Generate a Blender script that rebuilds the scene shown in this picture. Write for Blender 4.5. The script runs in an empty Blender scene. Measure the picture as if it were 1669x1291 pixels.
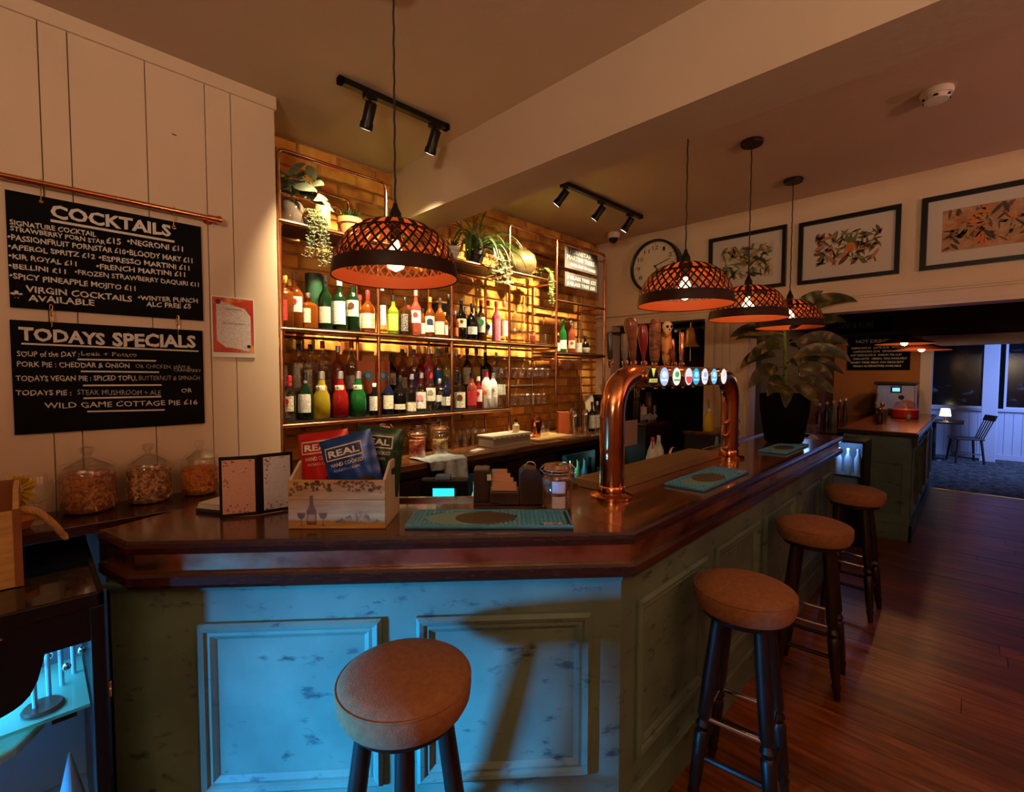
import bpy, bmesh, math, random
from mathutils import Vector, Matrix
random.seed(7)
PI = math.pi
# ------------------------------------------------------------------ camera, world, lights, exposure
sc = bpy.context.scene
COL = sc.collection
CAMZ = 1.62
FPX = 767.64
yaw, pit, rol = 0.775286, -0.0457503, 0.00236755
FW = Vector((math.cos(yaw)*math.cos(pit), math.sin(yaw)*math.cos(pit), math.sin(pit)))
R0 = FW.cross(Vector((0, 0, 1))).normalized(); U0 = R0.cross(FW)
RT = R0*math.cos(rol) + U0*math.sin(rol); UP = -R0*math.sin(rol) + U0*math.cos(rol)
cam = bpy.data.objects.new('camera', bpy.data.cameras.new('camera'))
COL.objects.link(cam)
cam.matrix_world = Matrix(((RT.x, UP.x, -FW.x, 0), (RT.y, UP.y, -FW.y, 0), (RT.z, UP.z, -FW.z, CAMZ), (0, 0, 0, 1)))
cam.data.sensor_width = 36; cam.data.lens = FPX/1669*36; cam.data.clip_start = 0.05
sc.camera = cam
sc.view_settings.view_transform = 'Standard'
sc.view_settings.look = 'None'
sc.view_settings.gamma = 1.0
sc.view_settings.use_curve_mapping = False
sc.view_settings.exposure = 0.0
try:
    sc.cycles.use_denoising = True
    sc.cycles.max_bounces = 8; sc.cycles.diffuse_bounces = 4; sc.cycles.glossy_bounces = 4
    sc.cycles.transparent_max_bounces = 16; sc.cycles.transmission_bounces = 6
    sc.cycles.sample_clamp_indirect = 4.0
    sc.cycles.caustics_reflective = False; sc.cycles.caustics_refractive = False
except Exception:
    pass
w = bpy.data.worlds.new('world'); sc.world = w; w.use_nodes = True
w.node_tree.nodes['Background'].inputs[0].default_value = (0.02, 0.03, 0.05, 1)
w.node_tree.nodes['Background'].inputs[1].default_value = 0.15

def at(px, py, ax, v):
    "the point of the plane axis=v seen at a pixel of the 1669 x 1291 photograph"
    d = FW + RT*((px-834.5)/FPX) - UP*((py-645.5)/FPX)
    o = Vector((0, 0, CAMZ))
    return o + d*((v-o[ax])/d[ax])

def lamp(kind, name, loc, power, col, size=0.05, aim=None, angle=60, blend=0.6, sizey=None):
    l = bpy.data.lights.new(name, kind); l.energy = power; l.color = col
    if kind == 'AREA':
        l.shape = 'RECTANGLE'; l.size = size; l.size_y = sizey or size
    else:
        l.shadow_soft_size = size
    if kind == 'SPOT':
        l.spot_size = math.radians(angle); l.spot_blend = blend
    o = bpy.data.objects.new(name, l); o.location = loc; COL.objects.link(o)
    if aim is not None:
        o.rotation_euler = (Vector(aim)-Vector(loc)).to_track_quat('-Z', 'Y').to_euler()
    return o
WARM = (1.0, 0.62, 0.30)
PEND_W, SPOT_W, CAB_W = 40.0, 260.0, 4.0
# blue glow from an unseen source left of the frame, light of the unseen rooms
o = lamp('AREA', 'blue_left_light', (-1.35, 1.70, 0.74), 19, (0.02, 0.38, 1.0), 0.24, (0.85, 1.28, 0.42), sizey=0.16); o.data.spread = math.radians(46)
lamp('POINT', 'rear_blue_fill', (-.30, 2.385, .72), 1.6, (0.08, 0.38, 1.0), 0.03)  # added blue fill behind the cabinet, brightens the wall under the shelf
o = lamp('AREA', 'far_room_daylight', (11.0, -2.6, 2.0), 110, (0.25, 0.40, 1.0), 1.6, (12.4, 0.8, 1.0), sizey=1.2); o.data.spread = math.radians(120)
# uplighters of the lounge behind the camera
lamp('AREA', 'lounge_uplight', (-1.5, -0.9, 2.1), 82, (1.0, 0.73, 0.49), 0.5, (-1.2, -0.8, 3.0))
lamp('AREA', 'lounge_uplight', (1.2, -2.4, 2.1), 62, (1.0, 0.54, 0.30), 0.5, (1.3, -2.2, 3.0))
lamp('AREA', 'lounge_uplight', (3.9, -2.6, 2.0), 26, (0.9, 0.45, 0.55), 0.4, (3.9, -2.5, 3.0))

# ------------------------------------------------------------------ materials
MATS = {}
def principled(name):
    m = bpy.data.materials.new(name); m.use_nodes = True
    return m, m.node_tree, m.node_tree.nodes['Principled BSDF']
def M(name, col=None, rough=0.5, metal=0.0, var=0.0, scale=8.0, bump=0.0, bscale=60.0, emit=0.0, coat=0.0, spec=0.5, sheen=0.0, stretch=(1, 1, 1)):
    if name in MATS: return MATS[name]
    m, nt, b = principled(name); N, L = nt.nodes, nt.links
    c = (*col, 1)
    b.inputs['Base Color'].default_value = c
    b.inputs['Roughness'].default_value = rough; b.inputs['Metallic'].default_value = metal
    b.inputs['Specular IOR Level'].default_value = spec
    if coat: b.inputs['Coat Weight'].default_value = coat; b.inputs['Coat Roughness'].default_value = 0.12
    if sheen: b.inputs['Sheen Weight'].default_value = sheen
    if emit:
        b.inputs['Emission Color'].default_value = c; b.inputs['Emission Strength'].default_value = emit
    if var or bump:
        tc = N.new('ShaderNodeTexCoord'); mp = N.new('ShaderNodeMapping'); mp.inputs['Scale'].default_value = stretch
        L.new(tc.outputs['Object'], mp.inputs['Vector'])
    if var:
        n = N.new('ShaderNodeTexNoise'); n.inputs['Scale'].default_value = scale; n.inputs['Detail'].default_value = 6
        L.new(mp.outputs[0], n.inputs['Vector'])
        r = N.new('ShaderNodeValToRGB')
        r.color_ramp.elements[0].position = 0.3; r.color_ramp.elements[1].position = 0.7
        r.color_ramp.elements[0].color = tuple(max(0, x*(1-var)) for x in col)+(1,)
        r.color_ramp.elements[1].color = tuple(min(1, x*(1+var)) for x in col)+(1,)
        L.new(n.outputs['Fac'], r.inputs[0]); L.new(r.outputs[0], b.inputs['Base Color'])
    if bump:
        n2 = N.new('ShaderNodeTexNoise'); n2.inputs['Scale'].default_value = bscale; n2.inputs['Detail'].default_value = 4
        L.new(mp.outputs[0], n2.inputs['Vector'])
        bp = N.new('ShaderNodeBump'); bp.inputs['Strength'].default_value = bump; bp.inputs['Distance'].default_value = 0.01
        L.new(n2.outputs['Fac'], bp.inputs['Height']); L.new(bp.outputs[0], b.inputs['Normal'])
    MATS[name] = m; return m
def ramp_mat(name, stops, scale=6, stretch=(1, 1, 1), rough=0.5, detail=8, bump=0.0, kind='noise', dist=0.0, metal=0.0, coat=0.0, coord='Object', rnd=0.0):
    if name in MATS: return MATS[name]
    m, nt, b = principled(name); N, L = nt.nodes, nt.links
    tc = N.new('ShaderNodeTexCoord'); mp = N.new('ShaderNodeMapping'); mp.inputs['Scale'].default_value = stretch
    L.new(tc.outputs[coord], mp.inputs['Vector'])
    if rnd:
        oi = N.new('ShaderNodeObjectInfo'); cx = N.new('ShaderNodeVectorMath'); cx.operation = 'SCALE'
        cx.inputs[0].default_value = (37, 53, 71); L.new(oi.outputs['Random'], cx.inputs['Scale']); L.new(cx.outputs[0], mp.inputs['Location'])
    if kind == 'voronoi':
        n = N.new('ShaderNodeTexVoronoi'); n.inputs['Scale'].default_value = scale; out = n.outputs['Distance']
    else:
        n = N.new('ShaderNodeTexNoise'); n.inputs['Scale'].default_value = scale; n.inputs['Detail'].default_value = detail
        n.inputs['Distortion'].default_value = dist; out = n.outputs['Fac']
    L.new(mp.outputs[0], n.inputs['Vector'])
    r = N.new('ShaderNodeValToRGB'); cr = r.color_ramp
    while len(cr.elements) < len(stops): cr.elements.new(0.5)
    for e, (p, c) in zip(cr.elements, stops): e.position = p; e.color = (*c, 1)
    L.new(out, r.inputs[0]); colout = r.outputs[0]
    if rnd:
        hs = N.new('ShaderNodeHueSaturation'); mr = N.new('ShaderNodeMapRange')
        mr.inputs['To Min'].default_value = 1-rnd; mr.inputs['To Max'].default_value = 1+rnd
        L.new(oi.outputs['Random'], mr.inputs['Value']); L.new(mr.outputs[0], hs.inputs['Value'])
        L.new(colout, hs.inputs['Color']); colout = hs.outputs[0]
    L.new(colout, b.inputs['Base Color'])
    b.inputs['Roughness'].default_value = rough; b.inputs['Metallic'].default_value = metal
    if coat: b.inputs['Coat Weight'].default_value = coat; b.inputs['Coat Roughness'].default_value = 0.08
    if bump:
        bp = N.new('ShaderNodeBump'); bp.inputs['Strength'].default_value = bump; bp.inputs['Distance'].default_value = 0.004
        L.new(out, bp.inputs['Height']); L.new(bp.outputs[0], b.inputs['Normal'])
    MATS[name] = m; return m
def glass(name, col=(1, 1, 1), clear=0.75, rough=0.03):
    "thin-walled glass: coloured see-through mixed with glossy"
    if name in MATS: return MATS[name]
    m = bpy.data.materials.new(name); m.use_nodes = True; nt = m.node_tree; N, L = nt.nodes, nt.links
    b = N['Principled BSDF']; out = N['Material Output']
    b.inputs['Base Color'].default_value = (*col, 1); b.inputs['Roughness'].default_value = rough
    b.inputs['Specular IOR Level'].default_value = 0.7
    tr = N.new('ShaderNodeBsdfTransparent'); tr.inputs[0].default_value = (*[0.35+0.65*c for c in col], 1)
    mx = N.new('ShaderNodeMixShader'); lw = N.new('ShaderNodeLayerWeight'); lw.inputs[0].default_value = 0.35
    mr = N.new('ShaderNodeMapRange'); mr.inputs['To Min'].default_value = 1-clear; mr.inputs['To Max'].default_value = min(1, 1.35-clear)
    L.new(lw.outputs['Facing'], mr.inputs['Value']); L.new(mr.outputs[0], mx.inputs[0])
    L.new(tr.outputs[0], mx.inputs[1]); L.new(b.outputs[0], mx.inputs[2]); L.new(mx.outputs[0], out.inputs[0])
    if clear >= .7:
        g = N.new('ShaderNodeBsdfGlossy'); g.inputs['Roughness'].default_value = rough; g.inputs['Color'].default_value = (1, 1, 1, 1)
        mr.inputs['To Min'].default_value = (1-clear)*.28; mr.inputs['To Max'].default_value = min(.5, (1-clear)*2.2); L.new(g.outputs[0], mx.inputs[2])
        tr.inputs[0].default_value = (*[0.15+0.83*c for c in col], 1)
    MATS[name] = m; return m
def printed(name, base, ink, lines=90, thr=0.55):
    "paper with rows of small illegible print"
    if name in MATS: return MATS[name]
    m, nt, b = principled(name); N, L = nt.nodes, nt.links
    tc = N.new('ShaderNodeTexCoord'); wv = N.new('ShaderNodeTexWave'); wv.bands_direction = 'Z'; wv.inputs['Scale'].default_value = lines
    L.new(tc.outputs['Object'], wv.inputs['Vector'])
    n = N.new('ShaderNodeTexNoise'); n.inputs['Scale'].default_value = 120; L.new(tc.outputs['Object'], n.inputs['Vector'])
    mu = N.new('ShaderNodeMath'); mu.operation = 'MULTIPLY'; L.new(wv.outputs['Fac'], mu.inputs[0]); L.new(n.outputs['Fac'], mu.inputs[1])
    gt = N.new('ShaderNodeMath'); gt.operation = 'GREATER_THAN'; gt.inputs[1].default_value = thr*0.75; L.new(mu.outputs[0], gt.inputs[0])
    mx = N.new('ShaderNodeMix'); mx.data_type = 'RGBA'; L.new(gt.outputs[0], mx.inputs['Factor'])
    mx.inputs['A'].default_value = (*base, 1); mx.inputs['B'].default_value = (*ink, 1)
    L.new(mx.outputs['Result'], b.inputs['Base Color']); b.inputs['Roughness'].default_value = 0.6
    MATS[name] = m; return m

cream = M('cream_paint', (0.70, 0.55, 0.40), 0.6, var=0.06, scale=2, bump=0.08, bscale=25)
ceilm = M('ceiling_paint', (0.55, 0.42, 0.31), 0.85, var=0.05, scale=1.5, bump=0.1, bscale=30)
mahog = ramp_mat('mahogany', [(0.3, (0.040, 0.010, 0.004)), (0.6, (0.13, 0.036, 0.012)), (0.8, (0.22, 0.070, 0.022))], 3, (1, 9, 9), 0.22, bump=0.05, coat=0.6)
mahog2 = ramp_mat('mahogany_rail', [(0.3, (0.020, 0.005, 0.003)), (0.7, (0.060, 0.014, 0.007))], 5, (6, 6, 30), 0.25, coat=0.5)
darkw = ramp_mat('dark_wood', [(0.3, (0.006, 0.003, 0.002)), (0.7, (0.020, 0.010, 0.006))], 8, (8, 8, 1), 0.4)
copper = ramp_mat('copper', [(0.3, (0.62, 0.22, 0.09)), (0.7, (0.86, 0.38, 0.18))], 6, rough=0.16, metal=1.0)
pipecop = ramp_mat('pipe_copper', [(0.3, (0.42, 0.17, 0.07)), (0.7, (0.75, 0.36, 0.19))], 12, rough=0.24, metal=1.0)
copsheet = ramp_mat('copper_sheet', [(0.3, (0.45, 0.20, 0.10)), (0.5, (0.75, 0.48, 0.30)), (0.75, (0.88, 0.66, 0.48))], 7, (1, 1, 2), rough=0.28, metal=1.0, bump=0.6)
steel = M('brushed_steel', (0.62, 0.58, 0.52), 0.25, 1.0, var=0.1, scale=20)
chrome = M('chrome', (0.85, 0.85, 0.88), 0.08, 1.0)
black = M('black_paint', (0.0045, 0.0045, 0.005), 0.38, spec=0.35)
blackm = M('matt_black', (0.003, 0.003, 0.0033), 0.9, spec=0.1)
white = M('white_plastic', (0.75, 0.73, 0.68), 0.45)
board = M('chalkboard', (0.004, 0.0043, 0.005), 0.85, var=0.5, scale=6, spec=0.12)
chalk = M('white_chalk', (0.74, 0.72, 0.68), 0.9, var=0.12, scale=120)
chalk2 = M('faded_chalk', (0.40, 0.37, 0.34), 0.95, var=0.3, scale=150)
brass = M('brass', (0.80, 0.52, 0.14), 0.25, 1.0)
paper = M('paper', (0.78, 0.72, 0.68), 0.7)
def paint_mat():
    m, nt, b = principled('distressed_teal_paint'); N, L = nt.nodes, nt.links
    tc = N.new('ShaderNodeTexCoord')
    n1 = N.new('ShaderNodeTexNoise'); n1.inputs['Scale'].default_value = 3.2; n1.inputs['Detail'].default_value = 5; L.new(tc.outputs['Object'], n1.inputs['Vector'])
    r1 = N.new('ShaderNodeValToRGB'); r1.color_ramp.elements[0].color = (0.095, 0.155, 0.120, 1); r1.color_ramp.elements[1].color = (0.155, 0.25, 0.19, 1)
    r1.color_ramp.elements[0].position = .35; r1.color_ramp.elements[1].position = .65
    L.new(n1.outputs['Fac'], r1.inputs[0])
    mp = N.new('ShaderNodeMapping'); mp.inputs['Rotation'].default_value = (0, 0.25, 0.4); mp.inputs['Scale'].default_value = (1, 1, 2.2); L.new(tc.outputs['Object'], mp.inputs['Vector'])
    n2 = N.new('ShaderNodeTexNoise'); n2.inputs['Scale'].default_value = 9; n2.inputs['Detail'].default_value = 9; n2.inputs['Roughness'].default_value = 0.62; L.new(mp.outputs[0], n2.inputs['Vector'])
    r2 = N.new('ShaderNodeValToRGB'); r2.color_ramp.elements[0].position = .585; r2.color_ramp.elements[1].position = .68
    r2.color_ramp.elements[0].color = (0, 0, 0, 1); r2.color_ramp.elements[1].color = (1, 1, 1, 1)
    L.new(n2.outputs['Fac'], r2.inputs[0])
    mx = N.new('ShaderNodeMix'); mx.data_type = 'RGBA'; L.new(r2.outputs[0], mx.inputs['Factor']); L.new(r1.outputs[0], mx.inputs['A'])
    mx.inputs['B'].default_value = (0.035, 0.06, 0.065, 1)
    L.new(mx.outputs['Result'], b.inputs['Base Color']); b.inputs['Roughness'].default_value = 0.55
    bp = N.new('ShaderNodeBump'); bp.inputs['Strength'].default_value = 0.25; bp.inputs['Distance'].default_value = 0.003
    L.new(r2.outputs[0], bp.inputs['Height']); bp.invert = True; L.new(bp.outputs[0], b.inputs['Normal'])
    return m
teal = paint_mat()

# ------------------------------------------------------------------ mesh builder
class MB:
    def __init__(s): s.v = []; s.f = []; s.mi = []
    def add(s, vs, fs, mi=0):
        o = len(s.v); s.v += [tuple(v) for v in vs]; s.f += [tuple(i+o for i in f) for f in fs]; s.mi += [mi]*len(fs); return s
    def box(s, x0, x1, y0, y1, z0, z1, mi=0):
        vs = [(x, y, z) for z in (z0, z1) for y in (y0, y1) for x in (x0, x1)]
        return s.add(vs, [(0, 2, 3, 1), (4, 5, 7, 6), (0, 1, 5, 4), (2, 6, 7, 3), (0, 4, 6, 2), (1, 3, 7, 5)], mi)
    def obox(s, c, dx, dy, dz, mi=0):
        "box from centre and three half vectors"
        c, dx, dy, dz = map(Vector, (c, dx, dy, dz))
        vs = [c+dx*i+dy*j+dz*k for k in (-1, 1) for j in (-1, 1) for i in (-1, 1)]
        return s.add(vs, [(0, 2, 3, 1), (4, 5, 7, 6), (0, 1, 5, 4), (2, 6, 7, 3), (0, 4, 6, 2), (1, 3, 7, 5)], mi)
    def prism(s, poly, z0, z1, mi=0):
        n = len(poly); vs = [(x, y, z0) for x, y in poly]+[(x, y, z1) for x, y in poly]
        return s.add(vs, [tuple(range(n-1, -1, -1)), tuple(range(n, 2*n))]+[(i, (i+1) % n, n+(i+1) % n, n+i) for i in range(n)], mi)
    def lathe(s, prof, seg=20, mi=0, sq=None, a0=0.0, a1=None, o=(0, 0, 0), cap=True, ax=None):
        "prof: (r, z) from bottom to top; sq: superellipse exponent for square bottles"
        full = a1 is None; a1 = 2*PI if full else a1; n = seg if full else seg+1; vs = []
        rot = Vector((0, 0, 1)).rotation_difference(Vector(ax)).to_matrix() if ax else None
        for r, z in prof:
            for i in range(n):
                t = a0+(a1-a0)*i/seg; k = 1.0
                if sq: k = 1/((abs(math.cos(t))**sq+abs(math.sin(t))**sq)**(1/sq))
                p = Vector((r*k*math.cos(t), r*k*math.sin(t), z))
                if rot: p = rot @ p
                vs.append(p+Vector(o))
        fs = []; m = len(prof)
        for j in range(m-1):
            for i in range(seg if full else n-1):
                a = j*n+i; b = j*n+(i+1) % n; fs.append((a, b, b+n, a+n))
        if cap and full:
            fs.append(tuple(range(n-1, -1, -1))); fs.append(tuple((m-1)*n+i for i in range(n)))
        return s.add(vs, fs, mi)
    def tube(s, path, r, seg=8, mi=0, closed=False, cap=True):
        P = [Vector(p) for p in path]; n = len(P); rs = r if isinstance(r, (list, tuple)) else [r]*n
        up = None; vs = []
        for i, p in enumerate(P):
            if closed: t = (P[(i+1) % n]-P[i-1])
            else: t = P[min(i+1, n-1)]-P[max(i-1, 0)]
            t.normalize()
            if up is None:
                up = Vector((0, 0, 1)) if abs(t.z) < 0.9 else Vector((1, 0, 0))
            side = t.cross(up)
            if side.length < 1e-5: side = t.orthogonal()
            side.normalize(); up = side.cross(t).normalized()
            for k in range(seg):
                a = 2*PI*k/seg; vs.append(p+(side*math.cos(a)+up*math.sin(a))*rs[i])
        fs = []
        for i in range(n if closed else n-1):
            for k in range(seg):
                a = i*seg+k; b = i*seg+(k+1) % seg; c = ((i+1) % n)*seg; fs.append((a, b, c+(k+1) % seg, c+k))
        if cap and not closed:
            fs.append(tuple(range(seg-1, -1, -1))); fs.append(tuple((n-1)*seg+k for k in range(seg)))
        return s.add(vs, fs, mi)
    def sphere(s, c, r, seg=12, rings=8, mi=0, sz=1.0):
        prof = [(max(1e-4, r*math.sin(PI*j/rings)), -r*sz*math.cos(PI*j/rings)) for j in range(rings+1)]
        return s.lathe(prof, seg, mi, o=c)
    def disc(s, c, r, n, seg=20, mi=0, th=0.004, sx=1.0):
        return s.lathe([(r, -th/2), (r, th/2)], seg, mi, o=c, ax=n)
    def frame(s, w, h, prof, mi=0, tr=lambda u, v, d: (u, 0, v)):
        "rectangular ring, prof = [(inset, depth)...] mitred; tr maps (u, v, depth)"
        n = len(prof); vs = []
        for ins, d in prof:
            for u, v in ((ins, ins), (w-ins, ins), (w-ins, h-ins), (ins, h-ins)): vs.append(tr(u, v, d))
        fs = [(j*4+i, j*4+(i+1) % 4, (j+1)*4+(i+1) % 4, (j+1)*4+i) for j in range(n-1) for i in range(4)]
        return s.add(vs, fs, mi)
    def build(s, name, mats, parent=None, smooth=False, bevel=0.0, loc=None, rz=0.0, recalc=True, label=None, seg=2):
        me = bpy.data.meshes.new(name); me.from_pydata(s.v, [], s.f)
        if not isinstance(mats, (list, tuple)): mats = [mats]
        for m in mats: me.materials.append(m)
        if len(mats) > 1: me.polygons.foreach_set('material_index', s.mi)
        if recalc or bevel:
            bm = bmesh.new(); bm.from_mesh(me)
            if bevel:
                bmesh.ops.bevel(bm, geom=[e for e in bm.edges if e.is_manifold and e.calc_face_angle(0) > 0.6], offset=bevel, segments=seg, profile=0.5, affect='EDGES', clamp_overlap=True)
            if recalc: bmesh.ops.recalc_face_normals(bm, faces=bm.faces)
            bm.to_mesh(me); bm.free()
        if smooth:
            me.polygons.foreach_set('use_smooth', [True]*len(me.polygons))
            try: me.set_sharp_from_angle(angle=math.radians(40))
            except Exception: pass
        me.update()
        o = bpy.data.objects.new(name, me); COL.objects.link(o)
        if parent: o.parent = parent
        if loc is not None: o.location = loc
        if rz: o.rotation_euler = (0, 0, rz)
        if label: o['label'] = label
        return o
def tag(o, label=None, cat=None, group=None, kind=None):
    if label: o['label'] = label
    if cat: o['category'] = cat
    if group: o['group'] = group
    if kind: o['kind'] = kind
    return o
def thing(name, label, cat, loc=(0, 0, 0), rz=0.0, group=None):
    o = bpy.data.objects.new(name, None); COL.objects.link(o); o.location = loc; o.rotation_euler = (0, 0, rz)
    o.empty_display_size = 0.05
    return tag(o, label, cat, group)
def struct(name, mb, m, parent=None, **k):
    o = mb.build(name, m, parent, **k)
    if not parent: o['kind'] = 'structure'
    return o
def copy_tree(o, parent=None):
    c = o.copy(); COL.objects.link(c)
    if parent: c.parent = parent
    for ch in list(o.children): copy_tree(ch, c)
    return c
def box_(*a): return MB().box(*a)
def arc(c, r, a0, a1, n, pl='xz'):
    out = []
    for i in range(n+1):
        a = a0+(a1-a0)*i/n; u, v = r*math.cos(a), r*math.sin(a)
        out.append((c[0]+u, c[1], c[2]+v) if pl == 'xz' else ((c[0]+u, c[1]+v, c[2]) if pl == 'xy' else (c[0], c[1]+u, c[2]+v)))
    return out
_TXT = {}
def text_mesh(s, bold=0.0, res=2):
    k = (s, bold)
    if k in _TXT: return _TXT[k]
    cu = bpy.data.curves.new('t', 'FONT'); cu.body = s; cu.size = 1; cu.offset = bold; cu.resolution_u = res; cu.extrude = 0.0
    o = bpy.data.objects.new('t', cu); COL.objects.link(o); bpy.context.view_layer.update()
    dg = bpy.context.evaluated_depsgraph_get(); me = bpy.data.meshes.new_from_object(o.evaluated_get(dg))
    vs = [v.co.copy() for v in me.vertices]; fs = [tuple(p.vertices) for p in me.polygons]
    bpy.data.objects.remove(o); bpy.data.curves.remove(cu); bpy.data.meshes.remove(me)
    if vs:
        x0 = min(v.x for v in vs); x1 = max(v.x for v in vs); y0 = min(0, min(v.y for v in vs)) * 0
        H = 0.70
        vs = [((v.x-x0)/(x1-x0), v.y/H) for v in vs]
    _TXT[k] = (vs, fs); return _TXT[k]
def lettering(s, p0, p1, h, mat, parent=None, bold=0.0, up=(0, 0, 1), off=None, name='lettering', mb=None, mi=0, jit=0.0):
    "flat text from base-line start p0 to end p1, capital height h (metres)"
    vs, fs = text_mesh(s, bold); p0, p1, up = Vector(p0), Vector(p1), Vector(up); o = Vector(off or (0, 0, 0))
    V = [p0+(p1-p0)*u+up*(h*v)+o+(up*(jit*math.sin(u*43)+jit*math.sin(u*97)) if jit else Vector((0, 0, 0))) for u, v in vs]
    if mb is not None: mb.add(V, fs, mi); return None
    return MB().add(V, fs).build(name, mat, parent, recalc=False)
# ------------------------------------------------------------------ the room
CZ = 2.938; WX = 4.079; LY = 2.432; BY = 2.78
floorb = ramp_mat('floor_boards_wood', [(0.25, (0.085, 0.022, 0.005)), (0.5, (0.22, 0.062, 0.012)), (0.75, (0.36, 0.115, 0.026))], 4, (9, 1, 1), 0.38, rnd=0.30, bump=0.15)
subfloor = M('floor_gap', (0.012, 0.006, 0.004), 0.9)
fl = struct('floor', box_(-2.2, 9.0, -3, 3, -0.06, -0.012), subfloor)
x = 0.62; k = 0
while x < 9.0 and k < 90:
    wd = random.uniform(0.125, 0.15); x1 = min(x+wd, 9.0)
    ys = [-3.0, random.uniform(-1.4, 0.0), 1.5]
    for a, b in zip(ys, ys[1:]):
        box_(x+0.0015, x1-0.0015, a+0.0015, b-0.0015, -0.012, random.uniform(-0.0008, 0.0008)).build('floorboard', floorb, fl)
    x = x1; k += 1
box_(-2.2, 0.62, -3, 3, -0.012, 0).build('floorboard', floorb, fl)
carpet = ramp_mat('dark_patterned_carpet', [(0.40, (0.012, 0.013, 0.016)), (0.50, (0.05, 0.05, 0.055)), (0.55, (0.14, 0.13, 0.13)), (0.62, (0.015, 0.016, 0.02))], 9, (1, 1, 1), 0.95, kind='noise', detail=3)
struct('floor_far_room', box_(9.0, 13.6, -3, 3, -0.06, 0.004), carpet)
struct('trim_1', box_(8.97, 9.03, -3, 3, 0.0, 0.010), brass)

struct('ceiling', box_(-2.2, WX+0.15, -3, 2.95, CZ, CZ+0.08), ceilm)
struct('trim_2', box_(1.705, 1.955, -3, 2.79, 2.606, CZ+0.01), ceilm).name = 'ceiling_beam'
# left boarded wall
wl = struct('wall_left', box_(-2.2, 0.840, LY+0.014, LY+0.12, 0, CZ), cream)
box_(0.836, 0.853, LY+0.002, BY+0.01, 0, CZ).build('corner_board', cream, wl)
xs = [-0.75, -0.55, -0.33, -0.12, 0.053, 0.131, 0.359, 0.566, 0.666, 0.852]
for a, b in zip(xs, xs[1:]):
    box_(a+0.0014, b-0.0014, LY, LY+0.013, 0, 2.878+0.004).build('wall_board', cream, wl, bevel=0.0015, seg=1)
box_(-0.75, 0.860, LY-0.012, LY+0.013, 2.878, CZ).build('top_batten', cream, wl, bevel=0.002, seg=1)
MB().obox((0.452, LY-0.001, 2.622), (0.008, 0, -0.001), (0, 0.001, 0), (0, 0, 0.0018)).build('nail_hole', blackm, wl)
# brick wall
mortar = M('mortar', (0.50, 0.27, 0.09), 0.95, var=0.35, scale=20, bump=0.6, bscale=90)
brickm = ramp_mat('old_brick', [(0.2, (0.34, 0.09, 0.018)), (0.40, (0.60, 0.21, 0.035)), (0.55, (0.74, 0.36, 0.06)), (0.75, (0.85, 0.52, 0.14))], 7, (1, 1, 1), 0.9, bump=0.9, detail=10, rnd=0.28)
wb = struct('wall_back', box_(0.84, WX+0.15, BY+0.012, BY+0.12, 0, CZ), mortar)
bm_meshes = []
for i in range(6):
    mb = MB(); d = 0.016
    j = lambda s: random.uniform(-s, s)
    W2, H2 = 0.1125, 0.0335
    fr = [(-W2+j(.004), 0, -H2+j(.003)), (W2+j(.004), 0, -H2+j(.003)), (W2+j(.004), 0, H2+j(.003)), (-W2+j(.004), 0, H2+j(.003))]
    ins = [(x_*0.955, -d+j(.002), z_*0.87) for x_, _, z_ in fr]
    mb.add(fr+ins+[(j(.03), -d-0.001+j(.002), 0)], [(0, 1, 5, 4), (1, 2, 6, 5), (2, 3, 7, 6), (3, 0, 4, 7), (4, 5, 8), (5, 6, 8), (6, 7, 8), (7, 4, 8)])
    o = mb.build('brick', brickm); bm_meshes.append(o.data); bpy.data.objects.remove(o)
rest = MB(); nb = 0; z = CZ-0.045; row = 0
while z > 0.95:
    xb = 0.86+(0.12 if row % 2 else 0.0)
    while xb < WX-0.02:
        x0 = xb; x1 = min(xb+0.238, WX)
        if x1-x0 > 0.06:
            if nb < 299 and z > 1.15:
                o = bpy.data.objects.new('brick', random.choice(bm_meshes)); COL.objects.link(o); o.parent = wb
                o.location = ((x0+x1)/2, BY+0.012+random.uniform(-.002, .003), z); o.scale = ((x1-x0-0.012)/0.226, 1, 1); nb += 1
            else:
                rest.box(x0+.006, x1-.006, BY-0.002, BY+0.012, z-.032, z+.032)
        xb += 0.238
    if row % 2: rest.box(0.86, 0.972, BY-0.002, BY+0.012, z-.032, z+.032)
    z -= 0.079; row += 1
tag(rest.build('lower_brickwork', brickm, wb), kind='stuff')
# clock wall with door opening, pillar and header over the opening
wr = MB()
wr.box(WX, WX+.15, 2.60, 2.95, 0, CZ+0.01); wr.box(WX, WX+.15, 1.665, 2.60, 2.10, CZ+0.01); wr.box(WX, WX+.15, 1.30, 1.665, 0, CZ+0.01)
wr.box(WX, WX+.15, -3, 1.30, 2.070, CZ+0.01)
wr = struct('wall_right', wr, cream)
dc = MB()
for ins, dd in ((0, 0.018),):
    dc.box(WX-.018, WX, 1.585, 1.665, 0, 2.14); dc.box(WX-.018, WX, 2.60, 2.68, 0, 2.14); dc.box(WX-.022, WX, 1.575, 2.78, 2.10, 2.155)
    dc.box(WX-.032, WX, 1.56, 2.78, 2.155, 2.175); dc.box(WX-.045, WX, 1.55, 2.78, 2.190, 2.210)
struct('trim_3', dc, cream, bevel=0.003).name = 'door_frame'
tm = MB()
tm.box(WX-.014, WX, -3, 1.55, 2.160, 2.175); tm.box(WX-.022, WX, -3, 1.55, 2.175, 2.190); tm.box(WX-.012, WX, -3, 1.30, 2.070, 2.095)
struct('trim_4', tm, cream, bevel=0.002)
pm = MB()
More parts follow.
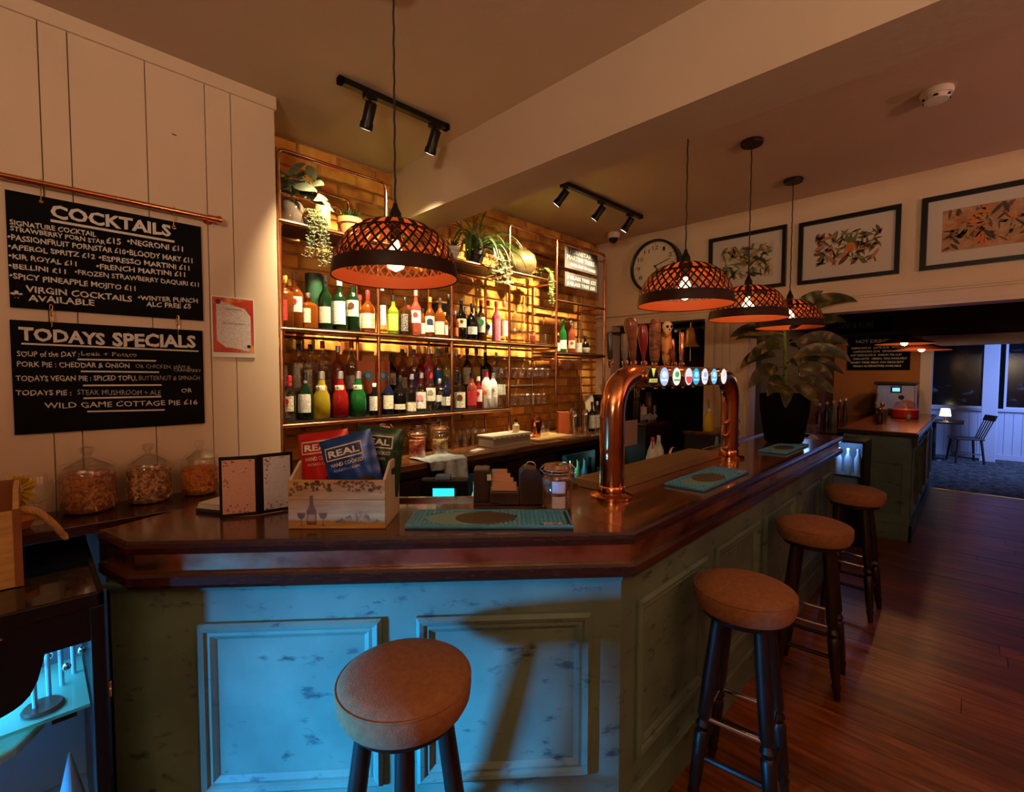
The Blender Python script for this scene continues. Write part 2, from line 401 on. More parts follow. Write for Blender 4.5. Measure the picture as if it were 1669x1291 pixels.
pm.box(WX-.016, WX, 1.31, 1.335, 0, 2.07); pm.box(WX-.016, WX, 1.46, 1.50, 0, 2.16); pm.box(WX-.010, WX, 1.52, 1.56, 0, 2.16)
struct('trim_5', pm, cream, bevel=0.002)
# closing walls behind the camera
darkwall = M('lounge_wall', (0.30, 0.17, 0.12), 0.8)
struct('wall_rear', box_(-2.3, -2.2, -3, 3, 0, CZ), darkwall)
struct('wall_front', box_(-2.2, 13.6, -3.1, -3.0, 0, CZ), darkwall)
# dark lobby behind the bar doorway
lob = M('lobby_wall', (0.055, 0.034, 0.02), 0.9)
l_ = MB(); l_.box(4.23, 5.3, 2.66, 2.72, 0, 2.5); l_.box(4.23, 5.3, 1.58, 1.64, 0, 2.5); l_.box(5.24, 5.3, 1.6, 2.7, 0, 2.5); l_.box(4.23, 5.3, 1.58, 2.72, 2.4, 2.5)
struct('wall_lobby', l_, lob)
# back bar room
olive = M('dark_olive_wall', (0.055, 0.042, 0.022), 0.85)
orange = M('orange_wall', (0.42, 0.17, 0.055), 0.8, var=0.1, scale=3)
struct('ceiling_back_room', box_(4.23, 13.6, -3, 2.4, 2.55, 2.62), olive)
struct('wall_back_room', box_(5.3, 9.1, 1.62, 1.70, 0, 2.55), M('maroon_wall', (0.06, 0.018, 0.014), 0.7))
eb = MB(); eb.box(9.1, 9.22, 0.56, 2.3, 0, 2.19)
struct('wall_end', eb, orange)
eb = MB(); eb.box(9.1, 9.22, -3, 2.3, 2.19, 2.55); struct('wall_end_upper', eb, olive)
wf = M('white_frame_paint', (0.62, 0.58, 0.66), 0.5)
eb = MB(); eb.box(9.06, 9.24, -3, 0.565, 2.045, 2.19); eb.box(9.06, 9.24, 0.43, 0.565, 0, 2.10); struct('trim_6', eb, wf, bevel=0.004).name = 'opening_frame'
# far room with windows
wfp = M('white_panelling', (0.50, 0.52, 0.62), 0.6)
fw_ = MB(); fw_.box(13.0, 13.1, -3, 2.4, 0, 0.93); fw_.box(13.0, 13.1, -3, 2.4, 2.31, 2.55)
yy = 1.4
fwo = struct('wall_far', fw_, wfp)
y0 = 2.2
while y0 > -2.9:
    box_(12.988, 13.0, y0-0.118, y0-0.004, 0.02, 0.90).build('panelling_board', wfp, fwo); y0 -= 0.12
box_(12.93, 13.05, -3, 2.4, 0.93, 0.985).build('window_sill', wfp, fwo, bevel=0.004)
night = ramp_mat('night_pane_reflections', [(0.45, (0.003, 0.004, 0.006)), (0.62, (0.006, 0.010, 0.012)), (0.70, (0.05, 0.07, 0.08)), (0.78, (0.16, 0.18, 0.20))], 3.2, (1, 1, 1.3), 0.15, detail=4, dist=1.2)  # pale blotches paint reflections into the dark panes
for i, (a, b) in enumerate(((-2.6, -0.42), (-0.30, 0.66), (0.80, 2.0))):
    wo = thing('window_%d' % (i+1), None, None, (13.0, a, 0.985)); wo['kind'] = 'structure'
    MB().frame(b-a, 1.325, [(0, 0), (0, .03), (.035, .03), (.035, 0)], tr=lambda u, v, d: (-d, u, v)).build('window_frame', wf, wo)
    box_(0.0, 0.01, 0.03, b-a-0.03, 0.03, 1.295).build('window_pane', night, wo)
fp = MB(); fp.box(12.55, 12.75, -0.335, -0.12, 0, 2.55)
struct('trim_7', fp, wfp, bevel=0.005).name = 'window_post'
struct('baseboard_far', box_(12.96, 13.0, -3, 2.4, 0, 0.10), wfp)

# ------------------------------------------------------------------ the bar
BZ = 1.12
O = [(.135, 1.983), (.181, 1.78), (1.328, .752), (4.65, .752), (4.65, 1.27)]
I = [(.52, 2.15), (.68, 1.93), (1.38, 1.27), (4.65, 1.27)]
def offs(path, d):
    "mitred offset of an open path, positive = outward (right of travel)"
    P = [Vector((*p, 0)) for p in path]; out = []
    for i, p in enumerate(P):
        ns = []
        if i > 0: t = (p-P[i-1]).normalized(); ns.append(Vector((t.y, -t.x, 0)))
        if i < len(P)-1: t = (P[i+1]-p).normalized(); ns.append(Vector((t.y, -t.x, 0)))
        n = sum(ns, Vector()); n.normalize(); c = n.dot(ns[0]); out.append(p+n*(d/max(c, .3)))
    return out
def sweep(path, prof):
    mb = MB(); R = [offs(path, d) for d, z in prof]; n = len(path); m = len(prof); vs = []
    for (d, z), r in zip(prof, R): vs += [(p.x, p.y, z) for p in r]
    fs = [(j*n+i, j*n+i+1, ((j+1) % m)*n+i+1, ((j+1) % m)*n+i) for j in range(m) for i in range(n-1)]
    fs += [tuple(j*n for j in range(m)), tuple(j*n+n-1 for j in range(m-1, -1, -1))]
    return mb.add(vs, fs)
bar = thing('bar_counter', 'pale teal distressed panelled bar counter with copper band under its top', 'bar')
topc = thing('bar_surface', 'glossy mahogany bar top with cut-off corner running away to the right', 'bar top')
mahog_lit = ramp_mat('mahogany_lit', [(0.3, (0.085, 0.026, 0.008)), (0.6, (0.22, 0.085, 0.024)), (0.8, (0.34, 0.15, 0.045))], 3, (1, 9, 9), 0.24, bump=0.05, coat=0.6)  # same mahogany, golden light around the taps painted in as a lighter tone
Oi = [tuple(p.xy) for p in offs(O, -0.028)]
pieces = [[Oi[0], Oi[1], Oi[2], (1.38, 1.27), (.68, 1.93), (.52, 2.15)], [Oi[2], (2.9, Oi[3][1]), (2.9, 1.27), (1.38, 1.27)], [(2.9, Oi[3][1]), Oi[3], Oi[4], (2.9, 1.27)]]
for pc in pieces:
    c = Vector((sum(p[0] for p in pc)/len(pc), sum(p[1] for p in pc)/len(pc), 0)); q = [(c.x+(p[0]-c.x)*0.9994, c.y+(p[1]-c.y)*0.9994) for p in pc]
    MB().prism(q, 1.075, BZ-0.001).build('top_slab', mahog if pc is pieces[0] else mahog_lit, topc, bevel=0.001, seg=1)
sweep(O, [(-.028, 1.0775), (-.028, BZ), (-.006, BZ), (0, BZ-.008), (.003, 1.100), (0, 1.084), (-.008, 1.0775)]).build('nosing', mahog2, topc)
sweep([(.52, 2.15), (.68, 1.93), (1.38, 1.27), (4.65, 1.27)], [(-0.004, 1.075), (-0.004, BZ+.012), (.016, BZ+.012), (.016, 1.075)]).build('inner_edging', mahog, topc)
sweep(O, [(-.06, 1.0185), (-.06, 1.0745), (-.022, 1.0745), (-.022, 1.0185)]).build('copper_band', copsheet, bar)
sweep(O, [(-.08, .974), (-.08, 1.018), (-.004, 1.018), (.003, 1.010), (.003, .986), (-.004, .974)]).build('lower_rail', mahog2, bar)
base = [tuple(p.xy) for p in offs(O[:4], -0.062)]
base = [(.151, 1.90)] + base[1:3] + [(4.60, base[3][1])]
body = MB()
inb = [tuple(p.xy) for p in offs(base, -0.06)]
n = len(base)
for i in range(n-1):
    body.prism([base[i], base[i+1], inb[i+1], inb[i]][::-1], 0.0, 0.976)
body.prism([(.151, 1.90), (.21, 1.93), (.24, 2.05), (.151, 2.0)], 0, 0.976)
body.box(4.56, 4.62, .80, 1.25, 0, .976)
body.build('front_panelling', teal, bar)
sweep(base, [(-.03, 0), (-.03, .16), (.012, .16), (.018, .15), (.018, 0)]).build('plinth', teal, bar)
sweep(base, [(-.02, .940), (-.02, .974), (.030, .974), (.026, .962), (.010, .955), (.004, .940)]).build('top_moulding', teal, bar)
a = Vector((*base[1], 0)); b = Vector((*base[2], 0)); cl = (b-a).length; ct = (b-a).normalized(); cn = Vector((ct.y, -ct.x, 0))
def panel(o, t, n, u0, u1, z0, z1):
    prof = [(0, .001), (0, .012), (.012, .022), (.024, .018), (.030, .010), (.040, .012), (.052, .004), (.056, .001)]
    MB().frame(u1-u0, z1-z0, prof, tr=lambda u, v, d: o+t*(u0+u)+n*d+Vector((0, 0, z0+v))).build('panel_moulding', teal, bar)
off_s = 0.0
panel(a, ct, cn, .143, .713, .28, .838); panel(a, ct, cn, .823, 1.395, .28, .838)
sx = base[2][0]
for x0, x1 in ((1.450, 2.035), (2.135, 2.735), (2.84, 3.44), (3.54, 4.12), (4.20, 4.53)):
    panel(Vector((0, base[2][1], 0)), Vector((1, 0, 0)), Vector((0, -1, 0)), x0, x1, .265, .838)
# small pencilled mark on the upper panel rail
lettering('AMOS', a+ct*1.33+cn*.0015+Vector((0, 0, .905)), a+ct*1.43+cn*.0015+Vector((0, 0, .905)), .014, M('grey_pencil', (0.10, 0.12, 0.13), .9), bar, name='pencil_mark')
# work shelf inside the bar
ws = thing('bar_work_shelf', 'dark steel-edged work shelf inside the bar below the taps', 'shelf')
box_(1.7, 3.62, 1.30, 1.62, 0.86, 0.90).build('shelf_board', darkw, ws)
for xx in (1.72, 2.75, 3.58): box_(xx, xx+.03, 1.31, 1.60, 0, .86).build('leg', darkw, ws)
ws = thing('till_shelf', 'low dark shelf behind the cut-off bar corner holding the till', 'shelf')
sh = [(.72, 1.97), (1.40, 1.33), (1.60, 1.54), (.92, 2.18)]
MB().prism(sh, 0.93, 0.96).build('shelf_board', darkw, ws)
MB().prism([(.80, 1.97), (1.36, 1.44), (1.48, 1.56), (.92, 2.09)], 0, 0.93).build('cabinet_body', darkw, ws)

# back counter and cupboards / fridges under it
bc = thing('back_counter', 'dark glossy wooden back counter under the bottle shelves', 'counter')
box_(0.853, 3.98, 2.20, BY-.006, 1.085, 1.120).build('worktop', ramp_mat('back_worktop_wood', [(0.3, (0.07, 0.026, 0.010)), (0.7, (0.22, 0.095, 0.035))], 5, (1, 8, 8), 0.2, coat=.4), bc, bevel=.004)
box_(0.853, 3.97, 2.205, 2.225, 1.045, 1.085).build('front_edge', darkw, bc)
fridge_in = M('fridge_interior', (0.5, 0.75, 0.72), 0.5)
drinkc = [(.75, .75, .7), (.2, .5, .25), (.8, .25, .05), (.1, .35, .6), (.7, .7, .2), (.75, .1, .1)]
gclear = glass('clear_glass', (0.97, 0.99, 0.98), 0.86)
def fridge(name, label, x0, x1, lit, group=None):
    t = thing(name, label, 'fridge' if lit else 'cupboard', (x0, 2.24, 0))
    w_ = x1-x0
    c = MB(); c.box(0, w_, .02, .50, 0, .10); c.box(0, .03, .02, .50, .1, 1.04); c.box(w_-.03, w_, .02, .50, .1, 1.04); c.box(.03, w_-.03, .47, .50, .1, 1.04); c.box(.03, w_-.03, .02, .47, 1.0, 1.04)
    c.build('cabinet_body', black, t)
    if lit:
        MB().frame(w_-.01, .92, [(0, .0), (0, .018), (.035, .018), (.035, 0)], tr=lambda u, v, d: (.005+u, .018-d, .11+v)).build('door_frame', black, t)
        box_(.04, w_-.04, .008, .011, .15, .99).build('door_glass', glass('door_glass', (.85, .97, .95), .9), t)
        box_(w_-.028, w_-.014, -.03, -.012, .45, .85).build('door_handle', chrome, t)
        for z in (.38, .68): box_(.03, w_-.03, .03, .46, z, z+.008).build('wire_shelf', steel, t)
        box_(.03, w_-.03, .44, .445, .12, .99).build('back_liner', fridge_in, t)
        box_(.04, w_-.04, .05, .07, .985, .995).build('light_strip', M('fridge_light', (.55, .95, .9), emit=4.0), t)
    else:
        for i in range(2):
            d = box_(.01+i*(w_/2), w_/2-.01+i*(w_/2), 0, .02, .11, 1.02).build('door', darkw, t, bevel=.003)
            MB().lathe([(.012, 0), (.014, .02)], 10, o=(w_/2-.04+i*.08, 0, .7), ax=(0, -1, 0)).build('knob', brass, d)
    return t
for i, (nm, lb, x0, x1, lit) in enumerate((
    ('cupboard', 'dark cupboard under the left end of the back counter', .87, 1.62, 0),
    ('bottle_fridge', 'lit bottle fridge under the back counter seen beside the till screen', 1.64, 2.20, 1),
    ('cupboard', 'dark cupboard between the two lit fridges under the back counter', 2.22, 2.78, 0),
    ('bottle_fridge', 'lit bottle fridge under the back counter behind the clip-top jar', 2.80, 3.32, 1),
    ('bottle_fridge', 'lit bottle fridge under the right end of the back counter', 3.34, 3.92, 1))):
    fridge(nm, lb, x0, x1, lit)
    if lit:
        lamp('POINT', 'fridge_lamp', ((x0+x1)/2, 2.40, .90), 0.9, (.55, .95, .9), .04)
        for r_, zz in enumerate((.388, .688)):
            for j in range(5):
                cc = random.choice(drinkc); xx = x0+.075+j*(x1-x0-.15)/4
                o = thing('fridge_bottle', 'small %s bottle in the lit fridge %s' % (['white', 'green', 'orange', 'blue', 'yellow', 'red'][drinkc.index(cc)], {1: 'beside the till screen', 3: 'behind the clip-top jar', 4: 'at the right end of the back counter'}[i]), 'bottle', (xx, 2.32, zz), 0, 'bottles in the under-counter fridges')
                MB().lathe([(.027, 0), (.028, .12), (.012, .17), (.012, .215)], 10).build('bottle_glass', M('fbt%d' % drinkc.index(cc), cc, .2), o, smooth=True)
                MB().lathe([(.014, .215), (.014, .23)], 8).build('cap', brass, o)
                MB().lathe([(.0288, .04), (.0288, .10)], 10, cap=False).build('label', M('lbl%d' % ((drinkc.index(cc)+2) % 6), [x*.9+.1 for x in drinkc[(drinkc.index(cc)+2) % 6]], .5), o)
# ------------------------------------------------------------------ copper pipe shelving
FY, KY = 2.45, 2.72
PR = 0.0105
sh = thing('pipe_shelving', 'copper pipe shelving with dark boards fixed to the brick wall', 'shelving')
PX = [.872, 1.404, 1.935, 2.470, 3.015, 3.712]
TOP = 2.712
def pipe(path, name='pipe', parent=sh, r=PR): return MB().tube(path, r, 10).build(name, pipecop, parent, smooth=True)
def rnd_path(pts, rad=.035, n=5):
    P = [Vector(p) for p in pts]; out = [P[0]]
    for i in range(1, len(P)-1):
        a = (P[i-1]-P[i]).normalized(); b = (P[i+1]-P[i]).normalized(); s = P[i]+a*rad; e = P[i]+b*rad
        for k in range(n+1):
            t = k/n; out.append(s*(1-t)**2+P[i]*2*t*(1-t)+e*t*t)
    return out+[P[-1]]
# front frames
pipe(rnd_path([(PX[0], FY, 1.12), (PX[0], FY, TOP), (1.46, FY, TOP), (1.46, FY, 2.37)]))
pipe(rnd_path([(PX[3], FY, 1.12), (PX[3], FY, TOP), (PX[5], FY, TOP), (PX[5], FY, 1.12)]))
pipe([(PX[4], FY, 1.36), (PX[4], FY, TOP)])
pipe([(PX[1], FY, 1.36), (PX[1], FY, 2.37)]); pipe([(PX[2], FY, 1.12), (PX[2], FY, 2.37)])
for p in (0, 3, 4, 5): MB().sphere((PX[p], FY, TOP-.04), .0145, 10, 6).build('elbow', pipecop, sh, smooth=True) if p in (4,) else None
# back frames
pipe(rnd_path([(PX[0]+.02, KY, 1.12), (PX[0]+.02, KY, 2.60), (1.32, KY, 2.60), (1.32, KY, 2.37)]), 'back_pipe')
pipe(rnd_path([(PX[0]+.02, KY-.02, 1.12), (PX[0]+.02, KY-.02, 2.655), (1.36, KY-.02, 2.655), (1.36, KY-.02, 2.37)]), 'back_pipe')
pipe([(PX[3]+.03, KY, 2.60), (PX[5], KY, 2.60)], 'back_pipe'); pipe([(PX[3]+.03, KY, 2.655), (PX[5], KY, 2.655)], 'back_pipe')
for p in PX[1:]: pipe([(p+.01, KY, 1.12), (p+.01, KY, 2.37)], 'back_pipe')
def shelf(x0, x1, z, glassy=False):
    box_(x0, x1, FY+.008, KY-.005, z+.004, z+.022).build('shelf_board', glass('glass_shelf', (.85, .95, .9), .85) if glassy else darkw, sh)
    pipe([(x0-.005, FY-.004, z+.004), (x1+.005, FY-.004, z+.004)], 'rail_pipe')
    pipe([(x0, KY, z-.012), (x1, KY, z-.012)], 'rail_pipe', r=.008)
    pipe([(x0+.01, FY, z-.010), (x0+.01, KY, z-.010)], 'cross_pipe', r=.008); pipe([(x1-.01, FY, z-.010), (x1-.01, KY, z-.010)], 'cross_pipe', r=.008)
Z1, Z2, Z3, Z4 = 2.365, 1.838, 1.355, 1.785
shelf(PX[0], PX[3], Z1); shelf(PX[3], PX[4]-.03, Z1, True)
shelf(PX[0], PX[4], Z2); shelf(PX[0], PX[3], Z3)
shelf(PX[4], PX[5], Z4)
pipe([(PX[4], FY-.004, 2.222), (PX[5], FY-.004, 2.222)], 'rail_pipe'); pipe([(PX[4], KY, 2.20), (PX[5], KY, 2.20)], 'rail_pipe')
box_(PX[0]+.02, PX[3]-.02, 2.600, KY+.015, Z3+.022, Z3+.145).build('riser_step', darkw, sh)
pipe([(PX[5], FY, 1.785), (PX[5], KY, 1.785)], 'cross_pipe'); pipe([(PX[5], FY, 2.222), (PX[5], KY, 2.222)], 'cross_pipe')
for zz in (1.745, 1.53):   # racks the glasses hang from
    for yv in (2.49, 2.56, 2.63): MB().tube([(PX[3]+.01, yv, zz+.005), (PX[4]-.01 if zz > 1.6 else 2.95, yv, zz+.005)], .003, 6).build('rack_rail', steel, sh)

# ------------------------------------------------------------------ bottles
CC = dict(amber=(.55, .17, .025), dkgreen=(.012, .05, .018), clear=(.86, .88, .84), green=(.05, .30, .07), red=(.60, .03, .03), yellow=(.75, .60, .06),
          black=(.010, .009, .009), brown=(.10, .035, .012), rose=(.80, .25, .18), navy=(.015, .025, .07), gold=(.75, .42, .08), lime=(.45, .62, .08),
          white=(.85, .84, .78), cream=(.80, .74, .55), orange=(.85, .22, .04), pink=(.85, .22, .30), blue=(.03, .25, .75), purple=(.16, .05, .35), grey=(.25, .25, .25), silver=(.6, .6, .62))
GC = dict(amber=(.30, .075, .008), dkgreen=(.004, .020, .006), green=(.01, .13, .025), rose=(.45, .10, .06), yellow=(.50, .38, .02), gold=(.42, .20, .02), lime=(.20, .30, .02), red=(.35, .01, .01), brown=(.045, .014, .004), navy=(.005, .009, .03), black=(.004, .004, .004), purple=(.06, .015, .16), blue=(.01, .10, .35), pink=(.65, .08, .12))
def gmat(c):
    if c in ('white', 'orange'): return M('solid_'+c, CC[c], .35)
    return glass('bottle_'+c, GC.get(c, CC[c]), {'clear': .78, 'amber': .62, 'rose': .62, 'yellow': .55, 'gold': .55, 'green': .42, 'red': .5, 'lime': .5, 'pink': .3}.get(c, .15), .06)
def cmat(c): return M('cap_'+c, CC[c], .4, 0.8 if c in ('gold', 'silver') else 0)
def lmat(c, ink='black'): return printed('print_%s_%s' % (c, ink), CC[c], [x*.6 for x in CC[ink]])
FAM = {  # (radius fraction, height fraction)
 'round': [(.92, 0), (1, .02), (1, .56), (.93, .62), (.55, .70), (.34, .75), (.31, .90), (.36, .905), (.36, .93)],
 'wine': [(.95, 0), (1, .02), (1, .55), (.85, .64), (.45, .73), (.34, .80), (.32, .95)],
 'square': [(.92, 0), (1, .015), (1, .62), (.86, .68), (.36, .74), (.31, .78), (.31, .92)],
 'squat': [(.90, 0), (1, .03), (1, .50), (.90, .60), (.45, .70), (.28, .76), (.26, .90)],
 'slim': [(.95, 0), (1, .02), (1, .60), (.80, .68), (.40, .75), (.36, .95)],
 'flute': [(.80, 0), (.95, .03), (1, .30), (.90, .50), (.62, .60), (.62, .68), (.40, .74), (.36, .90)],
 'jug': [(.90, 0), (1, .02), (1, .58), (.82, .72), (.50, .80), (.40, .84), (.38, .88)],
 'globe': [(.50, 0), (.75, .03), (1, .25), (.98, .38), (.70, .55), (.32, .66), (.26, .72), (.26, .90)],
 'box': [(.99, 0), (1, .005), (1, .995), (.99, 1.0)],
}
def bottle(x, y, z, h, r, fam, col, cap, lab, lz, label, group, cat='bottle', neck=None, ink='black', crest=None, name='spirit_bottle'):
    sq = 6 if fam in ('square', 'box') else None
    t = thing(name, label, cat, (x, y, z), -PI*.75+random.uniform(-.15, .15) + (PI/4 if sq else 0), group)
    prof = [(r*a_, h*b_) for a_, b_ in FAM[fam]]
    MB().lathe(prof, 24 if not sq else 32, sq=sq).build('bottle_glass' if fam != 'box' else 'carton', gmat(col), t, smooth=True)
    if fam != 'box':
        rt, zt = prof[-1]
        MB().lathe([(rt*1.12, zt-.10*h*.6), (rt*1.15, h-.002), (rt*1.0, h)], 14).build('cap', cmat(cap), t, smooth=True)
    if lab:
        z0, z1 = lz
        if fam == 'flute' or fam == 'globe':
            import bisect
        def rad(zz):
            for (ra, za), (rb, zb) in zip(prof, prof[1:]):
                if za <= zz <= zb: return ra+(rb-ra)*(zz-za)/max(1e-6, zb-za)
            return prof[-1][0]
        zs = [z0*h+(z1-z0)*h*i/4 for i in range(5)]
        am = 1.15 if not sq else .68
        rot0 = -PI/4 if sq else 0.0
        MB().lathe([(rad(q)+.0012, q) for q in zs], 12 if not sq else 16, a0=rot0-am, a1=rot0+am, sq=sq).build('label', lmat(lab, ink), t, smooth=True)
        if crest:
            zc = (z0*.35+z1*.65)*h; rr = (z1-z0)*h*.20
            dv = Vector((math.cos(rot0), math.sin(rot0), 0)); k = 1/((abs(dv.x)**sq+abs(dv.y)**sq)**(1/sq)) if sq else 1
            MB().disc(dv*(rad(zc)*k+.002)+Vector((0, 0, zc)), rr, dv, 14, th=.0015).build('crest', cmat(crest), t)
    if neck:
        zc = h*.84; rn = prof[-1][0]*1.08
        MB().lathe([(rn, h*.78), (rn, h*.85)], 14, cap=False).build('neck_band', cmat(neck), t, smooth=True)
    return t
def from_crop(cx_, yt, yb, ox, Y, z):
    px = ox+cx_/4.78; p = at(px, 430+yb/4.78, 1, Y)
    top = at(px, 430+yt/4.78, 1, Y).z
    return p.x, top
G2 = 'spirit bottles on the upper bottle shelf'; G3 = 'spirit bottles along the front of the lower bottle shelf'; G4 = 'spirit bottles on the riser behind the lower shelf'
G5 = 'bottles on the small right-hand shelf'
# (crop, x, top, r, family, glass, cap, label, lz, words, extras)
S2 = [
 (0, 125, 95, .034, 'square', 'amber', 'gold', 'red', (.12, .52), 'square amber whisky bottle with slanting red label', {}),
 (0, 205, 72, .038, 'round', 'amber', 'brown', 'white', (.28, .56), 'amber bottle with tall dark neck and white label with red crest', dict(crest='red')),
 (0, 300, 228, .040, 'square', 'amber', 'silver', 'cream', (.15, .55), 'low square amber bottle with cream label and silver stopper', {}),
 (0, 435, 98, .038, 'wine', 'dkgreen', 'black', 'cream', (.12, .42), 'dark green bottle with black cap and low cream label', dict(neck='black')),
 (0, 545, 120, .037, 'round', 'dkgreen', 'white', 'white', (.12, .56), 'green bottle with white cap and tall white label', dict(ink='grey')),
 (0, 650, 115, .037, 'round', 'dkgreen', 'red', 'cream', (.28, .58), 'green bottle with red cap and cream arched label', dict(crest='brown')),
 (0, 765, 208, .042, 'squat', 'amber', 'red', 'cream', (.10, .45), 'squat amber bottle dripping with red wax and wide cream label', dict(neck='red')),
 (0, 876, 168, .029, 'slim', 'clear', 'white', 'white', (.18, .58), 'tall clear bottle with white cap and long white label', {}),
 (0, 962, 250, .034, 'round', 'lime', 'black', 'lime', (.10, .52), 'lime green bottle with bright green label', dict(ink='dkgreen')),
 (0, 1053, 262, .032, 'square', 'brown', 'black', 'black', (.10, .55), 'square bottle with black and white label', dict(ink='white')),
 (0, 1138, 205, .034, 'round', 'rose', 'silver', 'white', (.28, .55), 'clear bottle with white label above a red base', dict(crest='red')),
 (0, 1248, 262, .031, 'round', 'amber', 'gold', 'white', (.12, .52), 'amber bottle with upright white label and blue mark', dict(crest='navy')),
 (0, 1325, 268, .036, 'squat', 'amber', 'black', 'cream', (.08, .40), 'squat amber bottle with black stopper and cream label', {}),
 (0, 1390, 240, .026, 'wine', 'black', 'black', None, (0, 0), 'slender black bottle without label beside the third post', {}),
 (1, 20, 380, .030, 'round', 'amber', 'gold', 'white', (.12, .5), 'small amber bottle with white label left of the fourth upright', {}),
 (1, 100, 370, .030, 'round', 'amber', 'silver', 'orange', (.1, .4), 'low amber bottle with orange label right of the fourth upright', {}),
 (1, 152, 285, .037, 'wine', 'black', 'black', 'cream', (.30, .52), 'black cream-liqueur bottle with oval tan label', dict(crest='brown')),
 (1, 235, 310, .040, 'squat', 'black', 'black', 'white', (.15, .36), 'broad black bottle with small white label', {}),
 (1, 305, 285, .032, 'round', 'brown', 'red', 'cream', (.20, .58), 'bottle with red cap and tall cream and green label', dict(crest='green')),
 (1, 362, 285, .030, 'round', 'clear', 'red', 'white', (.15, .45), 'clear bottle with red cap and black and white label', dict(crest='black')),
 (1, 424, 292, .033, 'round', 'pink', 'red', 'pink', (.02, .56), 'bright pink-red bottle with red cap', dict(ink='red')),
 (1, 484, 292, .030, 'round', 'clear', 'red', 'cream', (.15, .52), 'clear bottle with red cap and pale yellow label', {}),
]
base2 = lambda c, X_: (490+(X_-100)*(570-490)/1290) if c == 0 else (578+(X_)*(640-578)/890)
for c, X_, yt, r, fam, gl, cap, lab, lz, words, ex in S2:
    x, top = from_crop(X_, yt, base2(c, X_), 440 if c == 0 else 720, 2.535, 0)
    bottle(x, 2.535, Z2+.022, top-Z2-.022, r, fam, gl, cap, lab, lz, words+', upper bottle shelf', G2, **ex)
x, top = from_crop(350, 92, 500, 440, 2.66, 0)
t = thing('bottle_tube', 'tall dark green gift tube standing behind the green bottles, upper shelf', 'gift tube', (x, 2.665, Z2+.022))
MB().lathe([(.045, 0), (.045, top-Z2-.03)], 24).build('tube_body', M('green_tube', (.012, .06, .025), .4), t, smooth=True); MB().lathe([(.047, top-Z2-.05), (.047, top-Z2-.015)], 24).build('lid', M('green_tube_lid', (.01, .03, .015), .4), t, smooth=True)
x, top = from_crop(1318, 240, 500, 440, 2.665, 0)
t = thing('gift_box', 'tall black gift box behind the amber bottles, upper shelf', 'gift box', (x, 2.665, Z2+.022))
box_(-.04, .04, -.04, .04, 0, .25).build('box_body', black, t, bevel=.002); box_(-.041, .041, -.041, .041, .25, .262).build('lid', cmat('gold'), t)
back2 = [(0, 160, .27, 'amber', 'gold', 'cream', 'amber bottle half hidden behind the two leftmost bottles, upper shelf'),
 (0, 700, .235, 'amber', 'red', 'cream', 'amber bottle with red wax top standing behind its twin, upper shelf'),
 (0, 1080, .21, 'red', 'red', 'red', 'red bottle showing between the black-label and white-label bottles, upper shelf'),
 (0, 1190, .20, 'amber', 'black', 'white', 'amber bottle set back beneath the big lamp shade, upper shelf'),
 (1, 185, .25, 'clear', 'silver', 'white', 'clear bottle set back between the two black bottles, upper shelf'),
 (1, 270, .26, 'brown', 'silver', 'rose', 'brown bottle set back behind the red-capped bottles, upper shelf')]
for c, X_, h, gl, cap, lab, words in back2:
    x, _ = from_crop(X_, 200, 560, 440 if c == 0 else 720, 2.66, 0)
    bottle(x, 2.66, Z2+.022, h, .032, 'round', gl, cap, lab, (.15, .5), words, G2)
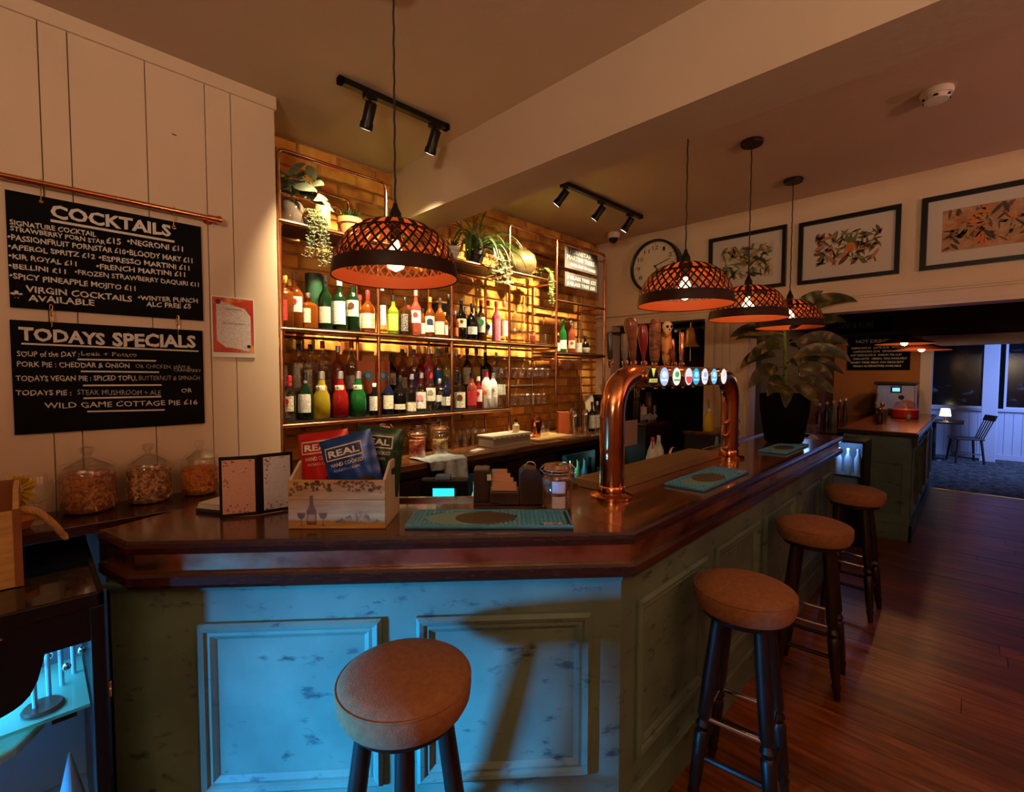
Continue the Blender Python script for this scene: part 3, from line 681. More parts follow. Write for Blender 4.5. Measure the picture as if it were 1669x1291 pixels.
S3 = [
 (0, 155, 872, .032, 'round', 'clear', 'red', 'cream', (.22, .55), 'clear bottle with red cap and red liquor below a cream label', dict(neck='red', crest='red')),
 (0, 280, 850, .038, 'squat', 'dkgreen', 'black', 'white', (.16, .55), 'dark green gin bottle with white label and red seal', dict(neck='silver')),
 (0, 405, 838, .045, 'flute', 'yellow', 'silver', 'cream', (.60, .70), 'fluted yellow gin bottle', dict(crest='silver')),
 (0, 550, 838, .045, 'flute', 'red', 'silver', 'cream', (.60, .70), 'fluted raspberry red gin bottle', dict(crest='silver')),
 (0, 690, 838, .045, 'flute', 'green', 'silver', 'cream', (.60, .70), 'fluted emerald green gin bottle', dict(crest='silver')),
 (0, 815, 930, .028, 'slim', 'black', 'white', 'white', (.15, .60), 'slender black bottle with narrow white label', {}),
 (0, 925, 875, .034, 'squat', 'navy', 'black', 'cream', (.15, .50), 'dark bottle with cream upright label right of the second post', {}),
 (0, 1015, 870, .041, 'squat', 'black', 'black', 'cream', (.12, .26), 'wide black rum bottle with low cream strip', {}),
 (0, 1105, 860, .036, 'round', 'clear', 'grey', 'cream', (.05, .28), 'clear bottle with dark stopper and small cream label', {}),
 (0, 1180, 850, .036, 'round', 'clear', 'silver', 'white', (.10, .52), 'clear bottle with flowered white label', dict(crest='pink')),
 (0, 1255, 850, .034, 'round', 'clear', 'red', 'cream', (.28, .62), 'clear bottle with ornate cream label and red top', dict(crest='grey')),
 (0, 1322, 895, .033, 'square', 'clear', 'silver', 'white', (.30, .50), 'square clear bottle with pale blue print', dict(ink='blue')),
 (0, 1385, 870, .030, 'round', 'navy', 'black', 'white', (.25, .45), 'navy bottle left of the fourth upright', {}),
 (1, 35, 870, .032, 'round', 'navy', 'black', 'white', (.15, .40), 'blue-black bottle right beside the fourth upright', {}),
 (1, 140, 850, .041, 'squat', 'clear', 'black', 'cream', (.06, .48), 'broad clear bottle with dark neck and square cream label', dict(neck='black', crest='brown')),
 (1, 235, 850, .035, 'round', 'rose', 'black', 'red', (.10, .5), 'rosy liqueur bottle with dark red label', {}),
 (1, 285, 880, .033, 'round', 'red', 'white', 'white', (.22, .6), 'red liqueur bottle with white figure label', dict(crest='red')),
 (1, 345, 835, .039, 'jug', 'white', 'red', 'white', (.25, .50), 'white jug-shaped coconut rum bottle with red cap', dict(crest='orange')),
 (1, 398, 850, .036, 'jug', 'white', 'silver', 'white', (.30, .60), 'opaque white bottle with grey round crest', dict(crest='grey')),
 (1, 462, 812, .035, 'round', 'clear', 'white', 'white', (.32, .58), 'pale clear bottle with white cap beside the wine glass rack', dict(ink='green')),
]
base3 = lambda c, X_: (1205-(X_-100)*.045) if c == 0 else (1150-(X_)*.04)
for c, X_, yt, r, fam, gl, cap, lab, lz, words, ex in S3:
    x, top = from_crop(X_, yt, base3(c, X_), 440 if c == 0 else 720, 2.525, 0)
    bottle(x, 2.525, Z3+.022, top-Z3-.022, r, fam, gl, cap, lab, lz, words+', front of lower shelf', G3, **ex)
S4 = [
 (0, 112, 640, .030, 'round', 'clear', 'silver', 'white', (.2, .6), 'clear bottle with narrow white leaf label', {}),
 (0, 235, 622, .036, 'square', 'clear', 'black', 'white', (.15, .6), 'square clear bottle with stack of white oval prints', dict(ink='grey')),
 (0, 327, 628, .036, 'square', 'clear', 'black', 'white', (.05, .5), 'square clear bottle with tall white label', {}),
 (0, 420, 600, .036, 'square', 'clear', 'red', 'yellow', (.02, .2), 'clear bottle with yellow base and red-brown stopper', dict(crest='brown')),
 (0, 540, 640, .034, 'round', 'rose', 'silver', 'red', (.1, .4), 'rose bottle with red label behind the fluted red one', {}),
 (0, 645, 600, .034, 'round', 'clear', 'red', 'white', (.1, .35), 'clear bottle with thin white neck behind the fluted green one', {}),
 (0, 950, 700, .040, 'squat', 'black', 'black', 'cream', (.2, .5), 'round-shouldered black gin bottle with diamond label', {}),
 (0, 1040, 665, .032, 'round', 'amber', 'black', 'white', (.1, .35), 'dull amber bottle with white strip label', {}),
 (0, 1130, 665, .032, 'round', 'clear', 'purple', 'purple', (.1, .45), 'clear bottle with violet label', {}),
 (0, 1178, 700, .030, 'round', 'red', 'red', 'red', (.1, .4), 'small bright red bottle', {}),
 (0, 1245, 660, .034, 'round', 'pink', 'silver', 'pink', (.1, .5), 'pink bottle with light label', {}),
 (0, 1320, 660, .034, 'round', 'clear', 'blue', 'blue', (.15, .5), 'clear bottle with blue label', {}),
 (0, 1385, 650, .032, 'round', 'yellow', 'black', 'yellow', (.1, .5), 'yellow bottle', {}),
 (1, 120, 680, .032, 'round', 'clear', 'silver', 'grey', (.2, .5), 'clear bottle with grey label', {}),
 (1, 205, 660, .032, 'round', 'brown', 'black', 'cream', (.15, .55), 'brown bottle with cream oval label', {}),
 (1, 276, 660, .034, 'round', 'gold', 'black', 'gold', (.15, .55), 'gold bottle with yellow label', {}),
 (1, 345, 690, .036, 'square', 'black', 'black', 'silver', (.15, .55), 'black square bottle with silver disc', dict(crest='grey')),
 (1, 430, 690, .030, 'square', 'clear', 'white', 'white', (.3, .6), 'frosted clear bottle with small white square', {}),
]
for i, (c, X_, yt, r, fam, gl, cap, lab, lz, words, ex) in enumerate(S4):
    x, top = from_crop(X_, yt, 1000, 440 if c == 0 else 720, 2.655, 0)
    zz = Z3+.146
    bottle(x, 2.665, zz, top-zz, r, fam, gl, cap, lab, lz, words+', back row of lower shelf', G4, **ex)
for X_, words in ((760, 'left'), (875, 'right')):
    x, _ = from_crop(X_, 730, 940, 440, 2.65, 0)
    t = thing('gin_carton', 'orange carton with blue oval, the %s one of the pair behind the second upright' % words, 'carton', (x, 2.665, Z3+.146), -.55, 'orange cartons on the riser')
    box_(-.055, .055, -.035, .035, 0, .20).build('carton_body', M('orange_carton', (.75, .16, .03), .5), t, bevel=.002)
    MB().disc((.012, -.0362, .11), .030, (0, -1, 0), 20, th=.002).build('blue_oval', M('light_blue_print', (.08, .45, .75), .5), t)
    MB().disc((.012, -.0375, .11), .015, (0, -1, 0), 16, th=.002).build('oval_centre', M('pale_blue_print', (.45, .7, .8), .5), t)
S5 = [
 (1, 905, 540, .022, 'round', 'clear', 'gold', 'white', (.1, .5), 'small clear bottle with white label by the fifth upright', {}),
 (1, 943, 435, .032, 'wine', 'green', 'green', 'white', (.12, .38), 'green bottle with white label and round badge', dict(crest='white')),
 (1, 1010, 445, .031, 'round', 'rose', 'white', 'cream', (.15, .4), 'rose-amber bottle with white cap', dict(crest='red')),
 (1, 1068, 490, .028, 'round', 'clear', 'navy', 'white', (.05, .4), 'clear bottle with dark blue cap', {}),
 (1, 1118, 560, .042, 'globe', 'black', 'black', 'cream', (.08, .35), 'dark globe-shaped bottle with cream label', {}),
]
for c, X_, yt, r, fam, gl, cap, lab, lz, words, ex in S5:
    x, top = from_crop(X_, yt, 690, 720, 2.55, 0)
    bottle(x, 2.55, Z4+.022, top-Z4-.022, r, fam, gl, cap, lab, lz, words+', small right-hand shelf', G5, **ex)
# ------------------------------------------------------------------ glasses
gl_ = glass('glassware', (.98, .98, .95), .70, .06)
def wine_glass(name, label, x, y, z, h=.19, r=.038, down=False, group=None, fam='wine', tint=None):
    t = thing(name, label, 'glass', (x, y, z), 0, group)
    P = {'wine': [(.85, 1), (1, .80), (.92, .62), (.45, .50), (.09, .44), (.08, .08), (.80, .015), (.82, 0)],
         'coupe': [(1, 1), (.98, .90), (.70, .76), (.25, .68), (.08, .62), (.08, .08), (.72, .015), (.74, 0)],
         'goblet': [(.80, 1), (.97, .80), (1, .66), (.75, .50), (.20, .42), (.12, .36), (.12, .06), (.75, .015), (.77, 0)]}[fam]
    k = 4 if fam != 'coupe' else 4
    pr = [(a_*r, (1-b_)*h if down else b_*h) for a_, b_ in P]
    pr2 = pr if down else pr
    MB().lathe(pr[:5], 20, cap=False).build('bowl', tint or gl_, t, smooth=True, recalc=False)
    MB().lathe(sorted(pr[4:], key=lambda q: q[1]), 16).build('stem_and_foot', gl_, t, smooth=True)
    return t
for row, (zz, n_, x0, x1) in enumerate(((1.748, 7, 2.52, 2.97), (1.533, 7, 2.52, 2.92))):
    for rr, yv in enumerate((2.50, 2.60)):
        for i in range(n_):
            wine_glass('wine_glass', 'stemmed glass hanging upside down in the %s rack right of the spirit bottles' % ('upper' if row == 0 else 'lower'),
                       x0+(x1-x0)*i/(n_-1), yv, zz-.155, .155 if row == 0 else .17, .030, True, 'glasses hanging in the %s rack' % ('upper' if row == 0 else 'lower'))
for i, xx in enumerate((2.545, 2.625)):
    wine_glass('goblet_glass', 'large round goblet, %s of two beside the pink-red bottle' % ('left' if i == 0 else 'right'), xx, 2.53, Z2+.022, .20, .044, False, 'goblets on the upper shelf', 'goblet')
for k in range(3):
    wine_glass('coupe_glass', ['bottom', 'middle', 'top'][k]+' glass of the tower of three coupes on the upper shelf', 2.735, 2.54, Z2+.022+k*.095, .13, .040, False, 'stack of coupe glasses', 'coupe')
for k in range(5):
    t = thing('tumbler_glass', 'low faceted tumbler near the fifth upright of the upper shelf', 'glass', (2.80+(k % 3)*.065, 2.51+(k//3)*.09, Z2+.022), 0, 'tumblers on the upper shelf')
    MB().lathe([(.028, 0), (.031, .01), (.033, .09)], 10, cap=False).build('glass_wall', gl_, t, recalc=False); MB().lathe([(.027, 0), (.027, .012)], 10).build('glass_base', gl_, t)
bottle(2.915, 2.62, Z2+.022, .17, .024, 'round', 'amber', 'red', 'red', (.2, .5), 'little amber bottle with red top among the tumblers, upper shelf', G2)
t = wine_glass('brandy_glass', 'round brandy glass at the right end of the small right-hand shelf', 3.60, 2.56, Z4+.022, .11, .045, False, None, 'goblet')
for i in range(3):
    t = thing('shelf_cup', 'rounded copper-tinted cup hanging under the small right-hand shelf', 'cup', (3.12+i*.17, 2.56, 1.66), 0, 'cups under the right-hand shelf')
    MB().lathe([(.018, 0), (.036, .025), (.042, .06), (.040, .09)], 18, cap=False).build('bowl', glass('tinted_glass', (.75, .35, .2), .6), t, smooth=True, recalc=False)
    MB().tube([(0, 0, .09), (0, 0, .122)], .004, 6).build('hook', steel, t)
# ------------------------------------------------------------------ back counter items
CT = 1.1205
def kilner(x, y, z, r, h, fill, label, cat='jar', group=None, labels=0, name='clip_top_jar', face=-PI*.75):
    t = thing(name, label, cat, (x, y, z), face, group)
    MB().lathe([(r*.90, 0), (r, .012), (r, h*.68), (r*.90, h*.76), (r*.80, h*.79), (r*.80, h*.83)], 24, cap=False).build('glass_body', gl_, t, smooth=True, recalc=False)
    fh = fill[1]; m = fill[0]
    MB().lathe([(r*.86, .004), (r*.94, .014), (r*.94, h*.68*fh), (r*.80, h*.68*fh+.006)], 20).build('contents', m, t, smooth=True)
    MB().lathe([(r*.84, h*.84), (r*.86, h*.87)], 20).build('rubber_seal', M('rubber_seal', (.55, .20, .08), .6), t, smooth=True)
    MB().lathe([(r*.86, h*.875), (r*.90, h*.89), (r*.84, h*.96), (r*.5, h*.985), (.002, h)], 24).build('glass_lid', gl_, t, smooth=True)
    MB().tube([(r*.98*math.cos(q), r*.98*math.sin(q), h*.80) for q in [i*2*PI/20 for i in range(20)]], .0022, 6, closed=True).build('wire_clasp', steel, t)
    w2 = MB(); w2.tube([(0, r*.95, h*.80), (0, r*1.12, h*.72), (0, r*1.18, h*.86), (0, r*.9, h*.95)], .0025, 6); w2.build('clasp_lever', steel, t); w2 = MB(); w2.tube([(0, -r*.95, h*.80), (0, -r*1.12, h*.84), (0, -r*.9, h*.95)], .0025, 6)
    w2.build('clasp_lever', steel, t)
    for q in range(labels):
        z0 = h*(.40-.32*q)
        MB().lathe([(r+.0012, z0), (r+.0012, z0+h*.25)], 8, a0=-.42, a1=.42, cap=False).build('paper_label', M('lilac_label', (.60, .55, .62), .7), t, recalc=False)
    return t
dried = lambda n, a_, b_, c_: ramp_mat(n, [(.35, a_), (.5, b_), (.65, c_)], 30, rough=.7, bump=1.0, kind='noise', detail=2)
f_red = dried('dried_strawberry', (.25, .02, .02), (.65, .12, .06), (.80, .45, .20)); f_or = dried('dried_orange', (.45, .15, .02), (.80, .40, .05), (.85, .65, .2)); f_mix = dried('dried_citrus', (.15, .05, .03), (.65, .40, .15), (.8, .65, .3))
for px, py, r, h, f, lb in ((683, 742, .048, .17, f_red, 'clip-top jar of dried strawberries, leftmost on the back counter'), (712, 735, .044, .20, f_red, 'clip-top jar of dark red dried fruit, second on the back counter'),
                        (706, 741, .045, .17, f_mix, 'clip-top jar of citrus peel and cinnamon, third on the back counter'), (727, 730, .044, .20, f_or, 'clip-top jar of orange slices, rearmost by the second-from-left upright')):
    pass
kilner(1.60, 2.36, CT, .050, .165, (f_red, .95), 'clip-top jar packed with dried strawberries, leftmost of four by the tea towel', group='clip-top jars of dried fruit')
kilner(1.70, 2.50, CT, .048, .19, (f_red, .8), 'clip-top jar of dark red dried fruit standing second from left, set back', group='clip-top jars of dried fruit')
kilner(1.77, 2.36, CT, .050, .185, (f_mix, .75), 'clip-top jar of citrus peel, in front at the right of the four jars', group='clip-top jars of dried fruit')
kilner(1.86, 2.56, CT, .046, .215, (f_or, 1.1), 'tall clip-top jar of yellow-orange slices, rearmost of the four jars', group='clip-top jars of dried fruit')
kilner(1.42, 2.45, CT, .055, .22, (f_or, .6), 'clip-top jar half full of orange slices behind the crisp packets', group='clip-top jars of dried fruit')
for k in range(8):
    t = thing('water_glass', 'plain straight water glass standing in rows under the lower bottle shelf', 'glass', (2.02+(k % 4)*.078, 2.52+(k//4)*.09, CT), 0, 'water glasses on the back counter')
    MB().lathe([(.026, 0), (.032, .11)], 14, cap=False).build('glass_wall', gl_, t, smooth=True, recalc=False); MB().lathe([(.025, 0), (.0255, .008)], 14).build('glass_base', gl_, t)
# till roll box
t = thing('straw_box', 'long white box with wavy-edged lid on the back counter', 'box', (2.17, 2.30, CT), 0.02)
MB().box(0, .38, 0, .15, 0, .070).build('box_body', M('grey_card', (.30, .25, .20), .7), t, bevel=.002)
lm = MB()
nW = 24
top = [(-.008+.396*i/nW, -.006, .070-.006*(1+math.sin(i*2.1))) for i in range(nW+1)]
lm.add([(x, y, .078) for x, y, z in top]+top, [(i, i+1, nW+2+i, nW+1+i) for i in range(nW)]); lm.box(-.008, .388, -.006, .158, .071, .079)
lm.build('wavy_lid', M('pale_lid', (.70, .62, .50), .5), t, recalc=False)
t = thing('candle_bottle', 'small frosted bottle with dark stopper on the long white box', 'bottle', (2.46, 2.37, CT+.0795)); MB().lathe([(.024, 0), (.026, .05), (.012, .065), (.012, .075)], 14).build('bottle_glass', M('frosted', (.7, .55, .3), .5), t, smooth=True); MB().lathe([(.012, .0755), (.014, .092)], 10).build('stopper', black, t)
t = thing('chopping_board', 'pale wooden chopping board on the back counter', 'board', (2.62, 2.29, CT), 0.0)
MB().box(0, .42, 0, .26, 0, .016).build('board_slab', ramp_mat('pale_board_wood', [(.3, (.50, .32, .12)), (.7, (.68, .48, .20))], 4, (1, 12, 12), .5), t, bevel=.004)
MB().lathe([(.012, 0), (.012, .0004)], 12, o=(.39, .13, .0162)).build('board_hole', black, t)
t = thing('napkin_slip', 'folded white paper slip on the back counter beside the long white box', 'paper', (1.99, 2.27, CT), .3); MB().box(0, .11, 0, .05, 0, .004).build('paper_sheet', paper, t); MB().box(.01, .10, .004, .048, .0045, .007).build('paper_fold', paper, t, rz=.05)
for i in range(2):
    t = thing('beer_mat', 'dark card mat at the counter edge, the %s of two' % ('left', 'right')[i], 'coaster', (2.93+i*.19, 2.155, CT), .12*i, 'card mats at the back counter edge')
    MB().box(-.07, .08, .06, .15, 0, .005).build('card', M('brown_card', (.16, .07, .04), .6), t); 
# shakers, jug, bottles, knife block, grinder
t = thing('copper_shaker', 'copper cocktail shaker on the pale chopping board', 'shaker', (2.72, 2.40, CT+.0165)); MB().lathe([(.032, 0), (.036, .02), (.040, .12)], 20).build('body', copper, t, smooth=True); MB().lathe([(.041, .1205), (.038, .14), (.022, .155), (.020, .165)], 20).build('cap', copper, t, smooth=True)
t = thing('mixing_glass', 'heavy clear mixing glass behind the copper shaker', 'glass', (2.86, 2.44, CT+.0165)); MB().lathe([(.034, 0), (.040, .01), (.042, .12)], 18, cap=False).build('glass_wall', gl_, t, smooth=True, recalc=False); MB().lathe([(.034, 0), (.034, .015)], 18).build('glass_base', gl_, t)
t = thing('knife_block', 'orange-red tapering holder standing left of the steel shakers', 'holder', (3.12, 2.46, CT), -.5); MB().prism([(-.05, -.03), (.05, -.03), (.045, .03), (-.045, .03)], 0, .19).build('body', M('orange_red', (.50, .11, .03), .45), t, bevel=.005); MB().box(-.035, .035, -.02, .02, .191, .20).build('rim', darkw, t)
for i, (xx, yy, hh) in enumerate(((3.23, 2.42, .19), (3.30, 2.50, .21), (3.36, 2.40, .20))):
    t = thing('steel_shaker', 'tall brushed steel shaker, %s of three beside the orange-red holder' % ('first', 'second', 'third')[i], 'shaker', (xx, yy, CT), 0, 'steel shakers on the back counter'); MB().lathe([(.026, 0), (.030, .02), (.036, hh*.75)], 18).build('body', steel, t, smooth=True); MB().lathe([(.034, hh*.755), (.030, hh*.9), (.015, hh)], 16).build('cap', chrome, t, smooth=True)
for i, (xx, c_) in enumerate(((3.46, 'black'), (3.54, 'silver'), (3.62, 'silver'))):
    bottle(xx, 2.40, CT, .26, .030, 'round', 'black' if i == 0 else 'clear', c_, 'white', (.1, .55), ['black-shouldered syrup bottle with white label, left of three', 'clear syrup bottle with white label, middle of three', 'clear syrup bottle with white label, right of three'][i]+' on the right of the back counter', 'syrup bottles on the back counter', name='syrup_bottle')
t = thing('leaning_board', 'white leaning board at the right end of the back counter', 'board', (3.66, 2.56, CT), -.4); MB().obox((0, 0, .155), (.045, 0, 0), (0, .003, 0), (0, .03, .15)).build('panel', M('white_panel', (.62, .52, .38), .6), t)
t = thing('coffee_grinder', 'black bean grinder with clear hopper at the right end of the back counter', 'grinder', (3.80, 2.47, CT), -.3)
MB().box(-.09, .09, -.11, .11, 0, .10).build('base', black, t, bevel=.01); MB().box(-.08, .08, .0, .10, .10, .28).build('body', black, t, bevel=.01); MB().box(-.075, .075, -.10, -.002, .13, .27).build('steel_front', steel, t, bevel=.006); MB().box(-.09, .09, -.11, .11, .28, .31).build('top_plate', black, t, bevel=.006)
MB().lathe([(.045, .31), (.075, .40)], 20, cap=False).build('hopper', gl_, t, smooth=True, recalc=False); MB().lathe([(.077, .40), (.07, .41)], 20).build('hopper_lid', gl_, t, smooth=True)
# tea towel over the counter edge
t = thing('tea_towel', 'pale grey-blue tea towel hanging over the edge of the back counter', 'towel', (1.52, 2.19, CT))
tm_ = MB(); nu, nv = 18, 16; vs = []
for j in range(nv+1):
    for i in range(nu+1):
        u = i/nu; s = j/nv*.36
        x = .02+u*.27+(.03*(j/nv)); y = .17-s if s < .17 else -.014-.006*math.sin(u*19+s*9)-.010*math.sin(u*7); z = .008+.004*math.sin(u*9+s*30) if s < .17 else .006-(s-.17)*(1 if u > .35 else .30)
        vs.append((x, y, z))
tm_.add(vs, [(j*(nu+1)+i, j*(nu+1)+i+1, (j+1)*(nu+1)+i+1, (j+1)*(nu+1)+i) for j in range(nv) for i in range(nu)])
o = tm_.build('cloth', M('towel_cloth', (.42, .50, .55), .95, var=.25, scale=30, bump=.6, bscale=150), t, smooth=True)
md = o.modifiers.new('s', 'SOLIDIFY'); md.thickness = .004
# till with lit screen
t = thing('till', 'black till whose small customer screen glows cyan behind the bar', 'till', (1.302, 1.722, .965), -PI/4)
MB().box(-.12, .12, .03, .20, 0, .05).build('base', black, t, bevel=.006); MB().box(-.11, .11, .06, .12, .05, .16).build('body', black, t, bevel=.008)
MB().box(-.055, .055, .044, .058, .072, .128).build('screen_bezel', black, t, bevel=.002); MB().box(-.050, .050, .042, .0435, .078, .122).build('screen', M('cyan_screen', (.02, .72, .85), emit=1.6), t)
MB().box(-.04, .03, .05, .11, .161, .178).build('card_reader', M('blue_grey', (.12, .25, .45), .4), t, bevel=.003)
t = thing('card_box', 'orange-red card box standing on the till shelf right of the cyan screen', 'box', (1.44, 1.60, .965), -.8); MB().box(-.04, .04, 0, .04, 0, .11).build('box_body', M('rust_card', (.45, .11, .03), .6), t, bevel=.002); MB().box(-.042, .042, -.002, .042, .11, .118).build('lid', M('rust_card_lid', (.30, .07, .02), .6), t)
# ------------------------------------------------------------------ pendant lamps
shade_out = M('shade_dark_brown', (.022, .004, .002), .5, spec=.25); shade_in = M('shade_orange_inside', (.70, .16, .05), .55)
bulbm = M('bulb_glow', (1.0, .55, .22), emit=14.0)
cordm = M('twisted_black_cord', (.012, .010, .010), .8)
def dome(v):
    "v 0..1 from rim to top: radius, height"
    a = v*PI/2
    return .2075*math.cos(a)**.72 if v < 1 else 0.0, .187*math.sin(a)**1.0
def make_pendant():
    t = thing('pendant_lamp', 'p', 'lamp')
    R_ = lambda v: dome(v)
    mb = MB()
    # rim band, double walled
    for (mi, k) in ((0, 1.0), (1, .985)):
        mb.lathe([(R_(v)[0]*k, R_(v)[1]) for v in (0, .04, .08, .12, .15)], 48, mi, cap=False)
    mb.lathe([(.2045, 0), (.2085, -.003), (.2095, 0), (.2085, .004)], 48, 0, cap=False)
    mb.build('rim_band', [shade_out, shade_in], t, smooth=True, recalc=False)
    mb = MB(); N = 36
    def strip(th0, th1, v0, v1, wd, seg=9):
        for mi, k in ((0, 1.0), (1, .982)):
            vs = []
            for i in range(seg+1):
                s = i/seg; v = v0+(v1-v0)*s; r, z = R_(v); th = th0+(th1-th0)*s; hw = wd/max(r, .03)/2
                for e in (-1, 1): vs.append((r*k*math.cos(th+e*hw), r*k*math.sin(th+e*hw), z if mi == 0 else z-.002))
            mb.add(vs, [(2*i, 2*i+1, 2*i+3, 2*i+2) for i in range(seg)], mi)
    for i in range(N):
        a_ = 2*PI*i/N; d = 2*PI/N*2.35
        strip(a_, a_+d, .14, .52, .0078); strip(a_, a_-d, .14, .52, .0078)
    tag(mb.build('lattice', [shade_out, shade_in], t, smooth=True, recalc=False))
    mb = MB()
    for mi, k in ((0, 1.0), (1, .98)): mb.lathe([(R_(v)[0]*k, R_(v)[1]-.001*mi) for v in (.51, .55)], 48, mi, cap=False)
    for i in range(22):
        a_ = 2*PI*i/22; strip(a_, a_, .54, .90, .017, 6)
    for mi, k in ((0, 1.0), (1, .98)): mb.lathe([(R_(v)[0]*k+.0005, R_(v)[1]-.001*mi) for v in (.86, .90, .94, .98, .995)], 32, mi, cap=False)
    mb.build('crown', [shade_out, shade_in], t, smooth=True, recalc=False)
    MB().lathe([(.022, .190), (.020, .215), (.010, .235), (.006, .25)], 16).build('cord_grip', black, t, smooth=True)
    MB().lathe([(.018, .125), (.020, .15), (.018, .189)], 16).build('lamp_holder', black, t, smooth=True)
    b_ = MB().lathe([(.010, .124), (.014, .11), (.030, .078), (.034, .058), (.026, .034), (.002, .022)], 20).build('bulb', bulbm, t, smooth=True)
    return t
def cord(t, z1, canopy=True):
    n = 30; p = [(.0012*math.cos(i*1.9), .0012*math.sin(i*1.9), .25+(z1-.25)*i/n) for i in range(n+1)]
    MB().tube(p, .0032, 6).build('cord', cordm, t)
    if canopy: MB().lathe([(.055, z1-.022), (.060, z1-.010), (.058, z1)], 28).build('canopy', shade_out, t, smooth=True)
pend = make_pendant()
ps = [((.876, 1.411), 1.945, 'large dark lattice dome lamp, nearest of the four, hanging over the corner of the bar'),
      ((2.092, .951), 1.937, 'dark lattice dome lamp hanging in front of the wall clock'),
      ((2.890, .940), 1.942, 'dark lattice dome lamp third along, in front of the first picture'),
      ((3.640, .915), 1.945, 'smallest and farthest of the four dark lattice dome lamps over the bar')]
tops = []
for i, ((x, y), z, lb) in enumerate(ps):
    t = pend if i == 0 else copy_tree(pend)
    tops.append((t, x, y, z, lb))
for t, x, y, z, lb in tops:
    t.location = (x, y, z); tag(t, lb, 'lamp', 'lattice pendant lamps over the bar')
    cord(t, CZ-z); lamp('POINT', 'pendant_bulb_light', (x, y, z+.055), PEND_W, (1.0, .50, .22), .030)

# ------------------------------------------------------------------ spot tracks
SPOTC = (1.0, .74, .42)
def track(name, label, p0, p1, heads, words):
    p0, p1 = Vector(p0), Vector(p1); L_ = (p1-p0).length
    t = thing(name, label, 'track light', (p0.x, p0.y, CZ), math.atan2(p1.y-p0.y, p1.x-p0.x))
    MB().box(0, L_, -.017, .017, -.028, 0).build('rail', black, t, bevel=.002)
    for ex in (0, L_): MB().box(ex-.012, ex+.012, -.018, .018, -.029, 0).build('end_cap', blackm, t, bevel=.002)
    ca, sa = math.cos(-t.rotation_euler[2]), math.sin(-t.rotation_euler[2])
    for u, aim, pw in heads:
        h = MB().box(u-.03, u+.03, -.014, .014, -.045, -.029)
        h.tube([(u, 0, -.045), (u, 0, -.075)], .006, 8)
        w0 = p0+(p1-p0).normalized()*u; wp = Vector((w0.x, w0.y, CZ-.085))
        d = (Vector(aim)-wp).normalized(); dl = Vector((d.x*ca-d.y*sa, d.x*sa+d.y*ca, d.z))
        ho = h.build('spot_mount', black, t)
        c = Vector((u, 0, -.085))
        MB().lathe([(.020, -.03), (.026, -.028), (.026, .055), (.030, .060), (.031, .085), (.028, .0855)], 18, o=c, ax=dl).build('spot_barrel', black, t, smooth=True)
        MB().lathe([(.026, .0862), (.001, .0868)], 18, o=c, ax=dl, cap=False).build('spot_lens', M('spot_glow', (1, .85, .6), emit=10), t)
        lamp('SPOT', 'track_spot_light', wp+d*.095, pw, SPOTC, .022, aim, angle=78, blend=.8)
track('spot_track', 'black ceiling spot track with two heads above the left bottle shelves', (1.004, 2.056, CZ), (1.576, 2.037, CZ), [(.14, (1.22, 2.78, 1.9), SPOT_W*.75), (.50, (1.58, 2.78, 1.85), SPOT_W*.8)], '')
track('spot_track', 'black ceiling spot track with three heads beyond the ceiling beam', (2.55, 2.045, CZ), (3.57, 2.015, CZ), [(.04, (2.35, 2.78, 2.0), SPOT_W), (.47, (2.85, 2.78, 2.0), SPOT_W), (.86, (3.25, 2.78, 1.8), SPOT_W*.45)], '')
# ceiling fittings
t = thing('smoke_detector', 'white round smoke detector on the ceiling', 'smoke detector', (2.98, .168, CZ)); MB().lathe([(.028, -.048), (.045, -.046), (.050, -.026)], 28).build('sensor_head', white, t, smooth=True); MB().lathe([(.058, -.026), (.062, -.012), (.060, 0)], 28).build('base_plate', white, t, smooth=True)
for k in range(6): MB().obox((.048*math.cos(k*PI/3), .048*math.sin(k*PI/3), -.036), (.001, 0, 0), (0, .008, 0), (0, 0, .005)).build('vent_slot', black, t)
t = thing('security_camera', 'small white dome security camera in the ceiling corner', 'camera', (3.841, 2.444, CZ)); MB().lathe([(.052, -.05), (.058, -.03), (.058, 0)], 24).build('base_ring', white, t, smooth=True); MB().lathe([(.002, -.095), (.022, -.089), (.038, -.070), (.044, -.050)], 24).build('dark_dome', black, t, smooth=True)

# ------------------------------------------------------------------ chalkboards on the left wall
def crp(x, y, Y, ox=0, oy=270, s=2.869): return at(ox+x/s, oy+y/s, 1, Y)
cb = thing('copper_rail', 'copper pipe rail fixed across the boarded wall above the chalkboards', 'rail', (-.75, 2.388, 2.294))
MB().tube([(0, 0, 0), (1.33, 0, 0)], .0105, 12).build('pipe', copper, cb, smooth=True)
MB().lathe([(.014, 0), (.014, .035), (.017, .036), (.017, .050), (.008, .056)], 14, o=(1.305, 0, 0), ax=(1, 0, 0)).build('end_cap', copper, cb, smooth=True)
MB().tube([(1.315, 0, 0), (1.315, .042, 0)], .008, 10).build('wall_bracket', copper, cb); MB().disc((1.315, .0415, 0), .020, (0, 1, 0), 16, th=.003).build('bracket_plate', copper, cb)
def chalkboard(label, x0, x1, z0, z1):
    t = thing('chalkboard', label, 'chalkboard', (x0, LY-.014, z0)); MB().box(0, x1-x0, 0, .012, 0, z1-z0).build('board_panel', board, t, bevel=.001); return t
YB = LY-.0148
def chalk_lines(t, lines, mat_=None):
    loc = t.location
    for s, x0, y0, x1, y1, h, bold, m in lines:
        a_, b_ = crp(x0, y0, YB), crp(x1, y1, YB); hh = (crp((x0+x1)/2, (y0+y1)/2-h, YB).z-crp((x0+x1)/2, (y0+y1)/2, YB).z)
        lettering(s, a_-loc, b_-loc, hh*.86, m, t, bold, jit=.0012)
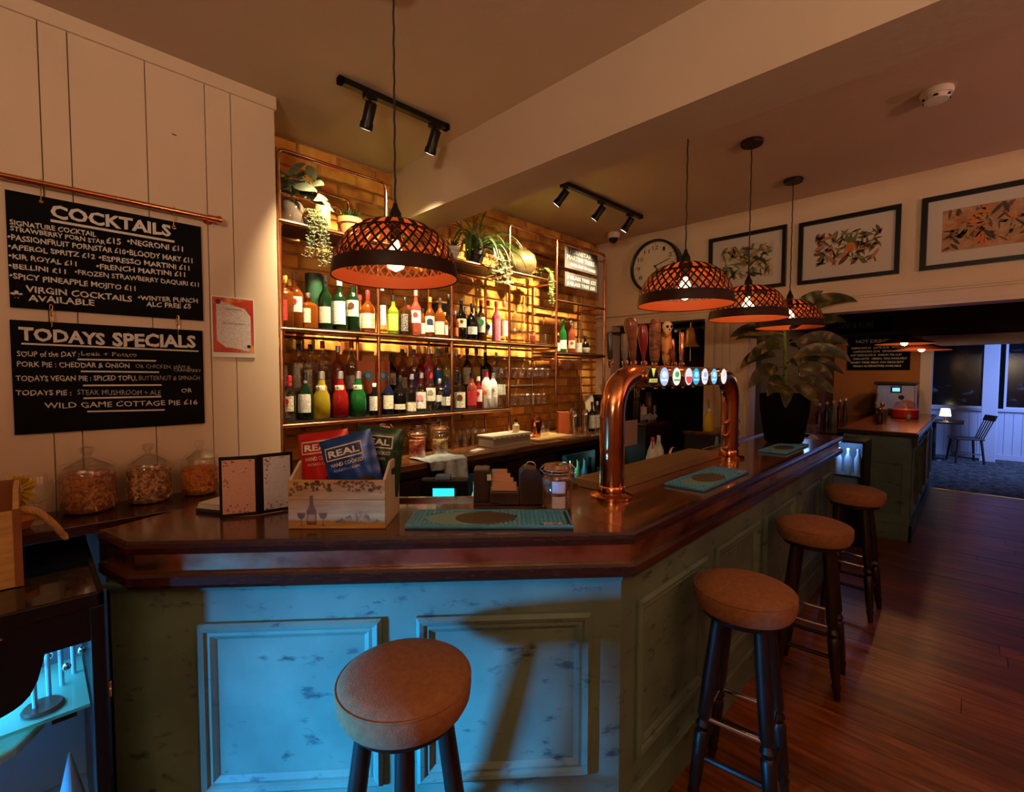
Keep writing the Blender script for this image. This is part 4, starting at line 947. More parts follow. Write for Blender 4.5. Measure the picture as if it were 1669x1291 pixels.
def chalk_bar(t, x0, y0, x1, y1, th=.004, m=None):
    a_, b_ = crp(x0, y0, YB)-t.location, crp(x1, y1, YB)-t.location; d = (b_-a_)/2
    MB().obox((a_+b_)/2, d, (0, .0002, 0), (0, 0, th)).build('underline', m or chalk, t)
c1 = chalkboard('black cocktails chalkboard with white lettering hanging from the copper rail', -.044, .536, 1.852, 2.257)
B1, B2 = .012, .03
chalk_lines(c1, [
 ('COCKTAILS', 237, 240, 800, 330, 62, .035, chalk), ('•', 805, 300, 825, 302, 20, .05, chalk),
 ('SIGNATURE COCKTAIL', 45, 275, 450, 332, 26, .02, chalk), ('STRAWBERRY PORN STAR', 48, 303, 492, 368, 24, .02, chalk), ('£15', 497, 362, 566, 368, 30, .02, chalk), ('•NEGRONI £11', 595, 366, 856, 402, 28, .02, chalk),
 ('•PASSIONFRUIT PORNSTAR £10', 36, 345, 588, 415, 28, .02, chalk), ('•BLOODY MARY £11', 592, 416, 900, 456, 28, .02, chalk),
 ('•APEROL SPRITZ £12', 38, 388, 445, 436, 26, .02, chalk), ('•ESPRESSO MARTINI £11', 462, 442, 886, 490, 26, .02, chalk),
 ('•KIR ROYAL £11', 40, 432, 358, 470, 26, .02, chalk), ('•FRENCH MARTINI £11', 450, 482, 866, 520, 26, .02, chalk),
 ('•BELLINI £11', 40, 478, 308, 506, 26, .02, chalk), ('•FROZEN STRAWBERRY DAQUIRI £11', 350, 508, 930, 566, 24, .015, chalk),
 ('•SPICY PINEAPPLE MOJITO £11', 44, 526, 634, 586, 28, .02, chalk), ('*', 50, 650, 108, 652, 70, .05, chalk),
 ('VIRGIN COCKTAILS', 120, 590, 618, 636, 32, .02, chalk), ('AVAILABLE', 132, 632, 442, 655, 32, .02, chalk),
 ('•WINTER PUNCH', 645, 628, 925, 642, 24, .02, chalk), ('ALC FREE £5', 684, 658, 893, 668, 24, .02, chalk)])
chalk_bar(c1, 236, 256, 816, 356, .0045)
c2_ = chalkboard('black chalkboard headed todays specials hanging below the cocktails board', -.047, .531, 1.402, 1.808)
chalk_lines(c2_, [
 ('TODAYS', 88, 812, 492, 838, 64, .035, chalk), ('SPECIALS', 526, 842, 916, 850, 66, .035, chalk),
 ('SOUP of the DAY :', 80, 892, 372, 894, 28, .008, chalk), ('Leek + Potato', 380, 888, 640, 893, 22, .005, chalk2),
 ('PORK PIE : CHEDDAR & ONION', 80, 940, 606, 946, 27, .01, chalk), ('OR CHICKEN, HAM &', 634, 946, 890, 950, 20, .0, chalk2), ('CRANBERRY', 812, 962, 940, 966, 16, 0, chalk2),
 ('TODAYS VEGAN PIE : SPICED TOFU,', 74, 1008, 640, 1004, 28, .01, chalk), ('BUTTERNUT & SPINACH', 650, 1004, 934, 1002, 24, 0, chalk2),
 ('TODAYS PIE :', 74, 1074, 334, 1074, 28, .012, chalk), ('STEAK MUSHROOM + ALE', 362, 1072, 752, 1072, 27, .004, chalk2), ('OR', 848, 1062, 898, 1060, 22, .005, chalk),
 ('WILD GAME COTTAGE PIE £16', 208, 1136, 924, 1116, 28, .006, chalk)])
for b_ in ((100, 832, 928, 868), (362, 906, 730, 913), (378, 962, 744, 966), (388, 1028, 756, 1026), (390, 1088, 754, 1080), (408, 1150, 770, 1142)):
    chalk_bar(c2_, *b_, th=.003)
t = thing('board_hangers', 'h', 'hook'); bpy.data.objects.remove(t)
for i, (px, z0, z1) in enumerate(((70, 2.235, 2.305), (284, 2.235, 2.305), (79, 1.79, 1.87), (286, 1.785, 1.87))):
    p = at(px, 400, 1, LY-.02)
    t = thing('board_hook', ['left wire hook between copper rail and cocktails board', 'right wire hook between copper rail and cocktails board', 'left chain link joining the two chalkboards', 'right chain link joining the two chalkboards'][i], 'hook', (p.x, LY-.019, z0))
    if i < 2: MB().tube([(0, -.001, 0), (0, -.004, .04), (0, -.012, .062), (0, -.030, .073), (0, -.038, .062)], .002, 6).build('wire', brass, t); MB().sphere((0, -.001, 0), .007, 10, 6).build('ring_screw', brass, t)
    else:
        for k in range(4): MB().tube([(.004*math.cos(q)*(1 if k % 2 else .2), -.003+.004*math.cos(q)*(.2 if k % 2 else 1), .010+k*.020+.012*math.sin(q)) for q in [j*2*PI/10 for j in range(10)]], .0015, 5, closed=True).build('link', brass, t)
# certificate
t = thing('certificate', 'small red and orange bordered certificate pinned beside the chalkboards', 'certificate', (.567, LY-.006, 1.695))
MB().box(0, .178, 0, .005, 0, .274).build('backing', white, t, bevel=.001)
MB().box(.006, .172, -.0006, 0, .022, .268).build('red_border', ramp_mat('red_orange_print', [(.35, (.45, .02, .01)), (.55, (.62, .06, .02)), (.65, (.80, .35, .06))], 9, rough=.4), t)
MB().add([(x_, -.0012, z_) for x_, z_ in ((.020, .075), (.055, .045), (.10, .040), (.148, .028), (.160, .05), (.160, .19), (.135, .225), (.090, .235), (.04, .252), (.020, .24))], [tuple(range(10))]).build('white_panel', printed('cert_paper', (.72, .66, .62), (.35, .28, .28), 55, .62), t)
MB().disc((.028, -.0016, .248), .011, (0, 1, 0), 14, th=.0006).build('rosette', M('dark_red', (.15, .01, .01), .5), t); MB().disc((.150, -.0016, .052), .008, (0, 1, 0), 12, th=.0006).build('seal', black, t)
lettering('CERTIFICATE', (.055, -.0017, .215), (.120, -.0017, .215), .006, M('ink', (.10, .07, .07), .6), t, .01); lettering('The White Hart', (.045, -.0017, .15), (.135, -.0017, .15), .009, M('ink', (.10, .07, .07), .6), t, .0)

# shelf under the chalkboards with jars
t = thing('wall_shelf', 'dark wooden shelf along the boarded wall holding the big glass jars', 'shelf', (-.75, 2.14, 1.072)); MB().box(0, 1.603, 0, .290, 0, .035).build('shelf_board', mahog2, t, bevel=.003); MB().box(.02, 1.60, .25, .29, -.05, 0).build('batten', darkw, t); MB().box(0.9, 1.603, .0, .05, -.12, 0).build('front_apron', darkw, t)
ST = 1.1075
def snack(n, c1_, c2x, c3): return ramp_mat(n, [(.30, c1_), (.5, c2x), (.68, c3)], 42, rough=.6, bump=1.0, detail=3, dist=1.5)
for i, (px, pz, r, hb, mat_, words, fill) in enumerate((
    (145, 832, .083, .165, snack('snack_mix', (.12, .03, .012), (.48, .16, .05), (.70, .38, .16)), 'big glass jar of reddish-brown snack mix, leftmost and largest of three', .93),
    (246, 819, .075, .158, snack('pretzel_mix', (.10, .035, .018), (.42, .18, .07), (.72, .48, .26)), 'big glass jar of brown pretzel pieces, middle of three', .93),
    (330, 806, .070, .152, snack('orange_snack', (.35, .07, .015), (.65, .18, .03), (.78, .32, .07)), 'big glass jar of orange snacks, rightmost, partly behind the standing menu', .80))):
    p = at(px, pz, 2, ST); t = thing('snack_jar', words, 'jar', (p.x, min(p.y+r*.7, LY-r-.006), ST), 0, 'big snack jars on the wall shelf')
    MB().lathe([(r*.80, 0), (r*.95, .012), (r, .035), (r, hb*.85), (r*.90, hb)], 32, cap=False).build('glass_body', gl_, t, smooth=True, recalc=False)
    MB().lathe([(r*.80, .004), (r*.92, .014), (r*.965, .036), (r*.965, hb*fill*.9), (r*.7, hb*fill*.96)], 32).build('contents', mat_, t, smooth=True)
    sn = MB()
    for k in range(90):
        a_ = random.uniform(0, 2*PI); zz = random.uniform(.02, hb*fill*.9); rr = r*.972
        d1 = Vector((-math.sin(a_), math.cos(a_), 0)); ang = random.uniform(0, PI); ax_ = d1*math.cos(ang)+Vector((0, 0, 1))*math.sin(ang)
        sn.obox((rr*math.cos(a_), rr*math.sin(a_), zz), ax_*.009, ax_.cross(Vector((math.cos(a_), math.sin(a_), 0)))*.0025, Vector((math.cos(a_), math.sin(a_), 0))*.002)
    tag(sn.build('snack_pieces', M('snack_piece_%d' % i, [(.55, .22, .08), (.68, .42, .20), (.75, .28, .05)][i], .5, var=.3), t), kind='stuff')
    MB().lathe([(r*1.02, hb), (r*1.03, hb+.006), (r*.85, hb+.016), (r*.40, hb+.034), (r*.16, hb+.040), (r*.16, hb+.046), (r*.30, hb+.056), (r*.30, hb+.074), (.002, hb+.080)], 28).build('glass_lid', gl_, t, smooth=True)
t = wine_glass('goblet_glass', 'clear goblet left of the largest snack jar on the wall shelf', .000, 2.27, ST, .165, .045, False, None, 'goblet')
# yellow flowers and bowl beside the box
t = thing('dried_flowers', 'bright yellow dried flowers in an orange bowl behind the wooden box', 'flowers', (-.045, 2.235, ST)); MB().lathe([(.025, 0), (.045, .03), (.042, .055)], 18).build('bowl', M('orange_bowl', (.60, .22, .03), .5), t, smooth=True)
MB().tube([(.01, .0, .055), (.0, 0, .10)], .006, 6).build('stem', M('stem_green', (.15, .2, .05), .7), t)
fm = MB()
for k in range(120):
    a_ = random.uniform(0, 2*PI); b_ = random.uniform(-1, 1); d = Vector((math.cos(a_)*math.sqrt(1-b_*b_), math.sin(a_)*math.sqrt(1-b_*b_), b_)); c = Vector((.0, 0, .125))+Vector((d.x*.038, d.y*.03, d.z*.045))
    s_ = d.orthogonal().normalized(); fm.add([c-d*.02, c+s_*.005, c+d*.012, c-s_*.005], [(0, 1, 2, 3)])
tag(fm.build('petals', M('yellow_petals', (.85, .55, .01), .8), t, recalc=False), kind='stuff')

# wooden box at the left edge, on the display cabinet
pale = ramp_mat('pale_crate_wood', [(.3, (.42, .24, .07)), (.6, (.60, .37, .12)), (.8, (.70, .45, .17))], 5, (1.5, 1.5, 12), .6)
crateb = M('crate_brown_edge', (.26, .09, .025), .6, var=.2)
CABT = 1.02
t = thing('wooden_box', 'pale wooden box with brown edges and rope handle at the left edge', 'box', (-.036, 1.90, CABT+.001))
MB().box(-.40, -.012, 0, .012, 0, .215).build('front_board', pale, t, bevel=.001)
MB().prism([(0, 0), (.24, 0), (.24, .262), (.06, .262), (0, .215)], 0, .012)
sb = MB(); pts = [(0, 0), (.27, 0), (.27, .262), (.09, .262), (0, .217)]
sb.add([(-.012, y, z) for y, z in pts]+[(0, y, z) for y, z in pts], [(0, 1, 2, 3, 4), (9, 8, 7, 6, 5)]+[(i, 5+i, 5+(i+1) % 5, (i+1) % 5) for i in range(5)]); sb.build('side_board', pale, t)
MB().box(-.40, -.0, .258, .270, 0, .262).build('back_board', crateb, t); MB().box(-.40, -.012, .012, .258, 0, .010).build('base_board', crateb, t); MB().box(-.013, .004, -.003, .014, 0, .219).build('corner_strip', crateb, t)
rp = rnd_path([(.0, .07, .20), (.035, .07, .195), (.075, .10, .13), (.10, .13, .075)], .03, 6); mbr = MB()
for ph in (0, 2*PI/3, 4*PI/3):
    pth = []
    L0 = 0
    for i in range(len(rp)-1):
        for k in range(5):
            q = rp[i].lerp(rp[i+1], k/5); L0 += (rp[i+1]-rp[i]).length/5; pth.append(q+Vector((0, .006*math.cos(L0*240+ph), .006*math.sin(L0*240+ph))))
    mbr.tube(pth, .007, 7)
mbr.build('rope_handle', M('rope', (.60, .34, .13), .9, var=.2, scale=60), t, smooth=True)

# ------------------------------------------------------------------ chilled display cabinet, lower left
t = thing('display_cabinet', 'black glass-topped chilled display cabinet glowing blue at the lower left', 'display cabinet', (0, 0, 0))
cx0, cx1, cy0, cy1 = -.80, .122, 1.694, 2.335
glow = M('cabinet_white_liner', (.42, .60, .72), .35)
MB().box(cx0, cx1-.012, cy0+.012, cy1-.012, 1.002, 1.019).build('glass_top', M('dark_glass_top', (.012, .013, .013), .06, spec=.9), t)
f_ = MB(); f_.box(cx0, cx1, cy0-.004, cy0+.012, .985, 1.022); f_.box(cx1-.014, cx1, cy0-.004, cy1, .985, 1.022); f_.box(cx0, cx1, cy1-.014, cy1, .985, 1.022); f_.build('top_frame', black, t, bevel=.002)
MB().box(cx1-.030, cx1, cy0-.004, cy1, 0, .985).build('side_panel', black, t, bevel=.002)
fa = MB(); pz = [(-.80, .80), (-.10, .80)]
# black fascia with swooping lower edge
n = 60; top_ = []; bot = []
for i in range(n+1):
    u = i/n; x = cx0+(cx1-.03-cx0)*u
    zb = .893 if x > .002 else .893-.112*(1-math.exp(-(.002-x)*55))-.20*max(0, (.002-x))
    top_.append((x, cy0, .985)); bot.append((x, cy0, zb))
m_ = len(top_); fa.add(top_+bot+[(x, y+.02, z) for x, y, z in top_]+[(x, y+.02, z) for x, y, z in bot],
    [(i, i+1, m_+i+1, m_+i) for i in range(n)]+[(2*m_+i, 3*m_+i, 3*m_+i+1, 2*m_+i+1) for i in range(n)]+[(m_+i, m_+i+1, 3*m_+i+1, 3*m_+i) for i in range(n)]); fa.build('black_fascia', black, t)
MB().tube(arc((-.09, cy0-.004, .952), .022, .5, 2.6, 8), .003, 8).build('lock_ring', chrome, t)
MB().box(cx0, cx1-.03, cy0+.44, cy0+.46, .25, .985).build('back_liner', glow, t); MB().box(cx0, cx1-.03, cy0+.02, cy0+.46, .20, .24).build('deck', glow, t)
li = MB(); vs = []
for i in range(13):
    a_ = i/12*PI/2; vs.append((math.cos(a_), math.sin(a_)))
# curved inner liner sweeping up at the right
sw = MB(); pts2 = [(cx0, .62), (-.45, .60), (-.30, .62), (-.18, .67), (-.09, .74), (-.045, .82), (-.03, .90)]
sw.add([(x, cy0+.30, z) for x, z in pts2]+[(x, cy0+.44, z+.02) for x, z in pts2], [(i, i+1, 7+i+1, 7+i) for i in range(6)]); o = sw.build('curved_liner', glow, t, smooth=True)
md = o.modifiers.new('s', 'SOLIDIFY'); md.thickness = .012
MB().box(cx0, cx1-.035, cy0+.04, cy0+.36, .690, .699).build('glass_shelf', glass('green_edge_glass', (.30, .75, .62), .55), t)
sl = MB(); 
vs = [(-.72, .10), (-.20, .10), (-.06, .16), (.00, .26), (-.10, .33), (-.72, .33)]
o = MB().prism([(x, cy0+y) for x, y in vs], .560, .590).build('marble_slab', ramp_mat('green_marble', [(.35, (.30, .42, .26)), (.5, (.55, .66, .42)), (.62, (.80, .86, .70))], 14, rough=.35, detail=5), t, bevel=.008)
for i in range(4): MB().tube([(-.02+i*.028, cy0+.10+.05*i, .70), (-.022+i*.028, cy0+.10+.05*i, .885)], .006, 10).build('glass_rod', M('blue_white_tube', (.5, .75, .85), .15), t)
for i in range(5): MB().sphere((-.06+.035*i, cy0+.14+.03*(i % 3), .80-.022*(i % 2)), .011, 10, 8).build('steel_fixing', chrome, t, smooth=True)
MB().box(.01, .06, cy0+.05, cy0+.20, .672, .686).build('shelf_bracket', black, t)
MB().lathe([(.035, 0), (.045, .006), (.04, .012)], 16, o=(-.005, cy0+.10, .700)).build('small_dish', M('dark_brown_dish', (.10, .05, .03), .3), t, smooth=True)
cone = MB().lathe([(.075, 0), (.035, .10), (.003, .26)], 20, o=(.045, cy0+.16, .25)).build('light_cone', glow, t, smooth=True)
MB().box(cx0, cx1-.032, cy0+.003, cy0+.008, .20, .98).build('front_glass', glass('cabinet_front_glass', (.80, .93, 1.0), .93), t)
MB().box(cx0, cx1, cy0, cy1, 0, .20).build('plinth', black, t)
MB().box(cx0+.05, cx1-.06, cy0+.05, cy0+.07, .955, .965).build('light_strip', M('cabinet_strip_light', (.25, .68, 1.0), emit=8.0), t)
lamp('AREA', 'cabinet_light', (-.25, cy0+.22, .935), CAB_W, (.16, .58, 1.0), .5, (-.25, cy0+.24, 0), sizey=.25)
# rail visible at the bar side of the cabinet
t = thing('door_latch', 'small brass latch on the dark post between cabinet and bar', 'latch', (.125, 1.70, .74)); MB().box(0, .006, -.008, .006, -.022, .022).build('latch_plate', brass, t, bevel=.001); MB().sphere((.003, -.010, .0), .004, 8, 6).build('screw', brass, t)
# ------------------------------------------------------------------ bar stools
seatm = M('brown_wool_seat', (.30, .135, .055), .95, var=.15, scale=60, bump=.3, bscale=260)
def make_stool():
    t = thing('bar_stool', 's', 'stool')
    MB().lathe([(.14, .752), (.162, .756), (.172, .775), (.175, .805), (.172, .825), (.164, .835), (.14, .845), (.10, .851), (.05, .854), (.001, .855)], 40).build('seat', seatm, t, smooth=True)
    MB().tube([(.172*math.cos(i*PI/24), .172*math.sin(i*PI/24), .826) for i in range(48)], .0032, 6, closed=True).build('seat_piping', seatm, t, smooth=True)
    MB().lathe([(.142, .73), (.146, .7515)], 32).build('seat_base', darkw, t)
    def lg(q, z): 
        k = .098+.095*(1-z/.73); return Vector((k*math.cos(q), k*math.sin(q), z))
    for i in range(4):
        q = PI/4+i*PI/2; a_, b_ = lg(q, 0), lg(q, .73)
        zs = [(0, .014), (.05, .017), (.07, .022), (.085, .016), (.10, .021), (.20, .024), (.29, .026), (.30, .018), (.32, .027), (.34, .018), (.36, .025), (.50, .026), (.73, .024)]
        MB().tube([lg(q, z) for z, _ in zs], [r for _, r in zs], 12).build('leg', darkw, t, smooth=True)
    for i in range(4):
        q0, q1 = PI/4+i*PI/2, PI/4+(i+1)*PI/2
        MB().tube([lg(q0, .345), lg(q1, .345)], .0095, 10).build('footrest_bar', chrome, t, smooth=True)
        MB().tube([lg(q0, .20), lg(q1, .20)], .011, 8).build('stretcher', darkw, t, smooth=True)
    return t
st0 = make_stool()
sts = [(st0 if i == 0 else copy_tree(st0)) for i in range(4)]
for t, (x, y, rz, lb) in zip(sts, ((.665, 1.045, .20, 'nearest bar stool, round brown padded seat, in front of the blue-lit panels'), (1.835, .585, .12, 'second bar stool along, round brown seat beside the first side panel'),
                                     (2.885, .580, .08, 'third bar stool along the side of the bar, half in shadow'), (3.945, .560, -.05, 'farthest bar stool, near the open end of the bar'))):
    t.location = (x, y, 0); t.rotation_euler = (0, 0, rz); tag(t, lb, 'stool', 'round padded bar stools')

# ------------------------------------------------------------------ crate of crisp packets
ZB = BZ+.0005
tc = thing('wooden_crate', 'pale printed wooden crate with bottle and wine glass picture holding crisp packets', 'crate', (.567, 1.565, ZB), math.atan2(-.221, .220))
W_, D_, H_ = .312, .20, .158
MB().box(0, W_, 0, .009, 0, H_).build('front_board', pale, tc, bevel=.001)
MB().box(0, W_, D_-.009, D_, 0, .195).build('back_board', pale, tc, bevel=.001)
MB().box(.009, W_-.009, .009, D_-.009, 0, .009).build('base_board', pale, tc)
for sx_ in (0, W_-.009):
    z1 = .205; sdb = MB(); y0 = .0
    out = [(.009, 0), (D_-.009, 0), (D_-.009, z1), (.085, z1), (.009, H_)]; hole = [(.085, .150), (.150, .150), (.150, .176), (.085, .176)]
    # side with hand hole: strips around the hole
    for (a0, a1, b0, b1) in ((.009, .085, 0, .150), (.085, .150, 0, .150), (.150, D_-.009, 0, z1), (.085, .150, .176, z1)): sdb.box(sx_, sx_+.009, a0, a1, b0, b1)
    sdb.add([(sx_+q, y, z) for q in (0, .009) for y, z in ((.009, .150), (.085, .150), (.085, z1), (.009, H_))], [(0, 1, 2, 3), (7, 6, 5, 4), (3, 2, 6, 7), (0, 3, 7, 4)])
    sdb.build('side_board', M('side_board_wood', (.66, .60, .42), .6, var=.08, scale=9), tc)
pr = M('brown_print', (.20, .085, .022), .7, var=.4, scale=40); pr2 = M('light_brown_print', (.40, .22, .085), .7, var=.3, scale=60)
yq = -.0006
def flat(mb, pts): mb.add([(x, yq, z) for x, z in pts], [tuple(range(len(pts)))])
m_ = MB(); xb = .075
flat(m_, [(xb-.016, .012), (xb+.016, .012), (xb+.016, .058), (xb+.006, .078), (xb+.0055, .108), (xb-.0055, .108), (xb-.006, .078), (xb-.016, .058)]); m_.build('bottle_print', pr, tc, recalc=False)
m_ = MB()
for gx in (.042, .112):
    flat(m_, [(gx-.014, .052), (gx+.014, .052), (gx+.010, .036), (gx+.001, .030), (gx+.001, .012), (gx+.010, .009), (gx-.010, .009), (gx-.001, .012), (gx-.001, .030), (gx-.010, .036)])
m_.build('wine_glass_print', pr, tc, recalc=False)
m_ = MB(); flat(m_, [(xb-.013, .022), (xb+.013, .022), (xb+.013, .046), (xb-.013, .046)])
for v in m_.v: pass
m_.v = [(x, yq*1.8, z) for x, _, z in m_.v]; m_.build('label_print', pr2, tc, recalc=False)
m_ = MB(); random.seed(3)
for k in range(95):
    u = random.random(); gx = .006+u*(W_-.012); dep = .018+.028*(abs(u-.5)*2)**3 + (.012 if .2 < u < .45 or .6 < u < .8 else 0); gz = H_-.004-random.random()*dep
    rr = random.uniform(.003, .007); q = random.uniform(0, PI); flat(m_, [(gx+rr*math.cos(q+j*2*PI/6)*(1.3 if j % 2 else .7), gz+rr*math.sin(q+j*2*PI/6)*(1.2 if j % 2 else .8)) for j in range(6)])
tag(m_.build('vine_leaf_print', pr, tc, recalc=False), kind='stuff')
m_ = MB()
for k in range(60):
    gx = random.uniform(.155, .29); gz = .02+random.random()*.035*(1-abs(gx-.23)/.09); rr = random.uniform(.002, .006); flat(m_, [(gx+rr*math.cos(j*2*PI/6), gz+rr*math.sin(j*2*PI/6)) for j in range(6)])
tag(m_.build('cheese_and_grapes_print', pr2, tc, recalc=False), kind='stuff')
box_(.002, W_-.002, yq-.0003, yq, .094, .0955).build('board_joint', pr, tc)
# crisp packets
def packet(label, loc, rz, tilt, lean, w, h, col, colname, dark, group='crisp packets in the wooden crate', words=True):
    t = thing('crisp_packet', label, 'packet', loc, rz, group)
    t.rotation_euler = (lean, tilt, rz)
    nu, nv = 16, 18; vs = []; fs = []
    def P(u, v, s):
        e = max(0, 1-abs(2*u-1)**2.6)*max(0, 1-abs(2*v-1)**3.0); bul = .021*e**.55; wr = .0016*math.sin(u*23+v*9)*e+.0020*math.sin(v*31+u*5)*(1-e)
        return ((u-.5)*w*(1-.05*e), s*(bul)+wr, v*h)
    for s in (-1, 1):
        o0 = len(vs); vs += [P(i/nu, j/nv, s) for j in range(nv+1) for i in range(nu+1)]
        for j in range(nv):
            for i in range(nu):
                q = o0+j*(nu+1)+i; fs.append((q, q+1, q+nu+2, q+nu+1) if s < 0 else (q, q+nu+1, q+nu+2, q+1))
    MB().add(vs, fs).build('foil_bag', M('foil_'+colname, col, .28, .25, spec=.8), t, smooth=True, recalc=False)
    for v in (0.0, 1.0):
        z = v*h; MB().box(-w/2, w/2, -.0012, .0012, z-.009 if v else z, z if v else z+.009).build('crimped_seal', M('foil_'+colname, col), t)
    def on(u0, v0, u1, v1, off=.0012):
        pass
    def proj(mb0, mat_, nm, off):
        V = []
        for x, _, z in mb0.v:
            u = x/w+.5; v = z/h; p = P(u, v, -1); V.append((x, p[1]-off, z))
        mb0.v = V; mb0.build(nm, mat_, t, recalc=False)
    x0, x1, z0, z1 = -.42*w, .30*w, h*.70, h*.88
    fr = MB(); nn = 14
    def strip_rect(mb0, x0, x1, z0, z1, n=10, m=3):
        vs = [(x0+(x1-x0)*i/n, 0, z0+(z1-z0)*j/m) for j in range(m+1) for i in range(n+1)]
        mb0.add(vs, [(j*(n+1)+i, j*(n+1)+i+1, (j+1)*(n+1)+i+1, (j+1)*(n+1)+i) for j in range(m) for i in range(n)])
    a_ = MB(); strip_rect(a_, x0, x1, z0, z1, 14, 6); proj(a_, M('packet_logo_border', (.85, .78, .66), .5), 'logo_border', .0012)
    a_ = MB(); strip_rect(a_, x0+.004, x1-.004, z0+.004, z1-.004, 14, 6); proj(a_, M('logo_fill_'+colname, dark, .5), 'logo_panel', .0020)
    a_ = MB(); lettering('REAL', (x0+.012, 0, z0+.011), (x1-.010, 0, z0+.011), (z1-z0)-.023, None, None, .03, mb=a_); proj(a_, M('packet_white', (.90, .85, .78), .5), 'lettering', .0032)
    a_ = MB(); lettering('HAND COOKED', (x0+.012, 0, z0-.022), (x1-.004, 0, z0-.022), .012, None, None, .02, mb=a_); lettering('POTATO CRISPS', (x0+.02, 0, z0-.040), (x1-.02, 0, z0-.040), .008, None, None, .0, mb=a_)
    proj(a_, M('packet_pale', (.80, .72, .60), .5), 'small_lettering', .0028)
    # bowler hatted face picture stand-in: dark oval picture patch
    a_ = MB(); q = [(.20*w+.20*w*math.cos(k*2*PI/18), h*.30+.10*h*math.sin(k*2*PI/18)) for k in range(18)]; a_.add([(x, 0, z) for x, z in q]+[(.20*w, 0, h*.30)], [(k, (k+1) % 18, 18) for k in range(18)]); proj(a_, M('packet_picture_dark', (.02, .015, .012), .5), 'dark_picture_patch', .0024)
    a_ = MB(); q = [(.22*w+.13*w*math.cos(k*2*PI/14), h*.17+.08*h*math.sin(k*2*PI/14)) for k in range(14)]; a_.add([(x, 0, z) for x, z in q]+[(.22*w, 0, h*.17)], [(k, (k+1) % 14, 14) for k in range(14)]); proj(a_, M('packet_picture_skin', (.45, .18, .09), .5), 'picture_patch', .0030)
    return t
import mathutils
crz = tc.rotation_euler[2]
def cr(x, y, z): v = Matrix.Rotation(crz, 3, 'Z') @ Vector((x, y, 0)); return (.567+v.x, 1.565+v.y, ZB+z)
packet('red crisp packet at the left of the wooden crate', cr(.104, .078, .066), crz, -.13, -.12, .172, .240, (.62, .012, .012), 'red', (.45, .02, .02))
packet('blue crisp packet in the middle, leaning left in the wooden crate', cr(.222, .055, .058), crz, -.26, -.08, .178, .245, (.006, .07, .34), 'blue', (.015, .05, .18))
packet('dark green crisp packet at the back right of the wooden crate', cr(.238, .140, .075), crz, .10, -.06, .165, .240, (.010, .055, .022), 'green', (.01, .03, .015))
packet('silver-blue packet corner low at the right of the wooden crate', cr(.262, .10, .012), crz+.3, -.25, -.05, .09, .165, (.12, .25, .55), 'steel_blue', (.05, .1, .3))
packet('brown striped packet tucked at the far left of the wooden crate', cr(.045, .135, .012), crz-.1, -.10, -.05, .09, .185, (.35, .14, .06), 'brown', (.2, .06, .03))
# standing menu
tm2 = thing('standing_menu', 'black folder menu standing open on the bar left of the crate', 'menu', (.556, 1.800, ZB))
def leaf_page(p0, p1, col, nm, first):
    p0, p1 = Vector(p0), Vector(p1); d = (p1-p0); L_ = d.length; d.normalize(); n_ = Vector((d.y, -d.x, 0)); up = Vector((0, 0, 1))
    hh = .212 if first else .214
    MB().obox(p0+d*L_/2+up*hh/2, d*L_/2, n_*.003, up*hh/2).build('cover', black, tm2, bevel=.001)
    MB().obox(p0+d*L_/2+up*hh/2+n_*.0036, d*(L_/2-.009), n_*.0005, up*(hh/2-.012)).build('page', printed('menu_page_'+nm, col, [c_*.72 for c_ in col], 50, .70), tm2)
    fl_ = MB(); random.seed(5 if first else 9)
    for k in range(34):
        u = random.choice([random.uniform(.04, .25), random.uniform(.1, .9)]); 
        v = (1-random.random()**2*.22) if k < 20 else random.random()**2*.16
        if k < 8: u = random.uniform(.03, .16); v = random.uniform(.5, 1)
        c = p0+d*(.011+(L_-.022)*u)+up*(.014+(hh-.030)*v)+n_*.0046; q = random.uniform(0, PI); r_ = .0045
        a1, b1 = d*math.cos(q)+up*math.sin(q), -d*math.sin(q)+up*math.cos(q); fl_.add([c-a1*r_, c+b1*r_*.45, c+a1*r_, c-b1*r_*.45], [(0, 1, 2, 3)])
    tag(fl_.build('leaf_print', M('leaf_print_brown', (.18, .07, .06), .7), tm2, recalc=False), kind='stuff')
leaf_page((-.113, .048, 0), (-.004, .001, 0), (.74, .44, .36), 'pink', True)
leaf_page((.004, .001, 0), (.110, -.012, 0), (.72, .74, .86), 'white', False)
MB().box(-.005, .005, -.002, .006, 0, .213).build('spine', black, tm2)
t = thing('napkin_stack', 'low stack of white paper napkins behind the standing menu', 'napkins', (.475, 1.975, ZB), .5)
MB().box(-.055, .055, -.055, .055, 0, .012).build('holder', M('dark_blue_tray', (.02, .04, .08), .4), t, bevel=.003)
for k in range(3): MB().box(-.052+.003*k, .050+.002*k, -.052, .05, .0125+k*.007, .0185+k*.007).build('napkin', paper, t, bevel=.002)
